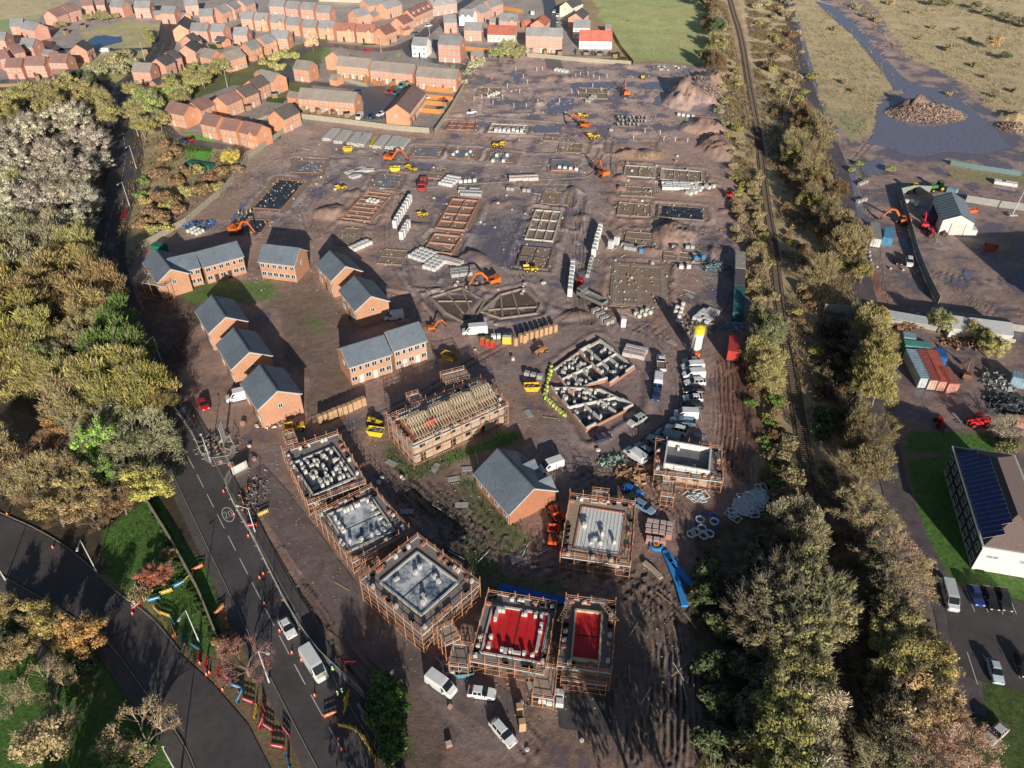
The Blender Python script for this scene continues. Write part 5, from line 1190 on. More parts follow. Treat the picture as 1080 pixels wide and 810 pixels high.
def mk_car(kind,name,label,cat,color,loc,rz,group=None):
    t=thing(name,label,cat,loc,rz,group); L={'hatch':4.1,'suv':4.6,'estate':4.7,'van':4.9,'pickup':5.2,'bigvan':6.0,'dropside':5.9,'minibus':5.6}[kind]; h=L/2
    W2={'van':.97,'bigvan':1.02,'pickup':.92,'suv':.93,'dropside':1.0,'minibus':.98}.get(kind,.87)
    b=MB()
    if kind in('hatch','suv','estate'):
        zr={'hatch':1.45,'suv':1.72,'estate':1.48}[kind]; zb=.92 if kind!='suv' else 1.05
        rear=h-.05 if kind!='hatch' else h-.12
        S=[(-h,.62,.35,.62),(-h+.12,.82,.22,.72),(-h+.55,W2,.2,zb-.1),(-h+1.15,W2,.2,zb),(0,W2,.2,zb+.03),(h-.7,W2,.2,zb+.05),(h-.15,W2*.94,.24,zb+.02),(h,.72,.35,zb-.15)]
        b.loft([ring(x,w,z0,z1,w*.86) for x,w,z0,z1 in S],PAINT_M)
        add('body',b,t,color=color)["paint"]=1
        c=MB(); cw=W2*.84; x0=-h+1.15;x1=-h+1.95;x2=rear-.75;x3=rear
        c.loft([[(x0,-cw,zb-.02),(x0,cw,zb-.02),(x0+.02,cw*.96,zb),(x0+.02,-cw*.96,zb)],[(x1,-cw,zb-.02),(x1,cw,zb-.02),(x1,cw*.8,zr-.03),(x1,-cw*.8,zr-.03)],[(x2,-cw,zb),(x2,cw,zb),(x2,cw*.8,zr-.03),(x2,-cw*.8,zr-.03)],[(x3-.05,-cw,zb),(x3-.05,cw,zb),(x3-.25,cw*.8,zb+.12),(x3-.25,-cw*.8,zb+.12)]],CGL)
        add('window',c,t)
        r=MB(); r.hexa([(x1-.02,-cw*.8,zr-.06),(x1-.02,cw*.8,zr-.06),(x1-.02,cw*.8,zr-.06),(x1-.02,cw*.8,zr-.06)]*0+[(x1-.05,-cw*.81,zr-.06),(x2+.1,-cw*.81,zr-.06),(x2+.1,cw*.81,zr-.06),(x1-.05,cw*.81,zr-.06),(x1+.12,-cw*.7,zr+.02),(x2-.05,-cw*.7,zr+.02),(x2-.05,cw*.7,zr+.02),(x1+.12,cw*.7,zr+.02)],PAINT_M)
        for s in(-1,1):
            for xx in (x1+.02,(x1+x2)/2,x2): r.bar((xx,s*(cw+.005),zb),(xx,s*(cw*.81),zr-.04),.09,.03,PAINT_M)
        add('roof',r,t,color=color)["paint"]=1
        ax=(-h+.8,h-.8)
    elif kind in('van','bigvan','minibus'):
        zr=2.0 if kind!='bigvan' else 2.35; zb=1.15
        S=[(-h,.70,.35,.8,.6),(-h+.15,.9,.25,.98,.75),(-h+.75,W2,.22,1.15,.85),(-h+1.6,W2,.22,zr-.05,W2*.83),(-h+2.0,W2,.22,zr,W2*.86),(h-.1,W2,.22,zr,W2*.86),(h,W2*.96,.28,zr-.08,W2*.8)]
        b.loft([ring(x,w,z0,z1,tw) for x,w,z0,z1,tw in S],PAINT_M); add('body',b,t,color=color)["paint"]=1
        c=MB(); k0=-h+.80;k1=-h+1.56
        c.poly([(k0,-.78,1.2),(k1,-W2*.80,zr-.06),(k1,W2*.80,zr-.06),(k0,.78,1.2)],CGL,flip=True); c.poly([(k0-.02,-.78,1.22),(k0-.02,.78,1.22),(k1-.02,W2*.80,zr-.04),(k1-.02,-W2*.80,zr-.04)],CGL,flip=True)
        for s in(-1,1):
            p=[(-h+1.0,s*(W2+.012),1.22),(-h+2.1,s*(W2+.012),1.22),(-h+2.1,s*(W2*.9+.02),zr-.3),(-h+1.5,s*(W2*.9+.02),zr-.3)]; c.poly(p,CGL,flip=s>0)
            if kind=='minibus':
                for q in range(3):
                    x=-h+2.4+q*.95; c.poly([(x,s*(W2+.012),1.25),(x+.8,s*(W2+.012),1.25),(x+.8,s*(W2*.91+.02),zr-.3),(x,s*(W2*.91+.02),zr-.3)],CGL,flip=s>0)
        add('window',c,t); ax=(-h+.95,h-1.05)
    else:
        zr=1.75;zb=1.05
        S=[(-h,.65,.4,.8),(-h+.15,.85,.3,.95),(-h+.6,W2,.3,zb),(-h+1.3,W2,.3,zb+.05),(-h+2.9,W2,.3,zb+.05)]
        b.loft([ring(x,w,z0,z1,w*.88) for x,w,z0,z1 in S],PAINT_M)
        # bed
        bx0=-h+2.9;
        b.box((bx0+h)/2,0,.45,h-bx0,W2*2,.2,PAINT_M)
        for s in(-1,1): b.box((bx0+h)/2,s*(W2-.04),.65,h-bx0,.07,.5,PAINT_M)
        b.box(h-.04,0,.65,.07,W2*2-.1,.48,PAINT_M)
        add('body',b,t,color=color)["paint"]=1
        c=MB();cw=W2*.86;x0=-h+1.2;x1=-h+1.85;x2=-h+2.75;x3=-h+2.95
        c.loft([[(x0,-cw,zb),(x0,cw,zb),(x0+.02,cw*.96,zb+.02),(x0+.02,-cw*.96,zb+.02)],[(x1,-cw,zb),(x1,cw,zb),(x1,cw*.82,zr-.04),(x1,-cw*.82,zr-.04)],[(x2,-cw,zb),(x2,cw,zb),(x2,cw*.82,zr-.04),(x2,-cw*.82,zr-.04)],[(x3,-cw,zb),(x3,cw,zb),(x3,cw*.86,zb+.1),(x3,-cw*.86,zb+.1)]],CGL); add('window',c,t)
        r=MB(); r.box((x1+x2)/2,0,zr-.06,x2-x1+.15,cw*1.64,.07,PAINT_M,0,.08,.06); add('roof',r,t,color=color)["paint"]=1
        if kind=='dropside':
            l=MB(); l.box((bx0+h)/2,0,.66,h-bx0-.2,W2*1.8,.25,M("load_rubble",(.22,.18,.15),.9,.5,4)); add('load',l,t)
        ax=(-h+.9,h-1.0)
    for x in ax:
        for s in(-1,1):
            w_=add('wheel',WH,t,(x,s*(W2-.1),.33)); add('rim',RMM,w_,(0,0,0))
    for s in(-1,1):
        l=MB(); l.box(-h+.06,s*(W2*.62),.62,.12,.34,.14,LAMPM); add('headlight',l,t)
        l=MB(); l.box(h-.02,s*(W2*.8),.8,.08,.16,.2,RLAMP); add('rear_light',l,t)
    for s in (-1,1):
        l=MB(); l.box(-h+1.45,s*(W2+.1),1.05,.12,.18,.14,TRIM); add('mirror',l,t)
    return t
CARP={}
def car(kind,p,q,col,label,group=None,name=None,cat=None):
    """p : front of the vehicle, q : its tail, both surveyed"""
    a=Vector(G(*p,.8)); b=Vector(G(*q,.8)); c=(a+b)/2; rz=math.atan2(b.y-a.y,b.x-a.x)
    name=name or {'van':'van','bigvan':'van','pickup':'pickup_truck','minibus':'minibus','dropside':'dropside_truck'}.get(kind,'car'); cat=cat or name.replace('_',' ')
    if kind not in CARP:
        CARP[kind]=mk_car(kind,name,label,cat,col,(c.x,c.y),rz,group); return CARP[kind]
    o=dup(CARP[kind],(c.x,c.y),rz,label,group,color=col); o["category"]=cat
    if not group and "group" in o.keys(): del o["group"]
    o.color=(1,1,1,1); return o
WV=(.84,.85,.86); SLV=(.42,.44,.46); BLK=(.02,.02,.024); BLU=(.03,.07,.22); SKY=(.12,.28,.5); RED=(.55,.02,.03); TEAL=(.30,.42,.46)
v=car('bigvan',(343,719),(320,683),WV,'white van with a yellow chevron nose parked on the main road')
ch=MB()
for i in range(4): ch.box(-2.62+i*.18,0,1.06+i*.045,.09,1.3-.1*i,.02,M("hi_vis_yellow",(.6,.65,.05),.5))
add('chevron',ch,v)
car('hatch',(310,673),(296,649),WV,'white car driving down the main road ahead of the van')
car('van',(479,731),(452,712),WV,'white van with its rear doors by the skips, below the red floored plot')
car('hatch',(520,731),(496,728),WV,'white hatchback parked in front of the red floored plot')
car('estate',(542,785),(519,758),WV,'white estate car parked nearest the bottom of the photo')
car('hatch',(219,434),(210,417),RED,'bright red car on the mud beside the three detached houses')
car('bigvan',(245,419),(262,415),WV,'white van parked against the lowest detached house')
car('van',(407,334),(423,332),WV,'white van in the shadow of the lower gable house')
car('bigvan',(491,349),(510,347.5),WV,'white minibus like van beside the row of coloured doors')
car('suv',(662,448),(682,437),(.55,.55,.54),'beige white people carrier parked alone by the half built block walls')
car('hatch',(644,457),(626,464),(.04,.05,.10),'dark blue car beside the brick corner of the half built block')
car('van',(571,494),(591,487),WV,'white van beside the low gablet house')
Grow='vehicles in the long row facing the site office track'
row=[((719,380),(740,380),SLV,'hatch','grey blue car at the top of the long parked row'),((720,387),(741,386),WV,'van','white van topmost in the long parked row'),((721,395),(742,394),WV,'van','second white van of the long parked row'),
((724,403),(742,402),WV,'suv','white estate under the second van of the long parked row'),((721,411),(743,411),BLK,'estate','black car between the white vans of the long row'),((722,419),(740,419),WV,'hatch','white car between the two dark cars of the long row'),
((719,428),(741,427),(.03,.035,.05),'suv','dark car below the fourth white van of the long row'),((713,436),(734,437),WV,'van','white van where the long row starts to curve'),((709,443),(731,445),(.16,.24,.36),'pickup','blue grey pickup in the curve of the long row'),
((704,450),(723,455),WV,'suv','white car below the blue grey pickup in the curve'),((694,455),(714,464),TEAL,'van','pale blue van in the curve of the parked row'),((683,459),(703,468),(.45,.55,.62),'hatch','silver blue car near the end of the parked row'),
((672,467),(688,480),TEAL,'estate','pale blue estate second from the end of the curved row'),((661,473),(679,486),WV,'van','white van at the very end of the curved row')]
for p,q,c,k,l in row: car(k,p,q,c,l)
car('dropside',(697,373),(698,391),WV,'white pickup topmost of the three vehicles parked in line')
car('van',(695,391),(694,405),WV,'white van in the middle of the three parked in line')
car('pickup',(691,423),(694,405),(.03,.06,.16),'dark blue pickup, lowest of the three parked in line')
car('hatch',(677,522),(656,511),(.02,.16,.55),'bright blue car beside the timber heap')
car('hatch',(678,531),(662,520),(.03,.05,.05),'dark green car squeezed between two blue cars')
car('estate',(688,539),(669,527),(.20,.32,.45),'light blue estate next to the white insulated floor plot')
car('minibus',(1007,645),(998,612),(.6,.63,.64),'white minibus at the edge of the office car park')
car('hatch',(1034,637),(1026,617),(.02,.05,.22),'blue car, left of the three parked by the office')
car('estate',(1049,640),(1041,620),BLK,'black car in the middle of the three parked by the office')
car('suv',(1063,643),(1055,620),(.03,.035,.035),'dark suv, right of the three parked by the office')
car('hatch',(1054,718),(1047,696),(.55,.66,.72),'pale blue hatchback alone in the lower bays')
car('hatch',(1044,779),(1058,766),(.6,.6,.58),'white car half hidden in the lower right shade')
car('hatch',(1083,711),(1077,692),BLK,'dark car at the right edge of the lower bays')
car('suv',(960,281),(959,270),WV,'white car parked behind the row of concrete blocks')
car('hatch',(949,280),(946.5,269),(.05,.02,.03),'dark car behind the row of concrete blocks')
for p,q,c,k,l in [((376,126),(382,119),WV,'van','white van parked at the corner of the parking court'),((389,124),(393,120),BLU,'hatch','blue car by the wall of the parking court'),((398,121),(405,118),WV,'hatch','white car against the maroon roofed block'),
((407,97),(415,95),RED,'hatch','red car in the parking court behind the orange screen'),((414,99),(420,95),(.02,.12,.16),'hatch','teal car beside the red car in the parking court'),((421,92),(428,88),(.1,.3,.35),'van','turquoise van at the back of the parking court'),
((464,104),(472,103),RED,'hatch','red car between the orange garden fences'),((448,99),(452,103),WV,'hatch','pale car beside the orange garden fences'),((382,54),(391,53),RED,'hatch','red car driving on the estate road'),
((189,146),(197,148),(.02,.05,.15),'hatch','dark blue car on the crescent cul de sac'),((198,144),(202,147),RED,'hatch','red car nosing out at the crescent cul de sac'),((372,95),(380,96),BLU,'hatch','blue car behind the taupe terrace'),
((106,53),(113,53),WV,'van','white van on the lane south of the pond'),((448,27),(455,26),WV,'hatch','white car parked by the estate road bend'),((434,34),(440,35),(.05,.2,.2),'hatch','green car outside the low maroon house'),
((586,9),(583,14),WV,'hatch','white car upper in the muddy street'),((589,13),(587,18),WV,'hatch','white car lower in the muddy street'),((590,20),(587,24),SLV,'hatch','silver car at the foot of the muddy street'),((563,11),(561,16),WV,'van','white van by the small red roofed house'),
((486,71),(492,73),(.1,.12,.2),'hatch','dark car by the double garage wall'),((494,118),(500,117),WV,'hatch','white car at the end of the right terrace') ]:
    car(k,p,q,c,l)
# ---------------------------------------------------------------- excavators, dumpers, lorries
ORG_=(.75,.17,.03); YELM=(.75,.50,.03); REDM=(.55,.03,.03)
def excavator(p,body_dir,arm_dir,label,col=ORG_,s=1.0,reach=1.0,name='excavator'):
    x,y=G(*p); t=thing(name,label,'excavator',(x,y),body_dir); t.scale=(s,s,s)
    for sy in(-1,1):
        m=MB(); m.loft([[(-1.9,sy*1.1-.3,.25),(-1.9,sy*1.1+.3,.25),(-1.9,sy*1.1+.3,.6),(-1.9,sy*1.1-.3,.6)],[(-1.5,sy*1.1-.3,0),(-1.5,sy*1.1+.3,0),(-1.5,sy*1.1+.3,.85),(-1.5,sy*1.1-.3,.85)],[(1.5,sy*1.1-.3,0),(1.5,sy*1.1+.3,0),(1.5,sy*1.1+.3,.85),(1.5,sy*1.1-.3,.85)],[(1.9,sy*1.1-.3,.25),(1.9,sy*1.1+.3,.25),(1.9,sy*1.1+.3,.6),(1.9,sy*1.1-.3,.6)]],TRK); add('track',m,t)
    u=add('upper_body',(lambda m:(m.box(-.5,0,1.0,3.0,2.5,.95,MP,0,.1,.08),m.box(-1.6,0,1.0,.9,2.5,1.3,MP,0,.15,.1),m.tube((0,0,.7),(0,0,1.05),.8,STEEL,12),m)[-1])(MB()),t,(0,0,0),arm_dir-body_dir,color=col)
    m=MB(); m.box(.55,.75,1.9,1.3,.95,.95,CGL,0,.12,.05); m.box(.55,.75,2.85,1.2,.9,.08,MP); m.box(.55,.75,1.85,1.34,.99,.1,MP); add('cab',m,u,color=col)
    m=MB(); a=(.9,-.1,1.6); b_=(2.9*reach,-.1,4.2); c=(4.6*reach,-.1,4.3); m.bar(a,b_,.35,.55,MP); m.bar(b_,c,.33,.45,MP); add('boom',m,u,color=col)
    m=MB(); e=(6.4*reach,-.1,1.6); m.bar((4.3*reach,-.1,4.6),e,.28,.36,MP); add('stick',m,u,color=col)
    m=MB(); m.tube((1.4,-.1,1.8),(3.0*reach,-.1,3.6),.07,STEEL,6); m.tube((3.2*reach,-.1,4.7),(4.4*reach,-.1,4.8),.07,STEEL,6); add('hydraulic_ram',m,u)
    m=MB(); ex=6.4*reach; m.hexa([(ex-.5,-.65,.5),(ex+.3,-.65,.6),(ex+.3,.45,.6),(ex-.5,.45,.5),(ex-.55,-.65,1.3),(ex+.15,-.65,1.7),(ex+.15,.45,1.7),(ex-.55,.45,1.3)],STEEL); add('bucket',m,u)
    return t
excavator((250,246),.2,-.35,'orange excavator digging beside the long terrace and the group of workers')
excavator((412,170),.1,-.25,'orange excavator loading the yellow skip south of the beam stacks',s=1.0)
excavator((660,101),1.3,1.7,'orange excavator far back on the flooded ground below the red roofs')
excavator((616,135),.4,2.7,'orange excavator with its arm raised in the middle of the northern plots')
excavator((636,186),.6,2.0,'orange excavator at the crossing of the site lanes')
excavator((519,300),0.1,3.6,'orange excavator trenching the angled foundations')
excavator((456,348),-.4,.3,'small orange excavator beside the end of the new terrace',s=.55,name='mini_excavator')
excavator((952,236),.3,2.9,'orange excavator behind the blue cabin at the fenced yard',s=.95)
excavator((974,240),1.2,1.3,'red excavator with its arm up in front of the barn',col=(.6,.03,.06),s=.8)
excavator((1018,398),.2,1.2,'rusty excavator without paint beside the containers',col=(.25,.12,.07),s=.7)
excavator((768,208),1.2,-1.5,'red and yellow excavator at the foot of the spoil bank',col=REDM,s=.7)
def dumper(p,rz,label,col=YELM,s=1.0,skip=None,group=None):
    x,y=G(*p); t=thing('dumper',label,'dumper',(x,y),rz,group); t.scale=(s,s,s)
    m=MB(); m.box(.9,0,.6,2.0,1.5,.6,MP,0,.1,.05); m.box(-.7,0,.6,1.4,.9,.4,STEEL); add('body',m,t,color=col)
    m=MB(); m.box(.55,0,1.2,.5,.5,.45,TRIM); add('seat',m,t)
    m=MB()
    for a,b in (((.9,-.6,1.1),(.9,-.6,2.6)),((.9,.6,1.1),(.9,.6,2.6)),((.9,-.6,2.6),(.9,.6,2.6))): m.bar(a,b,.08,.08,TRIM)
    add('roll_bar',m,t)
    m=MB(); k=MP; o=[(-2.1,-1.0),(-.35,-1.0),(-.35,1.0),(-2.1,1.0)]; i_=[(-1.8,-.7),(-.6,-.7),(-.6,.7),(-1.8,.7)]
    tub(m,i_,o,.75,1.55,.07,MP); add('skip',m,t,color=skip or col)
    for xx in(-1.1,1.1):
        for s2 in(-1,1): mm=MB(); mm.tube((xx,s2*.72,.5),(xx,s2*1.08,.5),.5,RUB,12); mm.tube((xx,s2*.7,.5),(xx,s2*1.1,.5),.22,MP,8); add('wheel',mm,t,color=col)
    return t
def tub(m,lo,hi,z0,z1,th,mat):
    n=4
    def sh(p,d): c=(sum(q[0] for q in p)/4,sum(q[1] for q in p)/4); return [(q[0]+(c[0]-q[0])*d,q[1]+(c[1]-q[1])*d) for q in p]
    li=sh(lo,.12); hi2=sh(hi,.1)
    for i in range(4):
        j=(i+1)%4
        m.poly([(*lo[i],z0),(*lo[j],z0),(*hi[j],z1),(*hi[i],z1)],mat)
        m.poly([(*li[i],z0+th),(*li[j],z0+th),(*hi2[j],z1),(*hi2[i],z1)],mat,flip=True)
        m.poly([(*hi[i],z1),(*hi[j],z1),(*hi2[j],z1),(*hi2[i],z1)],mat)
    m.poly([(*lo[k],z0) for k in (3,2,1,0)],mat); m.poly([(*q,z0+th) for q in li],mat)
dumper((626,146),.2,'yellow dumper beside the raised excavator',s=1.1)
dumper((526,155),2.9,'yellow dumper driving past the row of small slabs',s=1.1)
dumper((615,124),.3,'pale yellow dumper by the stacked drainage rings')
dumper((560,286),.1,'yellow dumper at the corner of the dark slab')
dumper((446,228),.4,'small yellow dumper west of the brick foundations',s=.8)
dumper((434,180),-.6,'yellow dumper waiting near the digger and its skip')
dumper((678,83),1.4,'small yellow dumper alone on the flooded mud',s=.9)
dumper((586,545),1.9,'orange dumper upper of the two beside the white insulated floor plot',col=(.8,.12,.03),s=1.0)
dumper((583,568),-1.7,'orange dumper lower of the two beside the white insulated floor plot',col=(.8,.12,.03),s=1.0)
dumper((360,200),.5,'yellow dumper near the small sand heap',s=.9)
dumper((312,453),.3,'yellow dumper parked at the front of the lowest detached house',s=1.0)
def skip_bin(p,rz,label,col,s=1.0,load=(.3,.26,.22),g=None):
    x,y=G(*p); t=thing('skip',label,'skip',(x,y),rz,g); t.scale=(s,s,s); m=MB()
    tub(m,[(-1.2,-.8),(1.2,-.8),(1.2,.8),(-1.2,.8)],[(-1.8,-.9),(1.8,-.9),(1.8,.9),(-1.8,.9)],.05,1.35,.06,MP); add('body',m,t,color=col)
    m=MB(); r=random.Random(int(p[0]*7))
    for i in range(14): m.box(r.uniform(-1.1,1.1),r.uniform(-.5,.5),r.uniform(.75,1.1),r.uniform(.2,.8),r.uniform(.2,.5),r.uniform(.15,.4),M("waste",load,.9,.5,5),r.uniform(0,3))
    add('load',m,t); return t
skip_bin((561,411),.05,'yellow skip of rubble beside the half built block walls',YELM)
skip_bin((474,378),-.5,'yellow skip in the shade at the end of the new terrace',(.7,.4,.04))
skip_bin((397,458),-.2,'yellow skip at the left end of the roof truss plot',(.8,.62,.04))
skip_bin((367,159),.1,'yellow skip at the foot of the beam stacks',YELM)
skip_bin((417,180),.05,'bright yellow skip under the excavator arm',(.85,.7,.04))
skip_bin((1044,263),-.5,'red skip on the muddy workshop yard',(.6,.06,.04))
skip_bin((1025,224),.1,'orange skip by the corner of the barn',(.75,.16,.05),.8)
skip_bin((477,708),.2,'white skip beside the rear of the white van',(.55,.53,.5),.8)
skip_bin((490,711),.1,'blue skip next to the white skip',(.12,.26,.38),.8)
# telehandlers and forklifts
def telehandler(p,rz,label,col=REDM,s=1.0):
    x,y=G(*p); t=thing('telehandler',label,'telehandler',(x,y),rz); t.scale=(s,s,s)
    m=MB(); m.box(0,0,.6,4.2,1.5,.8,MP,0,.15,.1); m.box(1.2,-.55,1.3,1.6,.6,.6,MP); add('body',m,t,color=col)
    m=MB(); m.box(-.1,.5,1.35,1.3,.85,1.1,CGL,0,.1,.05); m.box(-.1,.5,2.45,1.2,.8,.08,MP); add('cab',m,t,color=col)
    m=MB(); m.bar((1.9,-.05,1.9),(-2.6,-.05,1.5),.35,.4,MP); add('boom',m,t,color=col)
    m=MB(); m.box(-2.8,0,.4,.12,1.2,1.1,STEEL); m.box(-3.3,-.35,.4,1.0,.12,.08,STEEL); m.box(-3.3,.35,.4,1.0,.12,.08,STEEL); add('forks',m,t)
    for xx in(-1.4,1.4):
        for s2 in(-1,1): mm=MB(); mm.tube((xx,s2*.75,.6),(xx,s2*1.15,.6),.6,RUB,12); mm.tube((xx,s2*.73,.6),(xx,s2*1.17,.6),.28,MP,8); add('wheel',mm,t,color=col)
    return t
telehandler((611,303),1.5,'red telehandler beside the upright white stack in the middle of the site')
telehandler((457,300),.3,'yellow telehandler behind the angled foundations',YELM,.8) if False else None
telehandler((1030,448),.1,'red access machine parked on the shaded tarmac',(.6,.03,.04),1.0)
telehandler((990,448),1.4,'small red machine at the edge of the shaded tarmac',(.5,.03,.05),.7)
telehandler((395,447),2.8,'yellow loader at the left end of the roof truss plot',YELM,.7)
telehandler((570,372),.7,'orange loader at the tip of the half built block walls',(.5,.25,.12),.7)
telehandler((981,248),1.2,'red fork truck beside the red excavator',(.6,.03,.05),.8)
telehandler((995,246),1.2,'rust red tractor shovel in front of the barn wall',(.35,.06,.03),.7)
def tractor(p,rz,label,col,s=1.0):
    x,y=G(*p); t=thing('tractor',label,'tractor',(x,y),rz); t.scale=(s,s,s)
    m=MB(); m.box(-1.0,0,.9,2.2,.9,.75,MP,0,.15,.08); m.box(.8,0,.8,1.4,1.3,.4,MP); add('body',m,t,color=col)
    m=MB(); m.box(.7,0,1.2,1.4,1.3,1.3,CGL,0,.12,.08); m.box(.7,0,2.5,1.4,1.3,.1,MP); add('cab',m,t,color=col)
    for xx,r in((-1.6,.5),(.9,.85)):
        for s2 in(-1,1): mm=MB(); mm.tube((xx,s2*.7,r),(xx,s2*1.15,r),r,RUB,14); mm.tube((xx,s2*.68,r),(xx,s2*1.17,r),r*.45,M("yellow_hub",(.7,.5,.05),.5),8); add('wheel',mm,t)
    return t
tractor((960,202),.3,'yellow tractor at the north west corner of the yard fence',(.8,.45,.02),1.1)
tractor((987,201),.2,'green tractor with yellow wheels behind the barn',(.06,.25,.04),1.2)
def lorry(p,q,label,col,bed,bedlen=.62,load=None):
    a=Vector(G(*p,1)); b=Vector(G(*q,1)); c=(a+b)/2; L=8.2; t=thing('lorry',label,'lorry',(c.x,c.y),math.atan2(b.y-a.y,b.x-a.x))
    m=MB(); m.box(-3.2,0,.7,1.9,2.4,2.2,MP,0,.12,.1); add('cab',m,t,color=col)
    m=MB(); m.poly([(-4.17,-1.05,1.6),(-4.12,-1.02,2.6),(-4.12,1.02,2.6),(-4.17,1.05,1.6)],CGL); m.box(-3.4,0,1.9,1.0,2.44,.6,CGL); add('window',m,t)
    m=MB(); m.box(.9,0,.7,6.2,2.4,.25,STEEL); add('chassis',m,t)
    m=MB(); 
    if load!='box':
        m.box(1.0,0,.96,6.2,2.45,.12,MP)
        for s in(-1,1): m.box(1.0,s*1.2,1.08,6.2,.06,.8 if load!='flat' else .1,MP)
        m.box(4.05,0,1.08,.06,2.4,.8,MP); m.box(-2.05,0,1.08,.06,2.4,1.0,MP)
    else: m.box(1.0,0,.96,6.2,2.5,2.4,MP)
    add('cargo_bed',m,t,color=bed)
    for xx in(-3.2,2.0,3.2):
        for s2 in(-1,1): mm=MB(); mm.tube((xx,s2*.85,.5),(xx,s2*1.2,.5),.5,RUB,12); add('wheel',mm,t)
    if load=='bricks':
        for i in range(4):
            for s in (-1,1): mm=MB(); mm.box(-1.2+i*1.3,s*.55,1.09,1.15,.95,.95,M("brick_load",(.45,.18,.12),.85,.3,6)); add('load',mm,t)
    return t
lorry((444,203),(448,186),'red lorry carrying brick packs up the western site lane',(.45,.04,.04),(.4,.05,.04),load='bricks')
lorry((617,311),(632,318),'grey tipper lorry beside the ladder of slabs',(.2,.21,.2),(.25,.26,.25))
lorry((774,357),(772,381),'red box lorry parked under the olive trees at the end of the site',(.55,.04,.03),(.6,.06,.05),load='box')
# cabins and containers
CORR=M("container_paint",rough=.55,var=.2,oc=True,dirt=.35,scale=1)
def container(p,q,wd,col,label,z=0,ht=2.6,name='shipping_container',cat='container',group=None,wall=None):
    a=Vector(G(*p,ht+z)); b=Vector(G(*q,ht+z)); c=(a+b)/2; d=b-a; L=d.length; t=thing(name,label,cat,(c.x,c.y,z),math.atan2(d.y,d.x),group)
    m=MB(); m.box(0,0,.1,L-.1,wd-.1,ht-.15,CORR)
    n=int(L/.6)
    for i in range(n):
        x=-L/2+(i+.5)*L/n
        for s in(-1,1): m.box(x,s*(wd/2-.04),.2,.28,.05,ht-.4,CORR)
    add('wall',m,t,color=wall or col)
    m=MB(); m.box(0,0,ht-.05,L,wd,.08,CORR)
    for i in range(n): m.box(-L/2+(i+.5)*L/n,0,ht+.03,.3,wd-.3,.03,CORR)
    add('roof',m,t,color=col)
    m=MB()
    for sx in(-1,1):
        for sy in(-1,1): m.box(sx*(L/2-.08),sy*(wd/2-.08),0,.17,.17,ht+.02,CORR)
    add('corner_post',m,t,color=[q*.7 for q in col])
    for s in(-1,1):
        dd=MB(); dd.box(-L/2-.0,s*wd*.25,.2,.07,wd*.44,ht-.4,CORR); dd.bar((-L/2-.06,s*wd*.2,.3),(-L/2-.06,s*wd*.2,ht-.3),.04,.04,STEEL); add('door',dd,t,color=wall or col)
    return t
CT_=[((977,399.5),(961,368),(.30,.42,.52),'blue shipping container on the left of the block of four',(.6,.66,.7)),((987,401.5),(971.5,368),(.36,.10,.09),'dark red shipping container second from the left of the block of four',(.62,.45,.38)),
((997,403),(982,368.5),(.52,.13,.09),'orange red shipping container third from the left of the block of four',(.62,.32,.26)),((1007,405),(995,386),(.40,.14,.11),'short brown red shipping container at the right end of the block',(.62,.3,.26))]
for p,q,c,l,wc in CT_: container(p,q,2.44,c,l,wall=wc)
container((953,352.5),(966,354.5),2.44,(.30,.46,.50),'pale blue container lying across behind the block of four')
container((954,361),(981,364),2.44,(.12,.36,.34),'teal container lying across in front of the pale blue one')
container((994,377),(991,367),2.4,(.03,.13,.38),'deep blue tank like container behind the orange red one',ht=2.4)
container((779,330),(780,302),2.7,(.04,.15,.17),'dark teal site cabin at the south end of the cabin row by the railway',ht=2.7,name='site_cabin',cat='site cabin')
container((780,301),(781,284),2.7,(.12,.11,.12),'grey roofed site cabin in the middle of the cabin row',ht=2.7,name='site_cabin',cat='site cabin')
container((781,283),(781,265),2.7,(.36,.33,.31),'rust stained white site cabin at the north end of the cabin row',ht=2.7,name='site_cabin',cat='site cabin')
container((925,252),(923,234),2.7,(.30,.30,.30),'grey roofed white cabin beside the muddy east road',wall=(.7,.7,.68),name='site_cabin',cat='site cabin')
container((937,251),(939,240),2.7,(.10,.30,.50),'bright blue cabin beside the white cabin in the east yard',name='site_cabin',cat='site cabin')
container((1001,197),(1010,200),2.2,(.28,.42,.48),'pale blue trailer at the back of the barn',ht=1.6,name='trailer',cat='trailer')
container((173,259),(161,257),2.4,(.02,.22,.12),'green storage container by the left end of the long terrace')
container((1068,394),(1086,398),2.6,(.28,.42,.52),'blue container at the right edge by the scrap machines')
container((1072,441),(1090,445),2.6,(.55,.28,.2),'orange pink flatbed body at the right edge',ht=1.4,name='truck_body',cat='truck body')
container((990,213),(984,228),2.6,(.05,.04,.12),'dark purple lorry body between the yard fence and the barn',ht=2.6,name='truck_body',cat='truck body')
container((197,170),(223,174),2.2,(.02,.20,.13),'green framed compound store inside the brambles',ht=1.4,name='green_store',cat='store')
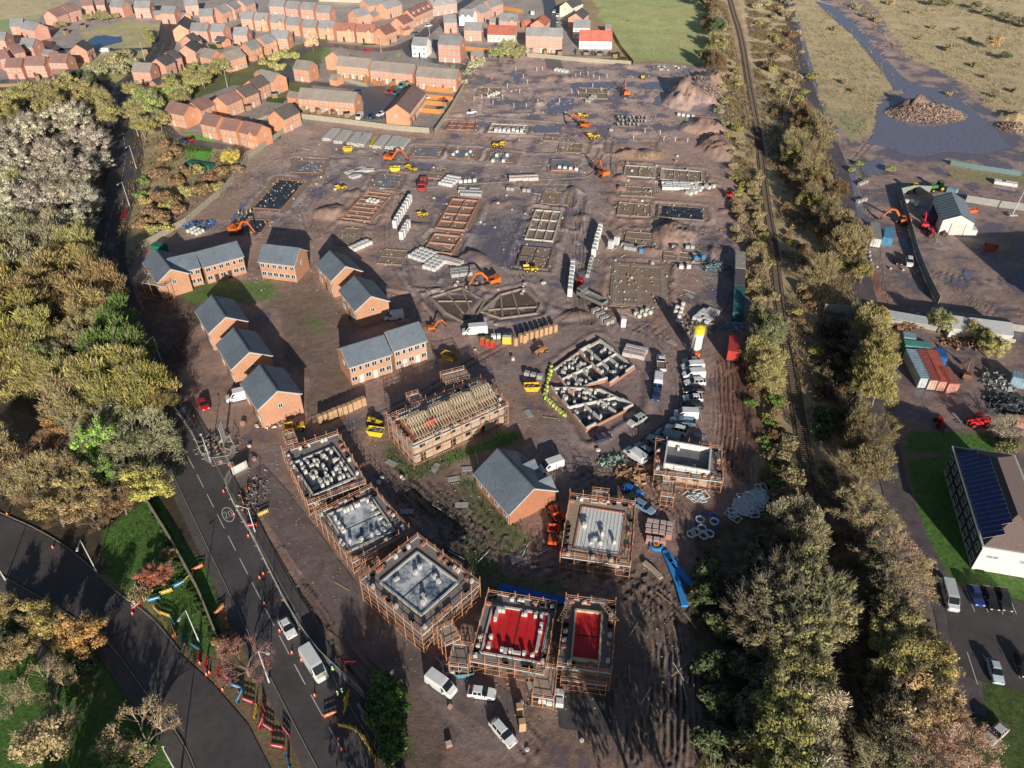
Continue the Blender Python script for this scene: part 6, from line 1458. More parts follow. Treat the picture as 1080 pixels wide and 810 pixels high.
# silo
def silo(p,label):
    x,y=G(*p); t=thing('mortar_silo',label,'silo',(x,y),.1)
    m=MB(); W1=M("silo_white",(.75,.75,.72),.4,.08,1); Y1=M("silo_yellow",(.85,.70,.05),.4,.08,1)
    m.tube((0,0,2.2),(0,0,6.2),1.25,W1,20,cap=False); m.tube((0,0,.9),(0,0,2.2),.25,W1,16,1.25,False); add('barrel',m,t)
    m=MB(); m.tube((0,0,6.2),(0,0,7.6),1.25,Y1,20,1.25); m.tube((0,0,7.6),(0,0,8.0),1.25,Y1,20,.3); add('top',m,t)
    for a in range(4):
        m=MB(); an=a*math.pi/2+.78; m.bar((math.cos(an)*1.5,math.sin(an)*1.5,0),(math.cos(an)*1.25,math.sin(an)*1.25,5.4),.14,.14,STEEL); add('leg',m,t)
    m=MB(); m.box(.0,-1.2,.3,1.2,.8,1.1,M("mixer_orange",(.6,.15,.04),.5)); add('mixer',m,t)
    m=MB()
    for s in(-.25,.25): m.bar((1.35,s,.3),(1.35,s,7.6),.05,.05,STEEL)
    for i in range(16): m.bar((1.35,-.25,.6+i*.45),(1.35,.25,.6+i*.45),.04,.04,STEEL)
    add('ladder',m,t); return t
silo((733,374),'tall white mortar silo with a yellow top at the end of the parked row')
# ---------------------------------------------------------------- stacked goods
WPL=M("shrink_wrap",(.72,.72,.71),.5,.12,3,.1); PKW=M("pink_wrap_block",(.60,.52,.50),.7,.15,3,.1); BRP_=M("brick_pack",(.48,.22,.16),.85,.3,8,.2); PAL=M("pallet_wood",(.42,.29,.17),.85,.2,4)
GRB=M("grey_block",(.42,.42,.41),.85,.18,4,.1); CRT=M("door_crate",(.55,.35,.20),.8,.15,4); YPL=M("yellow_pack",(.70,.55,.08),.6,.15,3); BAGM=M("bulk_bag",(.66,.65,.60),.8,.15,3,.3); BLUW=M("blue_wrap",(.05,.25,.5),.5,.15,2); REDW=M("red_pack",(.6,.06,.04),.6,.15,3)
def mk_pack(w,d,h,mat,tiers=1,pal=True,top=None):
    m=MB(); z=.12 if pal else 0
    if pal: m.box(0,0,.0,w,d,.11,PAL)
    for i in range(tiers):
        hh=h/tiers; m.box(0,0,z,w*.97,d*.97,hh-.03,mat,0,.03,.03); z+=hh
    if top: m.box(0,0,z-.02,w*.9,d*.9,.04,top)
    return m.mesh('pack')
PK={'blk':mk_pack(1.15,1.0,1.0,WPL),'grey':mk_pack(1.15,1.0,.95,GRB),'pink':mk_pack(1.2,1.05,1.05,PKW),'brick':mk_pack(1.1,.95,.95,BRP_,1,True,PKW),'ins':mk_pack(1.25,1.3,2.35,WPL,2),
 'crate':mk_pack(.95,1.0,2.1,CRT,1,False),'ycr':mk_pack(2.2,1.1,1.9,YPL,1,False,WPL),'rcr':mk_pack(1.0,1.0,1.6,REDW,1,False,YPL),'bcr':mk_pack(1.1,1.0,1.2,BLUW,1),'cone':mk_pack(.6,.5,.55,GRB,1,False)}
FRMW=M('white_pipe',(.7,.7,.68),.5,.1,3)
bm=MB(); 
rings=[]
for z,r in ((0,.42),(.12,.5),(.5,.52),(.85,.47),(.95,.3)): rings.append([(r*(1.1 if abs(math.cos(a*math.pi/4))>.8 or abs(math.sin(a*math.pi/4))>.8 else 1.22)*math.cos(a*math.pi/4),r*math.sin(a*math.pi/4)*1.1,z) for a in range(8)])
bm.loft(rings,BAGM); PK['bag']=bm.mesh('bag')
NMS={'blk':('block_pack','block pack'),'grey':('concrete_block_pack','block pack'),'pink':('pink_wrapped_pack','wrapped pack'),'brick':('brick_pack','brick pack'),'ins':('insulation_stack','insulation stack'),'crate':('timber_crate','crate'),'ycr':('wrapped_pack','pack'),'rcr':('wrapped_pack','pack'),'bcr':('wrapped_pack','pack'),'bag':('bulk_bag','bulk bag'),'cone':('concrete_block','concrete block')}  # pink kind holds block and brick packs in pink wrap
rp=random.Random(77)
def packs(kind,p,q,n,label,m=1,gap=1.25,rowgap=1.2,jit=.08,skipp=0,turn=0,tiers=1,group=None):
    a=Vector(G(*p)); b=Vector(G(*q)); d=b-a; u=d.normalized() if d.length>.01 else Vector((1,0)); v=Vector((-u.y,u.x)); rz=math.atan2(u.y,u.x)+turn
    tot=n*m
    for j in range(m):
        for i in range(n):
            if rp.random()<skipp: continue
            c=a+(d*(i/(n-1)) if n>1 else Vector((0,0)))+v*(j*rowgap)
            o=add(NMS[kind][0],PK[kind],None,(c.x+rp.uniform(-jit,jit),c.y+rp.uniform(-jit,jit),0),rz+rp.uniform(-jit,jit))
            tag(o,label,NMS[kind][1],group or (label if tot>1 else None))
packs('crate',(549.5,360),(585,349.5),8,'tall tan crate in the right part of the row facing the crossroads')
packs('rcr',(509,363),(520,366),3,'red and yellow wrapped crate at the left end of the crossroads row')
packs('ycr',(535,362),(535.5,362),1,'big yellow wrapped pack in the crossroads row')
packs('blk',(520,357),(540,356),4,'white wrapped pack behind the yellow one in the crossroads row')
packs('crate',(543,364),(553,361),2,'brown crate just right of the yellow pack in the crossroads row')
packs('crate',(338.5,446),(384,427),10,'tan crate in the row beside the new terrace')
packs('blk',(340,455),(341,455),1,'white pack lying by the kerb of the site entrance lane') if False else None
packs('ins',(626,270),(632.5,244),8,'white insulation pack in the long upright row east of the central slabs')
packs('ins',(601,312),(604,283),8,'white insulation pack in the upright row beside the red telehandler')
packs('grey',(620,292),(624,274),6,'grey pack in the row left of the ladder of slabs')
packs('ins',(417,240),(433,213),9,'white insulation pack in the long diagonal row west of the brick foundations')
packs('ins',(424,252),(431,240),5,'white insulation pack in the short diagonal row west of the brick foundations')
packs('blk',(433,272),(447,277),4,'pink white block pack in the left cluster above the angled foundations',m=4,rowgap=1.6,tiers=2)
packs('blk',(448,283),(458,286),3,'white block pack in the middle cluster above the angled foundations',m=5,rowgap=1.5)
packs('pink',(464,276),(484,281),6,'pinkish block pack in the back row above the angled foundations',m=2,rowgap=1.3)
packs('grey',(478,292),(496,290),5,'grey white block pack in the front cluster above the angled foundations',m=3,rowgap=1.3)
packs('blk',(465,195),(476,197),4,'white block pack in the cluster beside the red lorry',m=4,rowgap=1.9)
packs('grey',(484,206),(506,207),7,'grey block pack in the grid north of the brick foundations',m=3,rowgap=2.0,skipp=.15)
packs('blk',(486,193),(510,191),6,'white block pack in the back line of the grid north of the brick foundations',skipp=.2)
packs('pink',(539,191),(566,190),9,'pink wrapped brick pack in the double row at the lane corner',m=2,rowgap=1.8)
packs('grey',(532,200),(562,203),8,'grey pack in the loose front row at the lane corner',skipp=.25)
packs('pink',(659,375),(677,379),5,'pink wrapped pack in the cluster behind the half built block',m=3,rowgap=1.4)
packs('brick',(683,563),(705,567),4,'brick pack in the grid beside the white insulated floor plot',m=3,rowgap=1.15)
packs('brick',(684,571),(699,574),3,'front brick pack of the grid beside the blue ringed manhole')
packs('bag',(388,213),(396,215),3,'white bulk bag at the end of the brick foundation',m=2)
packs('blk',(374,265),(390,258),5,'white block pack beside the upper gable house',m=2,rowgap=1.4)
packs('blk',(700,200),(735,201),10,'white bulk pack in the long line below the twin frames',m=4,rowgap=1.3,skipp=.1)
packs('blk',(728,206),(752,198),6,'white pack at the eastern tail of the long line',m=2,skipp=.2)
packs('blk',(718,283),(726,283),2,'white pack beside the spoil heap track')
packs('grey',(656,262),(673,265),5,'grey pack in the row along the fence of the ladder slab',m=2,skipp=.2)
packs('bcr',(676,266),(677,266),1,'blue wrapped pack in the row along the ladder slab')
packs('ins',(644,262),(650,258),2,'tall white pack left of the blue wrapped pack')
packs('bcr',(733,274),(741,273),2,'bright blue wrapped pack south of the spoil heap',m=1)
packs('grey',(710,262),(730,262),5,'small grey pack at the foot of the spoil heap',skipp=.2)
packs('bag',(674,335),(686,331),3,'white bulk bag on the ladder slab',m=2,rowgap=1.3)
packs('ins',(657,344),(657.5,344),1,'tall pale pack at the corner of the ladder slab')
packs('grey',(626,330),(640,342),4,'grey pack in the loose heap left of the ladder slab',m=2,skipp=.2)
packs('bag',(715,340),(720,322),5,'white bulk bag beside the cement works',m=2,skipp=.2)
packs('blk',(745,342),(756,332),5,'white pack heaped right of the silo',m=4,rowgap=1.0,skipp=.15)
packs('bag',(518,103),(526,99),4,'white bag on the mud north of the small slabs',m=2,skipp=.2)
packs('blk',(586,75),(597,77),4,'white pack on the flooded ground near the manholes',m=2)
packs('blk',(590,178),(608,180),4,'white pack on the small grey slab',skipp=.1)
packs('bag',(478,164),(482,161),2,'white bag on the second small slab of the row')
packs('bag',(492,164),(496,161),2,'white bag on the right side of the second small slab')
packs('blk',(520,171),(524,165),2,'white pack on the third small slab of the row')
packs('blk',(531,171),(535,165),2,'white pack on the right of the third small slab')
packs('blk',(523,139),(550,140),7,'white pack on the far grey slab',m=2,skipp=.3)
packs('bag',(566,112),(562,118),3,'white bag beside the muddy pool') if False else None
packs('grey',(622,108),(628,103),3,'grey ring pack beside the muddy pool',m=2)
packs('blk',(716,122),(736,125),5,'broken white concrete block between the spoil heaps',skipp=.3)
packs('blk',(572,740),(590,743),3,'wrapped block pack in front of the last red floored plot',m=2,rowgap=1.3)
packs('crate',(548,752),(551,768),2,'small timber crate between the parked cars and the block packs')
packs('cone',(917,266),(919,279),4,'pale concrete block in the short column beside the muddy east road')
packs('cone',(925,282),(967,287),4,'pale concrete block in the row in front of the two cars')
packs('blk',(956,214),(966,217),3,'white drum pack inside the fenced yard',m=2,skipp=.3)
packs('blk',(1050,194),(1070,197),6,'white rubble bag on the verge behind the barn',m=2,skipp=.2)
packs('grey',(903,197),(913,193),4,'broken concrete lump at the corner of the east road',skipp=.1)
packs('grey',(905,214),(912,212),3,'small concrete lump beside the east road')
packs('grey',(556,396),(569,399),3,'pallet of slabs above the yellow skip',m=1)
packs('bag',(199,245),(208,248),3,'white bulk bag beside the green container',m=3,rowgap=1.1)
packs('ins',(296,452),(286,455),3,'red and white hose pack in front of the lowest detached house') if False else None
packs('bag',(666,332),(674,337),1,'x') if False else None
rq=random.Random(55)
Lz=[('the angled foundations',440,575,296,312),('the brick foundations',440,560,205,255),('the sandy slab',330,440,150,205),('the northern mud',500,690,80,150),('the twin pale foundations',640,740,150,215),('the ladder slab',600,760,262,345),('the crossroads crates',400,560,330,385),('the grass strip of the truss plot',380,480,470,520),('the small field edge plot',600,700,470,520),('the concrete pad',470,640,740,800),('the lowest detached house',225,300,430,500)]
for nm,x0,x1,y0,y1 in Lz:
    for i in range(12 if y1<350 else 5):
        k=rq.choice(('blk','grey','bag','grey','crate','brick','pink')) if y0<400 else rq.choice(('grey','bag','brick'))
        if k=='crate': k='brick'
        x,y=G(rq.uniform(x0,x1),rq.uniform(y0,y1)); sc=rq.uniform(.45,.9)
        o=add(NMS[k][0],PK[k],None,(x,y,0),rq.uniform(0,3.1),scale=(sc,sc,sc*rq.uniform(.5,1))); tag(o,'loose %s on the mud near %s'%({'blk':'white block pack','grey':'grey block pack','bag':'pale bulk bag','brick':'brick pack','pink':'pinkish wrapped pack'}[k],nm),NMS[k][1],'loose %s near %s'%({'blk':'white packs','grey':'grey packs','bag':'bags','brick':'brick packs','pink':'pink packs'}[k],nm))
# loose planks and pipes lying about
PLK=[mb_.mesh('plank') for mb_ in ((lambda m:(m.box(0,0,.03,3.2,.22,.06,PAL),m)[1])(MB()),(lambda m:(m.tube((-1.6,0,.08),(1.6,0,.08),.07,FRMW,6),m)[1])(MB()),(lambda m:(m.box(0,0,.03,2.4,1.2,.08,GRB),m)[1])(MB()))]
for i in range(150):
    px=rq.uniform(250,770);py=rq.uniform(120,760)
    if not pip([(270,230),(320,150),(460,145),(560,90),(745,150),(790,340),(745,520),(725,760),(560,770),(420,700),(290,540),(250,480),(395,430),(470,400),(380,290)],np.array([px]),np.array([py]))[0]: continue
    k=i%3; x,y=G(px,py); o=add(('timber_plank','plastic_pipe','board')[k],PLK[k],None,(x,y,0),rq.uniform(0,3.1)); tag(o,('loose timber plank lying on the site mud','loose white pipe lying on the site mud','loose grey board lying on the site mud')[k],('plank','pipe','board')[k],('planks strewn over the site','pipes strewn over the site','boards strewn over the site')[k])
# concrete beams
def beams(p,q,n,wd,label,tiers=2,group=None,mat=None):
    a=Vector(G(*p)); b=Vector(G(*q)); c=(a+b)/2; L=(b-a).length; r=random.Random(int(p[0]))
    t=thing('beam_stack',label,'beam stack',(c.x,c.y),math.atan2(b.y-a.y,b.x-a.x),group)
    for k in range(tiers):
        m=MB()
        for i in range(n): m.box(r.uniform(-.2,.2),-wd/2+(i+.5)*wd/n,k*.35,L*r.uniform(.85,1),wd/n*.8,.26,mat or BEAM)
        add('beam_layer',m,t)
    return t
BEAM=M("precast_beam",(.62,.61,.58),.8,.15,3)
gB='precast beam stacks behind the cream boundary wall'
for i,(p,q) in enumerate([((344,149),(355,137)),((356,152),(367,139)),((370,154),(381,141)),((379,155),(388,142)),((397,157),(408,144)),((410,158),(420,145)),((420,158),(429,147))]):
    beams(p,q,5,3.2,'stack of white precast beams lying diagonally behind the cream boundary wall',3,gB)
beams((391,155),(396,145),2,1.0,'yellow strapped beams between the white precast beam stacks',2,None,M("yellow_beam",(.7,.6,.1),.7))
for i,(p,q) in enumerate([((365,184),(385,177)),((372,181),(395,180)),((370,188),(380,185))]): beams(p,q,4,2.2,'stack of white precast beams lying west of the square grey slab',2,'beam stacks west of the square slab')
beams((592,132),(616,137),6,1.6,'x',1) if False else None
# drainage rings
dr=MB(); dr.tube((-.6,0,.5),(.6,0,.5),.5,GRB,12,cap=False); dr.tube((-.6,0,.5),(.6,0,.5),.4,TRIM,12,cap=True); DRM=dr.mesh('pipe')
r_=random.Random(4)
for i in range(22):
    x,y=G(652+i%8*4+r_.uniform(-1,1),125+(i//8)*3.6+r_.uniform(-.5,.5)); o=add('concrete_pipe',DRM,None,(x,y,0),r_.uniform(.8,1.2)); tag(o,'short grey concrete pipe in the pile near the flooded ground','pipe','concrete pipes in one pile')
# manhole posts on the flooded land
pm=MB(); pm.tube((0,0,0),(0,0,1.6),.12,WPL,6); PMM=pm.mesh('marker_post')
for (a,b) in [(544,75),(566,75),(535,92),(556,88),(542,113),(555,113),(567,109),(590,108),(607,82),(612,80),(620,79),(626,82),(632,84),(640,82),(603,98),(610,100),(618,98),(508,104),(514,102),(530,104),(520,110),(500,106),(572,74),(515,97),(625,92),(634,96),(552,82),(548,98),(680,140),(696,142),(700,148),(668,147),(712,149),(725,150)]:
    x,y=G(a,b); o=add('marker_post',PMM,None,(x,y,0),0); tag(o,'short white drainage post standing in the wet ground','post','drainage posts on the northern mud')
# ---------------------------------------------------------------- foundations
FT=M("footing_concrete",(.36,.30,.25),.9,.2,2,.1); FBR=M("footing_brick",(.46,.25,.18),.85,.2,4,.1); SLAB=M("slab_power_floated",(.25,.26,.29),.5,.18,.5,.05,var2=.15); MEMB=mottled("black_membrane",(.02,.025,.035),(.16,.17,.19),.8,.3,.45,.75); SANDM=M("sand_blinding",(.34,.24,.18),.9,.15,1.5,.1); FPALE=M("footing_pale",(.55,.54,.50),.85,.15,2)
def foundation(pts,label,mat=FT,nx=2,ny=2,slab=None,border=None,hh=.35,extra=None,th=.35,z=0):
    x,y,a,L,Wd=rect(pts,.2); t=thing('foundation',label,'foundation',(x,y),a)
    if border: m=MB(); m.box(0,0,-.12,L+border,Wd+border,.16,SANDM); add('surround',m,t)
    m=MB()
    m.box(0,-Wd/2+th/2,-.1,L,th,hh+.1,mat); m.box(0,Wd/2-th/2,-.1,L,th,hh+.1,mat); m.box(-L/2+th/2,0,-.1,th,Wd-2*th-.01,hh+.1,mat); m.box(L/2-th/2,0,-.1,th,Wd-2*th-.01,hh+.1,mat); add('perimeter_wall',m,t)
    for i in range(1,nx):
        m=MB(); m.box(-L/2+i*L/nx,0,-.1,th*.8,Wd-2*th-.01,hh+.06,mat); add('cross_wall',m,t)
    for j in range(1,ny):
        m=MB(); m.box(0,-Wd/2+j*Wd/ny,-.1,L-2*th-.01,th*.8,hh+.04,mat); add('cross_wall',m,t)
    rf=random.Random(int(L*10)+int(Wd*10)); m=MB()
    for q in range(int(L*Wd*.35)):
        sx=rf.uniform(.15,.5); m.box(rf.uniform(-L/2-1,L/2+1),rf.uniform(-Wd/2-1,Wd/2+1),-.05,sx,sx*.8,rf.uniform(.2,.55),M("offcuts",(.46,.38,.32),.85,.4,5,island=.5),rf.uniform(0,3),.05,.05)
    ob_=add('offcuts',m,t); ob_["kind"]="stuff"
    if slab: m=MB(); m.box(0,0,-.1,L-2*th+.04,Wd-2*th+.04,(hh+.02) if slab in (SLAB,MEMB) else .13,slab); add('slab',m,t)
    return t
foundation([(311,168),(344,170),(336,182.5),(309,181)],'smooth grey slab with a sandy surround by the brick crescent',FBR,1,1,SLAB,5,.15)
foundation([(292,188),(322,191),(297,221),(268,219)],'long black membrane slab with sandy surround',FBR,1,1,MEMB,5,.15)
foundation([(262,230),(284,232),(276,246),(256,244)],'black membrane slab behind the long terrace',FBR,1,1,MEMB,1.5,.15)
foundation([(400,182.5),(425,184),(416,199),(390,197.5)],'square light grey slab beside the precast beams',FBR,1,1,SLAB,1,.2)
foundation([(385,201),(411,205),(392.5,234),(362.5,230)],'narrow brick foundation divided into many strips',FBR,1,7,SANDM,.8,.4)
foundation([(361,239),(378,241),(374,258),(358,256)],'small plain foundation in front of the strip foundation',FT,2,2,None,.5,.2)
foundation([(475,210),(505,212),(490.6,244.5),(461,240.5)],'upper brick foundation with irregular inner walls in the middle of the site',FBR,2,4,None,2,.6)
foundation([(456,246.6),(486.6,249.6),(477,270),(449,264)],'lower brick foundation with one cross wall in the middle of the site',FBR,1,2,None,1.5,.6)
foundation([(565,221),(592.5,224),(584,254.7),(552.8,252.7)],'foundation framed in pale blocks and filled with rubble',FPALE,3,3,SANDM,.8,.5)
foundation([(550,259),(583,262),(577,284),(544.6,280)],'dark wet foundation of four squares below the pale framed one',M("dark_footing",(.14,.13,.13),.8),2,2,None,.6,.3)
foundation([(573,201),(601.7,203),(597.6,216),(570,214)],'faint trench foundation above the pale framed one',FT,3,1,None,.5,.15)
foundation([(439,154),(465,155),(460,166),(434,164)],'grey slab with a red corner, first of the row of small slabs',FBR,1,1,SLAB,2,.2)
foundation([(477.5,156),(505,157.5),(500,167.5),(474,166)],'second grey slab in the row of small slabs',FBR,1,1,SLAB,2,.2)
foundation([(517.5,160),(545,162.5),(541,171),(512.5,170)],'third grey slab in the row of small slabs',FBR,1,1,SLAB,2,.2)
foundation([(582.5,169),(607.5,168),(605,180),(580,180)],'light grey slab alone at the lane junction',FBR,1,1,SLAB,1.2,.4)
foundation([(517.5,130),(557.5,132.5),(554,141),(515,139)],'long rubble filled foundation in the far row',FPALE,4,2,None,.8,.4)
foundation([(474,127.5),(502.5,129),(500,137.5),(471,136)],'red edged foundation in the far row near the cream wall',M("red_footing",(.45,.16,.12),.8),3,2,None,.8,.35)
foundation([(659,174),(692,176),(690,187.5),(658,185.5)],'left of the twin pale framed foundations below the sand heap',FPALE,2,1,None,.6,.3)
foundation([(697,177),(741,181),(740,191.6),(696,189.5)],'right of the twin pale framed foundations below the sand heap',FPALE,3,1,None,.6,.3)
foundation([(652,213),(688,215),(686,229),(651,226)],'concrete foundation in two halves below the long white line of packs',FT,2,1,SANDM,.5,.25)
foundation([(695,216),(743,219),(742,232),(693,229)],'long concrete foundation with dark wet infill',FT,1,1,MEMB,.8,.25)
foundation([(660,243.5),(690,245.6),(689,260),(659,257)],'shallow foundation in front of the spoil heap',FT,1,2,None,.5,.2)
foundation([(650,277),(702,280),(701,323),(643,321)],'ladder shaped ground slab with six dark panels',FT,2,3,M("panel_dark",(.15,.13,.135),.7,.2,1),1.2,.12,th=1.2)
for pts,lab in [([(505,92),(530,92),(527,102),(500,102)],'faint pipe trench grid at the far north of the site'),([(610,92),(640,93),(641,104),(610,103)],'faint trench grid beside the flooded ground under the far excavator'),([(655,196),(690,197),(689,207),(654,206)],'shallow trench grid right of the lane crossing'),([(700,264),(742,267),(741,277),(699,274)],'shallow trench grid in front of the grey packs by the spoil'),([(590,150),(615,151),(612,161),(588,160)],'small trench grid north of the lone grey slab'),([(405,262),(430,264),(424,280),(398,277)],'shallow trench grid left of the block pack clusters'),([(455,176),(470,177),(466,188),(450,187)],'tiny trench grid beside the red lorry'),([(575,140),(600,141),(598,149),(573,148)],'tiny trench grid by the yellow dumper in the far row')]:
    foundation(pts,lab,FT,3,2,None,.5,.22)
def polyfound(pts,inner,label):
    P=W(pts); cx=sum(p[0] for p in P)/len(P); cy=sum(p[1] for p in P)/len(P); t=thing('foundation',label,'foundation',(cx,cy))
    m=MB(); Q=[(p[0]-cx,p[1]-cy) for p in P]; Q.append(Q[0])
    for a,b in zip(Q[:-1],Q[1:]): m.bar((*a,.12),(*b,.12),.5,.4,FT)
    add('trench_wall',m,t)
    for a,b in inner:
        m=MB(); a=G(*a);b=G(*b); m.bar((a[0]-cx,a[1]-cy,.1),(b[0]-cx,b[1]-cy,.1),.4,.35,FT); add('inner_wall',m,t)
    m=MB(); k=.86; m.poly([(q[0]*k,q[1]*k,-.02) for q in Q[:-1]],MUDF); me=m.mesh('infill'); 
    if me.polygons[0].normal.z<0: me.flip_normals()
    add('infill',me,t)
MUDF=M("trench_mud",(.15,.11,.09),.9,.3,1.5,.2)
polyfound([(454,314),(487,304),(511,318),(500,338),(488,340),(470,330)],[((471,309),(488,330)),((462,318),(498,318)),((487,304),(500,338))],'left of the two angled trench foundations')
polyfound([(528,311),(554,304),(571,320),(566,331),(528,336),(507,329)],[((540,308),(548,334)),((515,327),(566,324)),((528,311),(530,335))],'right of the two angled trench foundations')
# half built block V
BLKW=M("aac_block",(.58,.57,.54),.85,.12,3,.05); BRW=M("new_brick",(.50,.25,.17),.85,.2,4,.1)
def halfbuilt():
    secs=[([(611,373),(632,361.5),(668,389),(643,407)],3,2),([(584,392),(611,373),(640,402),(600,414)],3,2),([(581,411),(632,413),(667,430),(618,455)],3,2)]
    x0,y0=G(622,405); t=thing('half_built_walls','half built V shaped block of white blockwork with brick outer skin','building',(x0,y0))
    r=random.Random(9)
    for pts,nx,ny in secs:
        P=[Vector(G(*p)) for p in pts]; P=[Vector((p.x-x0,p.y-y0)) for p in P]
        m=MB(); me=[(*p,.12) for p in P]; m.prism([tuple(p) for p in P],-.05,.14,MEMB if nx else SLAB)
        add('floor_slab',m,t)
        for i in range(4):
            a,b=P[i],P[(i+1)%4]; m=MB(); L=(b-a).length; n=max(2,int(L/2.2)); 
            for k in range(n):
                p=a.lerp(b,k/n); q=a.lerp(b,(k+1)/n); h=r.choice((.7,.9,1.2,1.2,.5)); m.bar((p.x,p.y,h/2),(q.x,q.y,h/2),.3,h,BLKW)
            add('outer_wall',m,t)
            if i in(2,3) or True:
                c=sum(P,Vector((0,0)))/4; m=MB(); oa=a+(a-c).normalized()*.3; ob=b+(b-c).normalized()*.3; m.bar((oa.x,oa.y,.35),(ob.x,ob.y,.35),.12,.7,BRW); add('brick_skin',m,t)
        for i in range(1,nx):
            a=P[0].lerp(P[1],i/nx); b=P[3].lerp(P[2],i/nx); m=MB()
            for k in range(4):
                if r.random()<.25: continue
                p=a.lerp(b,k/4); q=a.lerp(b,(k+.8)/4); h=r.choice((.6,.9,1.1)); m.bar((p.x,p.y,h/2),(q.x,q.y,h/2),.2,h,BLKW)
            add('inner_wall',m,t)
        a=P[0].lerp(P[3],.5);b=P[1].lerp(P[2],.5); m=MB(); m.bar((a.x,a.y,.45),(b.x,b.y,.45),.2,.9,BLKW); add('inner_wall',m,t)
        for k in range(26 if pts[0][0]<611 else 10):
            u_,v_=r.uniform(.08,.92),r.uniform(.08,.92); p=(P[0].lerp(P[1],u_)).lerp(P[3].lerp(P[2],u_),v_)
            o=add('block_stack',BST[k%3],None,(p.x+x0,p.y+y0,.14),r.uniform(0,3)); tag(o,'small stack of blocks standing between the half built walls','block stack','block stacks inside the half built walls')
bs=MB(); bs.box(0,0,0,.5,.45,.9,BLKW); b2=MB(); b2.box(0,0,0,.6,.45,.65,BLKW); b2.box(.1,0,.65,.35,.4,.2,BLKW); b3=MB(); b3.box(0,0,0,.45,.9,.45,BLKW)
BST=[b.mesh('block_stack') for b in (bs,b2,b3)]
halfbuilt()
yb=MB(); yb.box(0,0,0,.9,.8,.7,M("yellow_green_bag",(.55,.6,.15),.7,.2,4),0,.12,.12); YB=yb.mesh('sack')
for i in range(16):
    tt=i/15; p=(581.5-7*min(1,tt*2) if tt<.5 else 574.5+ (tt-.5)*2*21, 388+tt*2*31 if tt<.5 else 419+(tt-.5)*2*20); x,y=G(*p); o=add('lime_sack',YB,None,(x,y,0),.4*i); tag(o,'yellow green sack in the line round the half built walls','sack','yellow green sacks round the half built walls')
# ---------------------------------------------------------------- scaffolded plots
POLE=M("scaffold_pole",(.60,.30,.17),.55,.2,3); DECK=M("scaffold_board",(.46,.35,.27),.85,.25,2.5); DECKG=M("scaffold_board_grey",(.27,.235,.22),.85,.25,2.5); TOE=M("toe_board",(.50,.54,.58),.5,.2,2); INSW=M("insulated_floor",(.85,.85,.84),.6,.12,2.2,.05); MEMBB=mottled("blue_membrane",(.07,.12,.19),(.72,.74,.76),.45,.3,.40,.60); REDF=mottled("red_membrane",(.80,.02,.025),(.42,.06,.055),1.6,.45,.45,.72,.6); BLKD=M("wall_block",(.52,.42,.31),.85,.15,3,.05)
sb=MB(); sb.box(0,0,0,.75,.45,.5,BRP_); SMB=sb.mesh('brick_stack'); sb=MB(); tub(sb,[(-.25,-.25),(.25,-.25),(.25,.25),(-.25,.25)],[(-.38,-.38),(.38,-.38),(.38,.38),(-.38,.38)],0,.4,.05,TRIM); SMT=sb.mesh('mortar_tub')
def openwall(m,a,b,h,th,mat,op,inner):
    """wall with openings from a to b"""
    a=Vector(a);b=Vector(b);d=b-a;L=d.length;u=d/L
    xs=[0]
    for (x,w,z0,z1) in op: xs+=[x-w/2,x+w/2]
    xs.append(L)
    for i in range(0,len(xs)-1,2):
        if xs[i+1]-xs[i]>.02: p=a+u*xs[i];q=a+u*xs[i+1]; m.bar((p.x,p.y,h/2),(q.x,q.y,h/2),th,h,mat)
    for (x,w,z0,z1) in op:
        p=a+u*(x-w/2);q=a+u*(x+w/2)
        if z0>.05: m.bar((p.x,p.y,z0/2),(q.x,q.y,z0/2),th,z0,mat)
        m.bar((p.x,p.y,(z1+h)/2),(q.x,q.y,(z1+h)/2),th,h-z1,mat)
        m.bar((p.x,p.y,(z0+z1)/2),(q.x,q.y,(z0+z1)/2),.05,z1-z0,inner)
OPENSH=M("opening_shade",(.02,.018,.018),.9,.1,1)  # dark panels in wall openings stand in for the unlit rooms behind
sp=MB(); sp.tube((0,0,0),(0,0,1),.055,POLE,6); SPM=sp.mesh('standard')
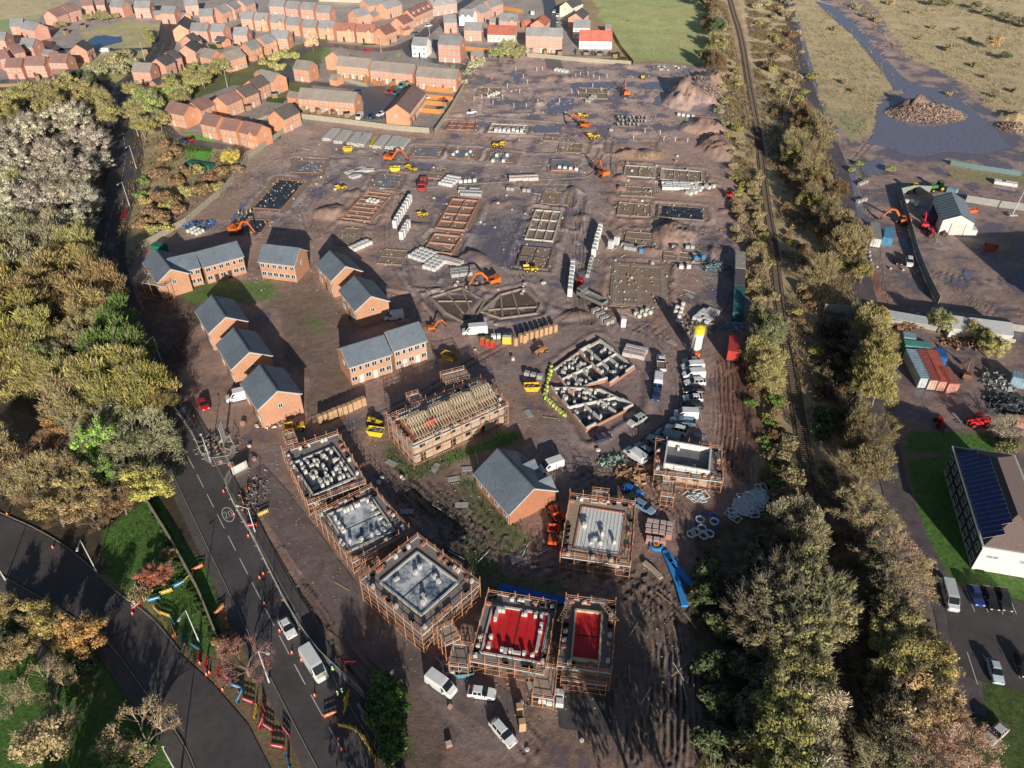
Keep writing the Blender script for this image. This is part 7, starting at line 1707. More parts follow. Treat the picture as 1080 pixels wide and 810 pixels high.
def plot(outer,inner,z,label,slabel,floor,fl='',piers=None,deck=DECKG,top=.28,topmat=BLKW,guard=True,seed=1):
    r=random.Random(seed)
    ox,oy,oa,OL,OW=rect(outer,z); ix,iy,ia,IL,IW=rect(inner,z+.1)
    t=thing('part_built_house',label,'house',(ix,iy),ia); hx,hy=IL/2,IW/2
    C=[(-hx,-hy),(hx,-hy),(hx,hy),(-hx,hy)]
    for i in range(4):
        a,b=C[i],C[(i+1)%4]; L=math.dist(a,b); n=max(2,int(L/3)); op=[]
        for lv in range(1): 
            for k in range(n): op.append(((k+.5)*L/n,1.2,.9 if k%2 else .02,2.15))
        m=MB(); openwall(m,a,b,min(z,2.6) if z<3.5 else 2.5,.3,BLKD,op,OPENSH)
        w_=add('wall',m,t)
        if z>3.5:
            m=MB(); op=[(x,w,.9,1.95) for x,w,_,_ in op]; openwall(m,a,b,z-2.5,.3,BLKD,op,OPENSH); add('wall',m,t,(0,0,2.5))
    m=MB(); m.box(0,0,z-.15,IL-.1,IW-.1,.17,floor); 
    fo=add('floor_deck',m,t)
    if 'c' in fl: m=MB(); m.box(0,0,z+.025,.18 if IL>IW and 'r' not in fl else IL-.5,IW-.5 if IL>IW and 'r' not in fl else .18,.02,TRIM); add('joint',m,fo)
    if floor is REDF:
        for q in range(1,6): m=MB(); m.box(-hx+.2+q*(IL-.4)/6,0,z+.021,.05,IW-.5,.015,M("red_seam",(.30,.02,.02),.5)); add('seam',m,fo)
    if 'b' in fl:
        n=int(IL/.6)
        for i in range(0,n,1): m=MB(); m.box(-hx+.4+i*(IL-.8)/(n-1),0,z+.021,.12,IW-.6,.05,BAGM); add('floor_rib',m,fo)
    m=MB()
    for i in range(4): a,b=C[i],C[(i+1)%4]; m.bar((*a,z+top/2),(*b,z+top/2),.3,top,topmat)
    add('wall_top',m,t)
    if piers:
        for k in range(piers):
            if 'e' in fl:
                s=k%4; u_=r.uniform(.1,.9); e=.10; uu,vv=[(u_,e),(1-e,u_),(u_,1-e),(e,u_)][s]
            else: uu,vv=r.uniform(.08,.92),r.uniform(.1,.9)
            lx,ly=-hx+uu*IL,-hy+vv*IW; wx=ix+lx*math.cos(ia)-ly*math.sin(ia); wy=iy+lx*math.sin(ia)+ly*math.cos(ia)
            o=add('block_stack',BST[r.randrange(3)],None,(wx,wy,z+.03),ia+r.choice((0,1.57))); tag(o,'small white block stack on the '+slabel,'block stack','block stacks on the '+slabel)
    # scaffold
    s=thing('scaffolding','rust coloured tube scaffold around the '+slabel,'scaffold',(ox,oy),oa)
    X,Y=OL/2,OW/2
    def ring_deck(zz,dk):
        dx,dy=ix-ox,iy-oy; c,sn=math.cos(-oa),math.sin(-oa); lx=dx*c-dy*sn; ly=dx*sn+dy*c
        g=.22; x0,x1=lx-hx-g if IL*1.0>0 else 0,lx+hx+g; y0,y1=ly-hy-g,ly+hy+g
        if abs(math.sin(ia-oa))>.7: x0,x1,y0,y1=lx-hy-g,lx+hy+g,ly-hx-g,ly+hx+g
        x0=max(x0,-X+.5);x1=min(x1,X-.5);y0=max(y0,-Y+.5);y1=min(y1,Y-.5)
        for (a,b,c_,d) in ((-X,X,-Y,y0),(-X,X,y1,Y),(-X,x0,y0,y1),(x1,X,y0,y1)):
            m=MB(); ww,hh=b-a,d-c_; 
            if ww<.1 or hh<.1: continue
            long=ww>hh; n=max(2,int((hh if long else ww)/.24))
            for i in range(n):
                if long: m.box((a+b)/2,c_+(i+.5)*hh/n,zz-.05+r.uniform(0,.012),ww,hh/n*.93,.045,dk)
                else: m.box(a+(i+.5)*ww/n,(c_+d)/2,zz-.05+r.uniform(0,.012),ww/n*.93,hh,.045,dk)
            add('deck',m,s)
        for (a,b) in (((-X,-Y),(X,-Y)),((X,-Y),(X,Y)),((X,Y),(-X,Y)),((-X,Y),(-X,-Y))):
            m=MB(); m.bar((*a,zz+.1),(*b,zz+.1),.06,.22,TOE); add('toe_board',m,s)
            for hz in (.55,1.0):
                m=MB(); m.tube((*a,zz+hz),(*b,zz+hz),.045,POLE,5); add('guard_rail',m,s)
        return (x0,x1,y0,y1)
    ext=ring_deck(z-.05,deck)
    for k in range(int((OL+OW)*1.1)):
        sd=r.randrange(4); u_=r.uniform(-.9,.9); wx,wy=(u_*X,-Y+.6) if sd==0 else (X-.6,u_*Y) if sd==1 else (u_*X,Y-.6) if sd==2 else (-X+.6,u_*Y)
        cx_,cy_=ox+wx*math.cos(oa)-wy*math.sin(oa),oy+wx*math.sin(oa)+wy*math.cos(oa); kk=r.randrange(3)
        o=add(('brick_stack','mortar_tub','block_stack')[kk],(SMB,SMT,BST[1])[kk],None,(cx_,cy_,z-.03),oa+r.uniform(-.2,.2)); tag(o,('orange brick stack','dark mortar tub','grey block pile')[kk]+' on scaffold of the '+slabel,('brick stack','tub','block stack')[kk],('brick stacks','mortar tubs','block piles')[kk]+' round the '+slabel)
    per=[]
    for (a,b) in (((-X,-Y),(X,-Y)),((X,-Y),(X,Y)),((X,Y),(-X,Y)),((-X,Y),(-X,-Y))):
        n=max(2,round(math.dist(a,b)/2.1))
        for k in range(n): per.append((a[0]+(b[0]-a[0])*k/n,a[1]+(b[1]-a[1])*k/n))
    for (px,py) in per:
        o=add('standard',SPM,s,(px,py,0)); o.scale=(1,1,z+1.1+r.uniform(0,1.0)); o.rotation_euler=(r.uniform(-.02,.02),r.uniform(-.02,.02),0)
        qx,qy=px*(1-1.0/max(X,1.1)) if abs(abs(px)-X)<.01 else px, py*(1-1.0/max(Y,1.1)) if abs(abs(py)-Y)<.01 else py
        o=add('standard',SPM,s,(qx,qy,0)); o.scale=(1,1,z)
        m=MB(); m.tube((px,py,z-.12),(qx,qy,z-.12),.04,POLE,5); add('transom',m,s)
    for lv in ([.25,1.6] if z<3.5 else [.25,1.5,2.6,3.8]):
        for (a,b) in (((-X,-Y),(X,-Y)),((X,-Y),(X,Y)),((X,Y),(-X,Y)),((-X,Y),(-X,-Y))):
            m=MB(); m.tube((*a,lv),(*b,lv),.045,POLE,5); add('ledger',m,s)
    if z>3.5:
        for sgn in (-1,1):
            m=MB(); m.box(0,sgn*(Y-.55),2.45,OL-.3,.9,.05,deck); add('lower_deck',m,s)
            m=MB(); m.box(sgn*(X-.55),0,2.45,.9,OW-2.2,.05,deck); add('lower_deck',m,s)
    for (a,b) in (((-X,-Y),(X,-Y)),((X,-Y),(X,Y))):
        n=max(1,round(math.dist(a,b)/4.2))
        for k in range(n):
            p=Vector(a).lerp(Vector(b),k/n);q=Vector(a).lerp(Vector(b),(k+1)/n); m=MB(); m.tube((p.x,p.y,.1),(q.x,q.y,z),.04,POLE,5); add('brace',m,s)
    return t,s,(ix,iy,ia,IL,IW)
plot([(298.5,474),(356,462),(386.5,505.5),(324.4,537)],[(309.6,489),(351,471),(374.4,503.7),(330,523)],2.7,'part built house with a black floor crowded with block stacks','black floored plot',MEMB,'c',46,seed=2,top=.35)
plot([(332,542.6),(393,515),(431,559),(372.6,596)],[(345,542.6),(391,524),(416,559),(369,581.5)],2.7,'part built house with a mottled blue white floor beside the black floored one','mottled blue white floored plot',MEMBB,'ce',26,seed=3)
plot([(383,609),(441.5,567.6),(502.6,613),(445,678)],[(400.7,614),(440.5,583),(483,614),(445,650)],4.9,'two storey part built house with a wet blue floor','tall wet blue floored plot',MEMBB,'c',8,seed=4,top=.3,topmat=FPALE)
plot([(510.4,627),(595,637),(566,710),(500,699)],[(519.8,638.7),(579.6,648),(570,699.7),(508,688)],2.7,'part built house with a bright red floor dotted with white blocks','left red floored plot',REDF,'ce',30,seed=5)
plot([(596,630.5),(650,638.7),(644,710),(588,703)],[(607.8,644.6),(636,647),(631,698.5),(602,695)],4.6,'part built house with a plain red floor framed in timber','right red floored plot',REDF,'c',0,seed=6,top=.5,topmat=M("timber_plate",(.62,.52,.36),.8,.15,3))
plot([(599.5,521.5),(668.6,534),(666,598),(593,588)],[(613,534),(658.8,541),(655,588),(605.7,578)],2.8,'part built house with a white block insulated floor, beside the orange dumpers','white insulated floor plot',INSW,'b',10,seed=7,deck=DECK,topmat=BRW,top=.15)
plot([(691,466),(760,474.6),(762.5,509),(690,500)],[(703,468.5),(750,478),(746,500),(701,494)],2.8,'part built house with low white walls at the edge of the muddy field','small plot at the edge of the muddy field',CONCD,'',3,seed=8,top=1.3,topmat=M("plaster_white",(.72,.72,.70),.7))
# stair towers and loading bays
def bay(pts,z,label,col=DECK):
    x,y,a,L,Wd=rect(pts,z); t=thing('loading_bay',label,'scaffold bay',(x,y),a); X,Y=L/2,Wd/2
    m=MB()
    for i in range(max(2,int(Wd/.24))): m.box(0,-Y+(i+.5)*Wd/max(2,int(Wd/.24)),z-.05,L,.22,.045,col)
    add('deck',m,t)
    for px,py in ((-X,-Y),(0,-Y),(X,-Y),(X,0),(X,Y),(0,Y),(-X,Y),(-X,0)): o=add('standard',SPM,t,(px,py,0)); o.scale=(1,1,z+1.1)
    for (p,q) in (((-X,-Y),(X,-Y)),((X,-Y),(X,Y)),((X,Y),(-X,Y)),((-X,Y),(-X,-Y))):
        for hz in (.3,1.5,z+.5,z+1): m=MB(); m.tube((*p,hz),(*q,hz),.04,POLE,5); add('guard_rail',m,t)
        m=MB(); m.bar((*p,z+.08),(*q,z+.08),.05,.2,TOE); add('toe_board',m,t)
bay([(461,664),(478,659),(484,672),(470,684)],4.7,'square scaffold loading bay on the lower right side of the tall blue floored plot')
bay([(478,679),(497,682),(494,705),(474,702)],2.6,'grey loading bay on the left side of the left red floored plot',DECKG)
bay([(567,703),(588,705),(584,738),(560,735)],2.6,'tall scaffold tower reaching the lane between the two red floored plots')
bay([(592,706),(642,711),(638,722),(592,719)],2.6,'timber bay in front of the right red floored plot')
bay([(624,517),(642,520),(641,532),(624,530)],2.8,'loading bay behind the white insulated floor plot')
bay([(699,507),(712,509),(711,525),(697,523)],2.6,'loading bay in front of the small plot at the muddy field')
bay([(299,459),(310,456),(314,466),(302,470)],2.6,'rust coloured scaffold bay at the head of the scaffolded row')
bay([(467,397),(490,388),(492,398),(470,408)],5,'timber loading bay behind the roof truss plot')
bay([(429,418),(441,415),(447,425),(435,430)],5,'left loading bay behind the roof truss plot')
bay([(157,285),(172,297),(170,308),(154,292)],4.6,'scaffold on the gable of the long new terrace')
# roof truss plot
def trussplot():
    t,s,(ix,iy,ia,IL,IW)=plot([(406,441),(508,402),(537,428),(435.5,471)],[(412,443),(508,405),(531,426),(437,467)],4.9,'long part built terrace with open timber roof trusses inside scaffolding','roof truss plot',M("ply_deck",(.4,.16,.10),.8,.3,2),'',0,seed=12,deck=M("scaffold_board_pale",(.42,.40,.40),.8,.2,2),top=.2)
    TW=M("truss_timber",(.72,.63,.46),.75,.12,4); m=MB(); hy=min(IL,IW)/2-.3; Lr=max(IL,IW); rs=2.9
    m.bar((0,-hy-.3,0),(0,0,rs),.07,.12,TW); m.bar((0,hy+.3,0),(0,0,rs),.07,.12,TW); m.bar((0,-hy,.0),(0,hy,.0),.07,.12,TW); m.bar((0,0,rs),(0,-hy*.35,0),.06,.08,TW); m.bar((0,0,rs),(0,hy*.35,0),.06,.08,TW); m.bar((0,-hy*.55,rs*.45),(0,-hy*.35,0),.06,.08,TW); m.bar((0,hy*.55,rs*.45),(0,hy*.35,0),.06,.08,TW)
    tm=m.mesh('roof_truss'); rot=0 if IL>=IW else math.pi/2
    n=int(Lr/.62)
    gaps=[.255,.51,.765]
    for i in range(n):
        f=(i+.5)/n
        if f<.04 or min(abs(f-g) for g in gaps)<.018: continue
        x=-Lr/2+.5+f*(Lr-1); p=(x,0,5.0) if rot==0 else (0,x,5.0); add('roof_truss',tm,t,p,rot)
    for g in gaps:
        m=MB(); m.poly([(0,-hy,0),(0,hy,0),(0,0,rs-.1)],BLKD); m.poly([(.2,-hy,0),(.2,0,rs-.1),(.2,hy,0)],BLKD); x=-Lr/2+.5+g*(Lr-1); add('party_wall',m,t,(x,0,5.0) if rot==0 else (0,x,5.0),rot)
    for yy,zz in ((-hy*.5,rs*.5),(hy*.5,rs*.5),(-hy-.2,.1),(hy+.2,.1),(-hy*.98,.55)):
        m=MB(); m.bar((-Lr/2+.6,yy,zz+.06),(Lr/2-.6,yy,zz+.06),.06,.05,TW); add('binder',m,t,(0,0,5.0),rot)
    m=MB(); m.box(-Lr*.245,-hy*.45,.5,2.2,.12,1.3,M("red_sheet",(.5,.03,.03),.6)); add('fire_stop',m,t,(0,0,5.0),rot)
trussplot()
# timber A-frames beside the last plot
for (a,b) in (((602,633),(590,656)),((632,632),(651,656))):
    p=Vector((*G(*a,5.8),5.8)); q=Vector((*G(*b,5.8),5.8)); t=thing('ladder_frame','pale timber ladder frame leaning across the '+('left' if a[0]<620 else 'right')+' side of the right red floored plot','ladder',(p.x,p.y,5.8)); m=MB(); d=q-p; nn=Vector((-d.y,d.x,0)).normalized()*.35
    m.bar(-nn,d-nn,.08,.08,PAL); m.bar(nn,d+nn,.08,.08,PAL); add('rail',m,t); m=MB()
    for i in range(9): c=d*((i+.5)/9); m.bar(c-nn,c+nn,.07,.06,PAL)
    add('rung',m,t)
# ---------------------------------------------------------------- heaps and loose stuff
RCK=M("rubble",(.42,.30,.24),.9,.35,2,.3,island=.4)
def heap(px,py,rx,ry,h,n,label,mat=RCK,s=.5,name='rubble_heap',cat='rubble heap'):
    x0,y0=G(px,py); m=MB(); r=random.Random(int(px*3+py))
    for i in range(n):
        a=r.uniform(0,6.28); k=math.sqrt(r.random()); x,y=math.cos(a)*k*rx,math.sin(a)*k*ry; z=h*max(0,1-k**1.6)*r.uniform(.75,1.05); q=s*r.uniform(.4,1.5)
        c=Vector((x,y,z)); P=[c+Vector((r.uniform(-q,q),r.uniform(-q,q),r.uniform(-q,q)*.7)) for _ in range(4)]
        for f in ((0,1,2),(0,2,3),(0,3,1),(1,3,2)): m.poly([P[j] for j in f],mat)
    o=thing(name,label,cat,(x0,y0),0,None,m); o["kind"]="stuff"; return o
heap(976,121,15,9,3.9,4200,'heap of broken pinkish concrete standing in the flood on the east side')
heap(735,100,11,13,7.2,3600,'big heap of crushed brick and stone at the north east corner of the site',M("crushed",(.40,.30,.25),.9,.35,2,.3,island=.45),.42)
heap(1068,135,6,5,2,500,'heap of pink rubble at the right edge by the flood')
heap(677,165,8,3,1.4,700,'pale sand heap above the twin framed foundations',M("sand_pale",(.45,.32,.18),.9,.2,2,.2,island=.1),.3,'sand_heap','sand heap')
heap(667,500,3.2,2.4,.8,150,'heap of scrap timber beside the blue cars',M("scrap_timber",(.40,.24,.15),.85,.3,4,island=.5),.9,'timber_heap','timber heap')
heap(646,487,3,1.8,.6,80,'heap of green and white waste above the scrap timber',M("waste_green",(.25,.36,.30),.7,.3,4,island=.7),.6,'waste_heap','waste heap')
heap(735,345,5,4,.8,200,'grey debris round the mortar silo',M("grey_debris",(.28,.25,.22),.9,.3,4,island=.5),.5,'debris_heap','debris heap')
heap(1025,362,7,2.5,1.2,260,'scrap heap in front of the long shed',M("scrap_metal",(.26,.15,.10),.7,.4,4,island=.8),.7,'scrap_heap','scrap heap')
heap(1052,405,3.5,4,1.2,180,'grey scrap machinery parts at the yard edge',M("scrap_grey",(.4,.4,.38),.6,.4,4,island=.8),.7,'scrap_heap','scrap heap')
heap(1066,428,5,4,1.2,200,'dark scrap heap by the orange pink flatbed body',M("scrap_dark",(.10,.12,.12),.7,.4,4,island=.8),.7,'scrap_heap','scrap heap')
heap(958,344,5,1.8,1.0,160,'scrap timber inside the open shed',M("scrap_timber",(.40,.24,.15),.85,.3,4,island=.5),.7,'timber_heap','timber heap')
heap(211,238,5,3,.8,90,'blue hose and plastic heap by the site fence',M("blue_hose",(.05,.18,.42),.5,.3,4,island=.5),.6,'plastic_heap','plastic heap')
heap(754,282,4,3,.8,150,'loose grey and teal waste beside the site cabins',M("waste_teal",(.18,.26,.28),.7,.3,4,island=.6),.7,'waste_heap','waste heap')
heap(775,345,2.5,2,.7,80,'pale blue plastic heap at the south end of the cabins',M("plastic_blue",(.35,.5,.6),.5,.3,4,island=.5),.5,'plastic_heap','plastic heap')
heap(228,470,5,3.5,.7,130,'builders rubbish inside the fenced corner at the site entrance',M("rubbish",(.30,.25,.22),.8,.4,4,island=.7),.5,'rubbish_heap','rubbish heap')
heap(268,519,2.6,6,.5,140,'broken ground and rubbish inside the long fenced strip',M("rubbish",(.30,.25,.22),.8,.4,4,island=.7),.4,'rubbish_heap','rubbish heap')
heap(290,448,4,1.2,.5,50,'white pipes and red drums in front of the lowest detached house',M("pipes_white",(.6,.45,.42),.6,.4,4,island=.6),.5,'pipe_heap','pipe heap')
heap(745,98,3,2,1.5,60,'dark scrap at the north fence',M("scrap_dark",(.10,.12,.12),.7,.4,4,island=.8),.8,'scrap_heap','scrap heap') if False else None
heap(706,72,8,3,1.2,160,'mixed white and blue waste along the meadow edge',M("waste_mixed",(.40,.42,.42),.7,.4,4,island=.8),.7,'waste_heap','waste heap')
heap(585,322,3,2,.6,60,'white plastic waste behind the row of crates',WPL,.5,'plastic_heap','plastic heap') if False else None
# scattered stones
deb=MB(); r_=random.Random(21)
for i in range(9000):
    px=r_.uniform(240,800); py=70+690*r_.random()**1.5
    if pip([(150,262),(300,150),(460,140),(494,90),(745,75),(800,400),(800,470),(735,650),(735,780),(560,780),(400,700),(250,500),(330,450),(400,360),(260,300)],np.array([px]),np.array([py]))[0]:
        x,y=G(px,py); s=r_.uniform(.04,.13)*(1+ (400-py)/260 if py<400 else 1) ; deb.box(x,y,0,s*r_.uniform(.8,2.5),s,s*.6,M("site_litter",(.42,.38,.34),.8,.5,6,island=.9),r_.uniform(0,3),s*.2,s*.2)
o=add('stones',deb); o["kind"]="stuff"; tag(o,'stones and offcuts trodden into the mud','stones')
# upvc frames
FRM=M("upvc_frame",(.80,.88,.90),.45,.12,3); fr=MB()
for (x,z,a,b) in ((0,0,1.5,.08),(0,1.12,1.5,.08)): fr.box(x,0,z,a,.08,b,FRM)
for x in (-.71,0,.71): fr.box(x,0,.08,.08,.08,1.04,FRM)
FRMESH=fr.mesh('frame'); r_=random.Random(3)
def frames(n,fn,lab,grp):
    for i in range(n):
        (px,py),z=fn(i); x,y=G(px,py); o=add('window_frame',FRMESH,None,(x,y,z+.05),r_.uniform(0,3.1),scale=(1.35,1.35,1.35)); o.rotation_euler=(math.pi/2+r_.uniform(-.35,.15),0,r_.uniform(0,6.28)); tag(o,lab,'window frame',grp)
frames(80,lambda i:((772+22*math.cos(i*.04+5.0)+r_.uniform(-6,6)+ i*.2, 543-18*math.sin(i*.035)+r_.uniform(-6,6)),(i%4)*.12),'pale blue white upvc frame thrown on the large pile by the railway clump','upvc frames on the large pile')
frames(7,lambda i:((729+i*2.6,521+i*.9),0),'white upvc frame on the small pile in front of the field edge plot','upvc frames on the small pile')
for i,(px,py) in enumerate(((738,549),(753,551),(740,558),(733,562),(742,566),(729,564),(748,564))):
    m=MB()
    for k in range(3):
        for j in range(12):
            a0,a1=j*math.pi/6,(j+1)*math.pi/6; m.bar((.75*math.cos(a0),.75*math.sin(a0),.12+k*.15),(.75*math.cos(a1),.75*math.sin(a1),.12+k*.15),.13,.13,FRM)
    x,y=G(px,py); thing('pipe_coil','coil of pale flexible pipe lying on the grass beside the white frames','pipe coil',(x,y),0,'coils of flexible pipe',m)
def tube_path(px,r,mat,name,label,cat,z=.15):
    P=smooth(W(px),2); x0,y0=P[0]; m=MB()
    for a,b in zip(P[:-1],P[1:]): m.bar((a[0]-x0,a[1]-y0,z),(b[0]-x0,b[1]-y0,z),r*2,r,mat)
    return thing(name,label,cat,(x0,y0),0,None,m)
BT=M("blue_tarp",(.02,.16,.60),.4,.2,2,.1); BTL=M("blue_tarp_light",(.05,.30,.75),.4,.2,2,.1)
tube_path([(701,582),(708,598),(716,618),(722,640)],.55,BTL,'blue_tarpaulin','straight strip of bright blue sheeting, left of the two below the manhole','tarpaulin')
tube_path([(702,584),(714,600),(724,613),(734,620)],.55,BTL,'blue_tarpaulin','curving strip of blue sheeting, right of the two below the manhole','tarpaulin')
tube_path([(526,621),(560,628),(595,636)],.6,BT,'blue_tarpaulin','long rolled blue tarpaulin behind the left red floored plot','tarpaulin',.35)
tube_path([(679,594),(690,603),(697,611)],.4,M("geotextile",(.5,.38,.32),.9,.2,3),'geotextile_roll','pinkish roll of matting lying in the mud','roll',.3)
tube_path([(736,544),(748,541),(758,546),(757,556),(746,563),(737,558),(733,550),(736,544)],.15,M("blue_pipe",(.02,.08,.5),.4),'blue_pipe','loop of dark blue water pipe round the pipe coils','pipe')
m=MB()
for j in range(20):
    a0,a1=j*math.pi/10,(j+1)*math.pi/10; m.bar((1.05*math.cos(a0),1.05*math.sin(a0),.35),(1.05*math.cos(a1),1.05*math.sin(a1),.35),.3,.6,BTL)
x,y=G(692,576); t=thing('manhole_ring','round manhole with a blue rim and a yellow red core beside the brick packs','manhole',(x,y)); add('rim',m,t); m=MB(); m.tube((0,0,.0),(0,0,.5),.55,M("yellow_plastic",(.8,.55,.03),.5),14,.5); m.tube((0,0,.5),(0,0,.7),.3,M("red_plastic",(.5,.05,.02),.5),12); add('core',m,t)
# yellow hose arcs etc
for px,c,lab in [([(400,457),(399,452),(396,460)],YPL,None)]: pass
# ---------------------------------------------------------------- street furniture
LPM=M("lamp_column",(.62,.63,.62),.5,.1,2)
def lamp(base,h,armpx,label):
    x,y=G(*base); t=thing('street_lamp',label,'street lamp',(x,y)); a=Vector((*G(*armpx,h+.3),0))-Vector((x,y,0)); a=a.normalized()*min(2.2,a.length)
    m=MB(); m.tube((0,0,0),(0,0,1.2),.13,LPM,8); m.tube((0,0,1.2),(0,0,h),.09,LPM,8,.06); add('column',m,t)
    m=MB(); m.tube((0,0,h),(a.x,a.y,h+.35),.05,LPM,6); add('arm',m,t)
    m=MB(); e=a*1.35; m.bar((a.x,a.y,h+.33),(e.x,e.y,h+.38),.32,.14,M("lamp_head",(.78,.78,.75),.4)); add('lamp_head',m,t)
for b,h,a,l in [((284,720),8,(281,689),'street lamp between the two roads beside the pink red tree'),((210,677),8,(190,652),'street lamp beside the coloured barriers'),((172,386),8,(156,360),'street lamp at the bend above the site entrance'),
((135,262),8,(122,243),'street lamp hidden behind the wood near the blue roof') if False else ((91,266),8,(82,250),'street lamp rising from the edge of the wood'),((144,178),8,(133,156),'lower street lamp on the north bend'),((146,144),8,(136,122),'upper street lamp on the north bend'),((137,218),8,(124,195),'street lamp beside the red sign on the bend'),
((102,603),8,(82,578),'street lamp on the upper kerb of the branch road'),((6,612),8,(-8,590),'street lamp at the left edge of the branch road'),((190,822),8,(172,788),'street lamp at the bottom edge beside the branch road'),
((222,487),6,(212,459),'lamp post standing in the fenced corner at the site entrance'),((269,561),6,(252,534),'lamp post standing in the long fenced strip'),((22,94),8,(17,84),'street lamp beside the far left lane'),
((100,92),8,(94,78),'street lamp behind the north edge of the wood'),((153,64),8,(150,52),'street lamp by the estate entrance road'),((402,55),7,(402,44),'street lamp on the estate road'),((453,38),7,(452,28),'street lamp at the mouth of the estate road'),((240,92),7,(240,82),'street lamp in the tree belt')]:
    lamp(b,h,a,l)
for (b,t_,l) in [((823,112),(826,90),'tilted grey telegraph pole on the west side of the flooded track'),((830,113),(839,84),'leaning telegraph pole beside the flooded track'),((816,95),(813,60),'tall pole in the scrub east of the railway')]:
    x,y=G(*b); H_=9; q=Vector((*G(*t_,H_),H_))-Vector((x,y,0)); m=MB(); m.tube((0,0,0),q,.14,M("pole_wood",(.4,.36,.3),.9),7,.09); t=thing('telegraph_pole',l,'pole',(x,y)); add('pole',m,t); m=MB(); m.bar(q+Vector((-.7,0,-.4)),q+Vector((.7,0,-.4)),.1,.1,STEEL); add('crossarm',m,t)
x,y=G(1067,228); t=thing('mast_trailer','white telescopic mast standing on a trailer in the workshop yard','mast',(x,y)); m=MB(); m.tube((0,0,.5),(.6,0,9.5),.16,LPM,8,.08); add('mast',m,t); m=MB(); m.box(0,0,.3,2.4,1.5,.5,M("grey_paint",(.4,.42,.42),.5)); add('trailer',m,t); m=MB(); m.box(.6,0,9.4,.9,.4,.35,LPM); add('head',m,t)
# road side fences (mesh panels)
HER=M("heras_mesh",(.48,.52,.50),.5,.15,4); 
def heras(px,label,h=2.0,mat=HER,cap=True):
    P=resample(smooth(W(px),1),3.3); x0,y0=P[0]; t=thing('mesh_fence',label,'fence',(x0,y0))
    for a,b in zip(P[:-1],P[1:]):
        m=MB(); A=Vector((a[0]-x0,a[1]-y0,0));B=Vector((b[0]-x0,b[1]-y0,0)); up=Vector((0,0,h))
        m.bar(A+Vector((0,0,h)),B+Vector((0,0,h)),.07,.07,mat); m.bar(A+Vector((0,0,.1)),B+Vector((0,0,.1)),.05,.05,mat); m.bar(A,A+up,.06,.06,mat); m.bar(B,B+up,.06,.06,mat)
        n=9
        for k in range(1,n): C=A.lerp(B,k/n); m.bar(C+Vector((0,0,.1)),C+up,.018,.018,mat)
        for k in range(1,4): m.bar(A+up*(k/4),B+up*(k/4),.018,.018,mat)
        add('panel',m,t)
        f=MB(); f.box(A.x,A.y,0,.6,.25,.15,M("fence_foot",(.5,.22,.1),.8)); add('foot',f,t)
    return t
heras([(125,303),(138,345),(160,385),(178,425),(206,462),(213,484),(222,492),(245,490),(252,477),(240,462)],'mesh fence round the corner of the site entrance beside the main road')
heras([(262,494),(244,502),(236,511),(250,540),(266,566),(285,605),(305,645),(330,685),(352,707),(375,727),(398,752)],'long mesh fence along the east kerb of the main road')
heras([(118,292),(125,298),(150,296)],'mesh fence at the left end of the long terrace')
WS_=M("white_sheet",(.75,.75,.74),.6,.08,1)
def board(p,q,h,label,mat=WS_,z=0,name='site_sign',cat='sign'):
    a=Vector(G(*p));b=Vector(G(*q)); t=thing(name,label,cat,(a.x,a.y)); m=MB(); d=b-a; m.bar((0,0,z+h/2),(d.x,d.y,z+h/2),.06,h,mat); add('panel',m,t); m=MB()
    for f in(.1,.9): m.bar((d.x*f,d.y*f,0),(d.x*f,d.y*f,z+h),.1,.1,STEEL)
    add('post',m,t); return t
board((236,470),(239,461),4.5,'large white sign board standing in the fenced entrance corner')
board((246,501),(261,493),1.8,'long white banner on the fence at the site entrance')
board((413,720),(417,717),1.6,'small white sign board on a post by the yellow barriers',z=1.2)
board((129,233),(135,224),1.6,'red and white works sign on the verge at the bend',M("red_sign",(.7,.04,.04),.5))
board((401,739),(405,722),.5,'thin red and white board lying on the verge',M("red_sign",(.7,.04,.04),.5))
# barriers and cones
def barrier_mesh(mat,w2):
    m=MB()
    for z in(.15,.45,.8): m.box(0,0,z,1.9,.07,.14,mat)
    for x in(-.9,-.3,.3,.9): m.box(x,0,.1,.09,.08,.9,mat)
    for x in(-.75,.75): m.box(x,0,0,.1,.55,.08,TRIM)
    m.box(0,-.045,.5,1.5,.015,.2,w2)
    return m.mesh('barrier')
CL={'red':(.65,.03,.05),'blue':(.03,.30,.62),'yellow':(.80,.52,.03),'orange':(.80,.20,.03)}
BM={k:barrier_mesh(M("barrier_"+k,v,.5,.12,3),WS_) for k,v in CL.items()}
def barr(px,py,deg,c,label,group=None):
    x,y=G(px,py); o=add('barrier',BM[c],None,(x,y,0),R(deg)); tag(o,label,'barrier',group)
for px,py,d,c in [(145,640,60,'red'),(152,621,40,'blue'),(163,634,20,'blue'),(176,626,25,'yellow'),(190,618,35,'blue'),(200,611,60,'yellow'),(209,601,40,'orange'),(166,646,-40,'yellow'),(175,650,-20,'yellow'),(183,657,-50,'blue'),(184,667,-55,'yellow'),(193,676,-70,'blue'),(206,684,-30,'blue'),(211,693,-80,'red'),(218,700,-85,'red'),(231,710,-85,'red'),(240,717,-40,'red'),(250,726,-20,'blue'),(253,736,80,'blue'),(262,741,-20,'red'),(270,752,-85,'yellow'),(276,763,80,'red'),(283,769,-30,'red'),(293,789,-10,'red'),(304,804,-70,'blue'),(278,746,-60,'red'),(302,773,-45,'red'),(232,645,60,'orange'),(240,660,-70,'orange'),(246,674,-65,'orange')]:
    barr(px,py,d,c,'%s plastic barrier in the zigzag line between the branch road and the bank'%c,'%s barriers in the zigzag line'%c)
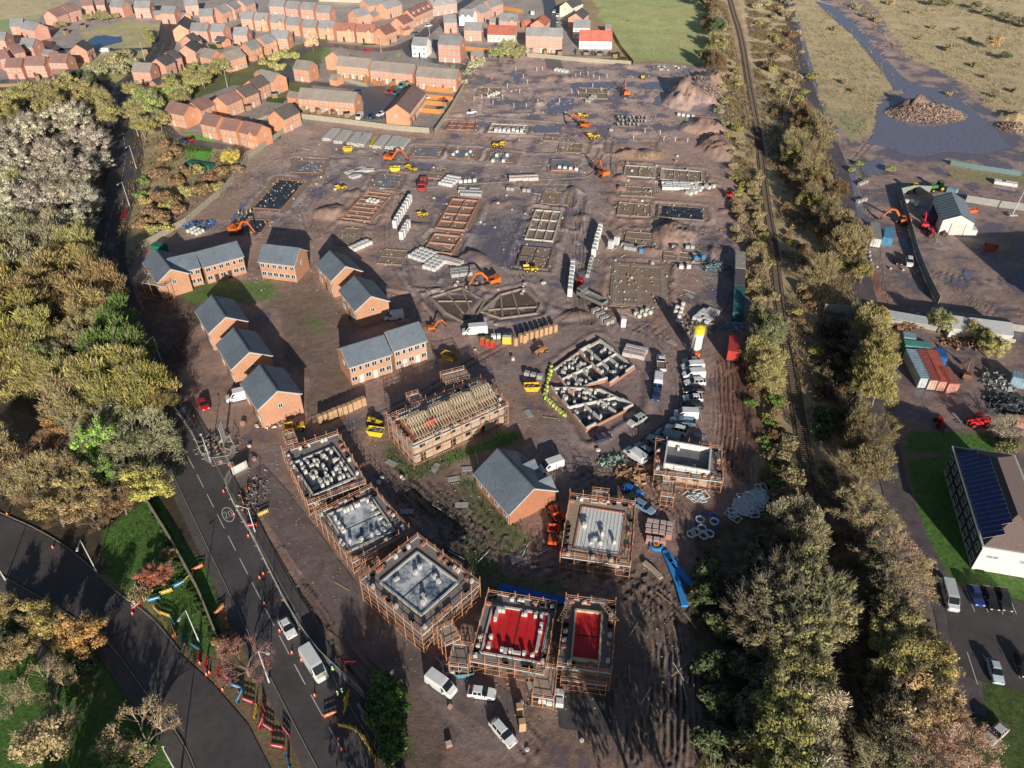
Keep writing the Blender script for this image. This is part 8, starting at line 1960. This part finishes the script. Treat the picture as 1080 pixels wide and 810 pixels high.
for i,(px,py,d) in enumerate([(364,768,-10),(369,769,-20),(374,771,-35),(379,775,-55),(383,780,-60),(387,785,-60),(391,792,-65),(394,799,-70),(397,806,-75),(366,741,80),(365,748,80),(366,736,75)]):
    barr(px,py,d,'yellow','yellow plastic barrier in the curved line beside the retaining wall','yellow barriers by the retaining wall')
for px,py,d,c,l in [(256,529,-60,'orange','orange barrier at the top of the long fenced strip'),(258,540,-75,'red','red barrier inside the long fenced strip'),(266,556,10,'red','red barrier at the foot of the long fenced strip'),(261,517,-70,'orange','orange barrier near the green barrier board'),(349,755,25,'orange','orange red barrier board lying on the main road'),(278,543,35,'yellow','yellow barrier on the verge east of the fenced strip'),(370,700,0,'red','red barrier beside the mud bank')]:
    barr(px,py,d,c,l)
CONEO=M("cone_orange",(.80,.12,.03),.5,.1,3); cm_=MB(); cm_.box(0,0,0,.42,.42,.05,CONEO); cm_.tube((0,0,.05),(0,0,.8),.17,CONEO,10,.03); cm_.tube((0,0,.33),(0,0,.5),.125,WS_,10,.09); CNM=cm_.mesh('cone')
for px,py in [(252,731),(235,728),(218,712),(211,700),(221,710),(195,680),(183,671),(140,640),(8,543),(56,578),(279,637),(295,666),(308,689),(332,734),(357,780),(360,790),(386,812),(236,519),(247,543),(262,566),(180,416),(278,606),(318,697),(140,648),(274,610),(205,440)]:
    x,y=G(px,py); o=add('traffic_cone',CNM,None,(x,y,0),0); tag(o,'orange and white traffic cone set out along the road works','cone','traffic cones along the road works')
# people
def person(p,rz,label,vest=(.35,.75,.15),group=None):
    x,y=G(*p); t=thing('person',label,'person',(x,y),rz,group); me=bpy.data.meshes.new('body')
    V=[(0,0,.95),(0,0,1.2),(0,0,1.45),(0,0,1.55),(0,0,1.68),(.09,0,.9),(.11,.03,.5),(.11,0,.07),(.11,-.14,.04),(-.09,0,.9),(-.11,.05,.5),(-.11,0,.07),(-.11,-.14,.04),(.2,0,1.42),(.27,.02,1.15),(.25,-.12,.9),(-.2,0,1.42),(-.27,.02,1.15),(-.25,-.12,.9)]
    E=[(0,1),(1,2),(2,3),(3,4),(0,5),(5,6),(6,7),(7,8),(0,9),(9,10),(10,11),(11,12),(2,13),(13,14),(14,15),(2,16),(16,17),(17,18)]
    me.from_pydata(V,E,[]); o=add('body',me,t); sk=o.modifiers.new('skin','SKIN'); rad=[.15,.15,.14,.06,.10,.09,.065,.05,.045,.09,.065,.05,.045,.06,.045,.035,.06,.045,.035]
    for i,r_ in enumerate(rad): me.skin_vertices[0].data[i].radius=(r_,r_)
    me.skin_vertices[0].data[0].use_root=True
    o.modifiers.new('sub','SUBSURF').levels=1; me.materials.append(M("work_clothes",(.04,.045,.07),.8))
    m=MB(); m.loft([[(.19*math.cos(a)*1.1*k,.14*math.sin(a)*k,z) for a in [j*math.pi/6 for j in range(12)]] for z,k in ((.92,1.0),(1.2,1.02),(1.42,1.05),(1.5,.7))],M("hi_vis_%d"%int(vest[0]*100),vest,.6)); add('hi_vis_vest',m,t)
    m=MB(); m.loft([[(.13*math.cos(a)*k,.15*math.sin(a)*k,z) for a in [j*math.pi/6 for j in range(12)]] for z,k in ((1.70,1.0),(1.78,.85),(1.83,.4))],WS_); add('helmet',m,t)
for i,(p,l) in enumerate([((252.5,228),'person in a hi vis vest, left of the group by the black slab'),((256,229.5),'person in a hi vis vest, second in the group by the black slab'),((261,228.5),'person in a hi vis vest, third in the group by the black slab'),((265,226.5),'person in a hi vis vest, right of the group by the black slab'),
   ((357,736),'person in a green hi vis jacket, left of the pair by the yellow barriers'),((362,733),'person in a green hi vis jacket, right of the pair by the yellow barriers'),((352,710),'person in a yellow vest by the mesh fence beside the white van'),((144,641),'person in hi vis bending at the first barrier of the branch road')]):
    person(p,.4+i,l,(.35,.75,.2) if i>3 else (.7,.75,.15))
# railway
RL=resample(smooth(W(RAILPX),2),.65); BAL=M("ballast",(.145,.11,.08),.95,.35,3,.3); SLP=M("sleeper",(.17,.135,.105),.9,.2,3); RAILM=M("rail_steel",(.16,.11,.08),.5,.2,3)
bal=MB(); ribbon(bal,RL[::4],3.0,-.0,BAL); o=struct("railway_ballast",bal)
st=MB(); N_=normals(RL)
for p,n in zip(RL,N_): st.box(p[0],p[1],.02,2.5,.26,.1,SLP,math.atan2(n[1],n[0]))
for s in(-.75,.75): ribbon(st,RL[::3],.09,.12,RAILM,off=s,h=.14)
struct("railway_track",st)
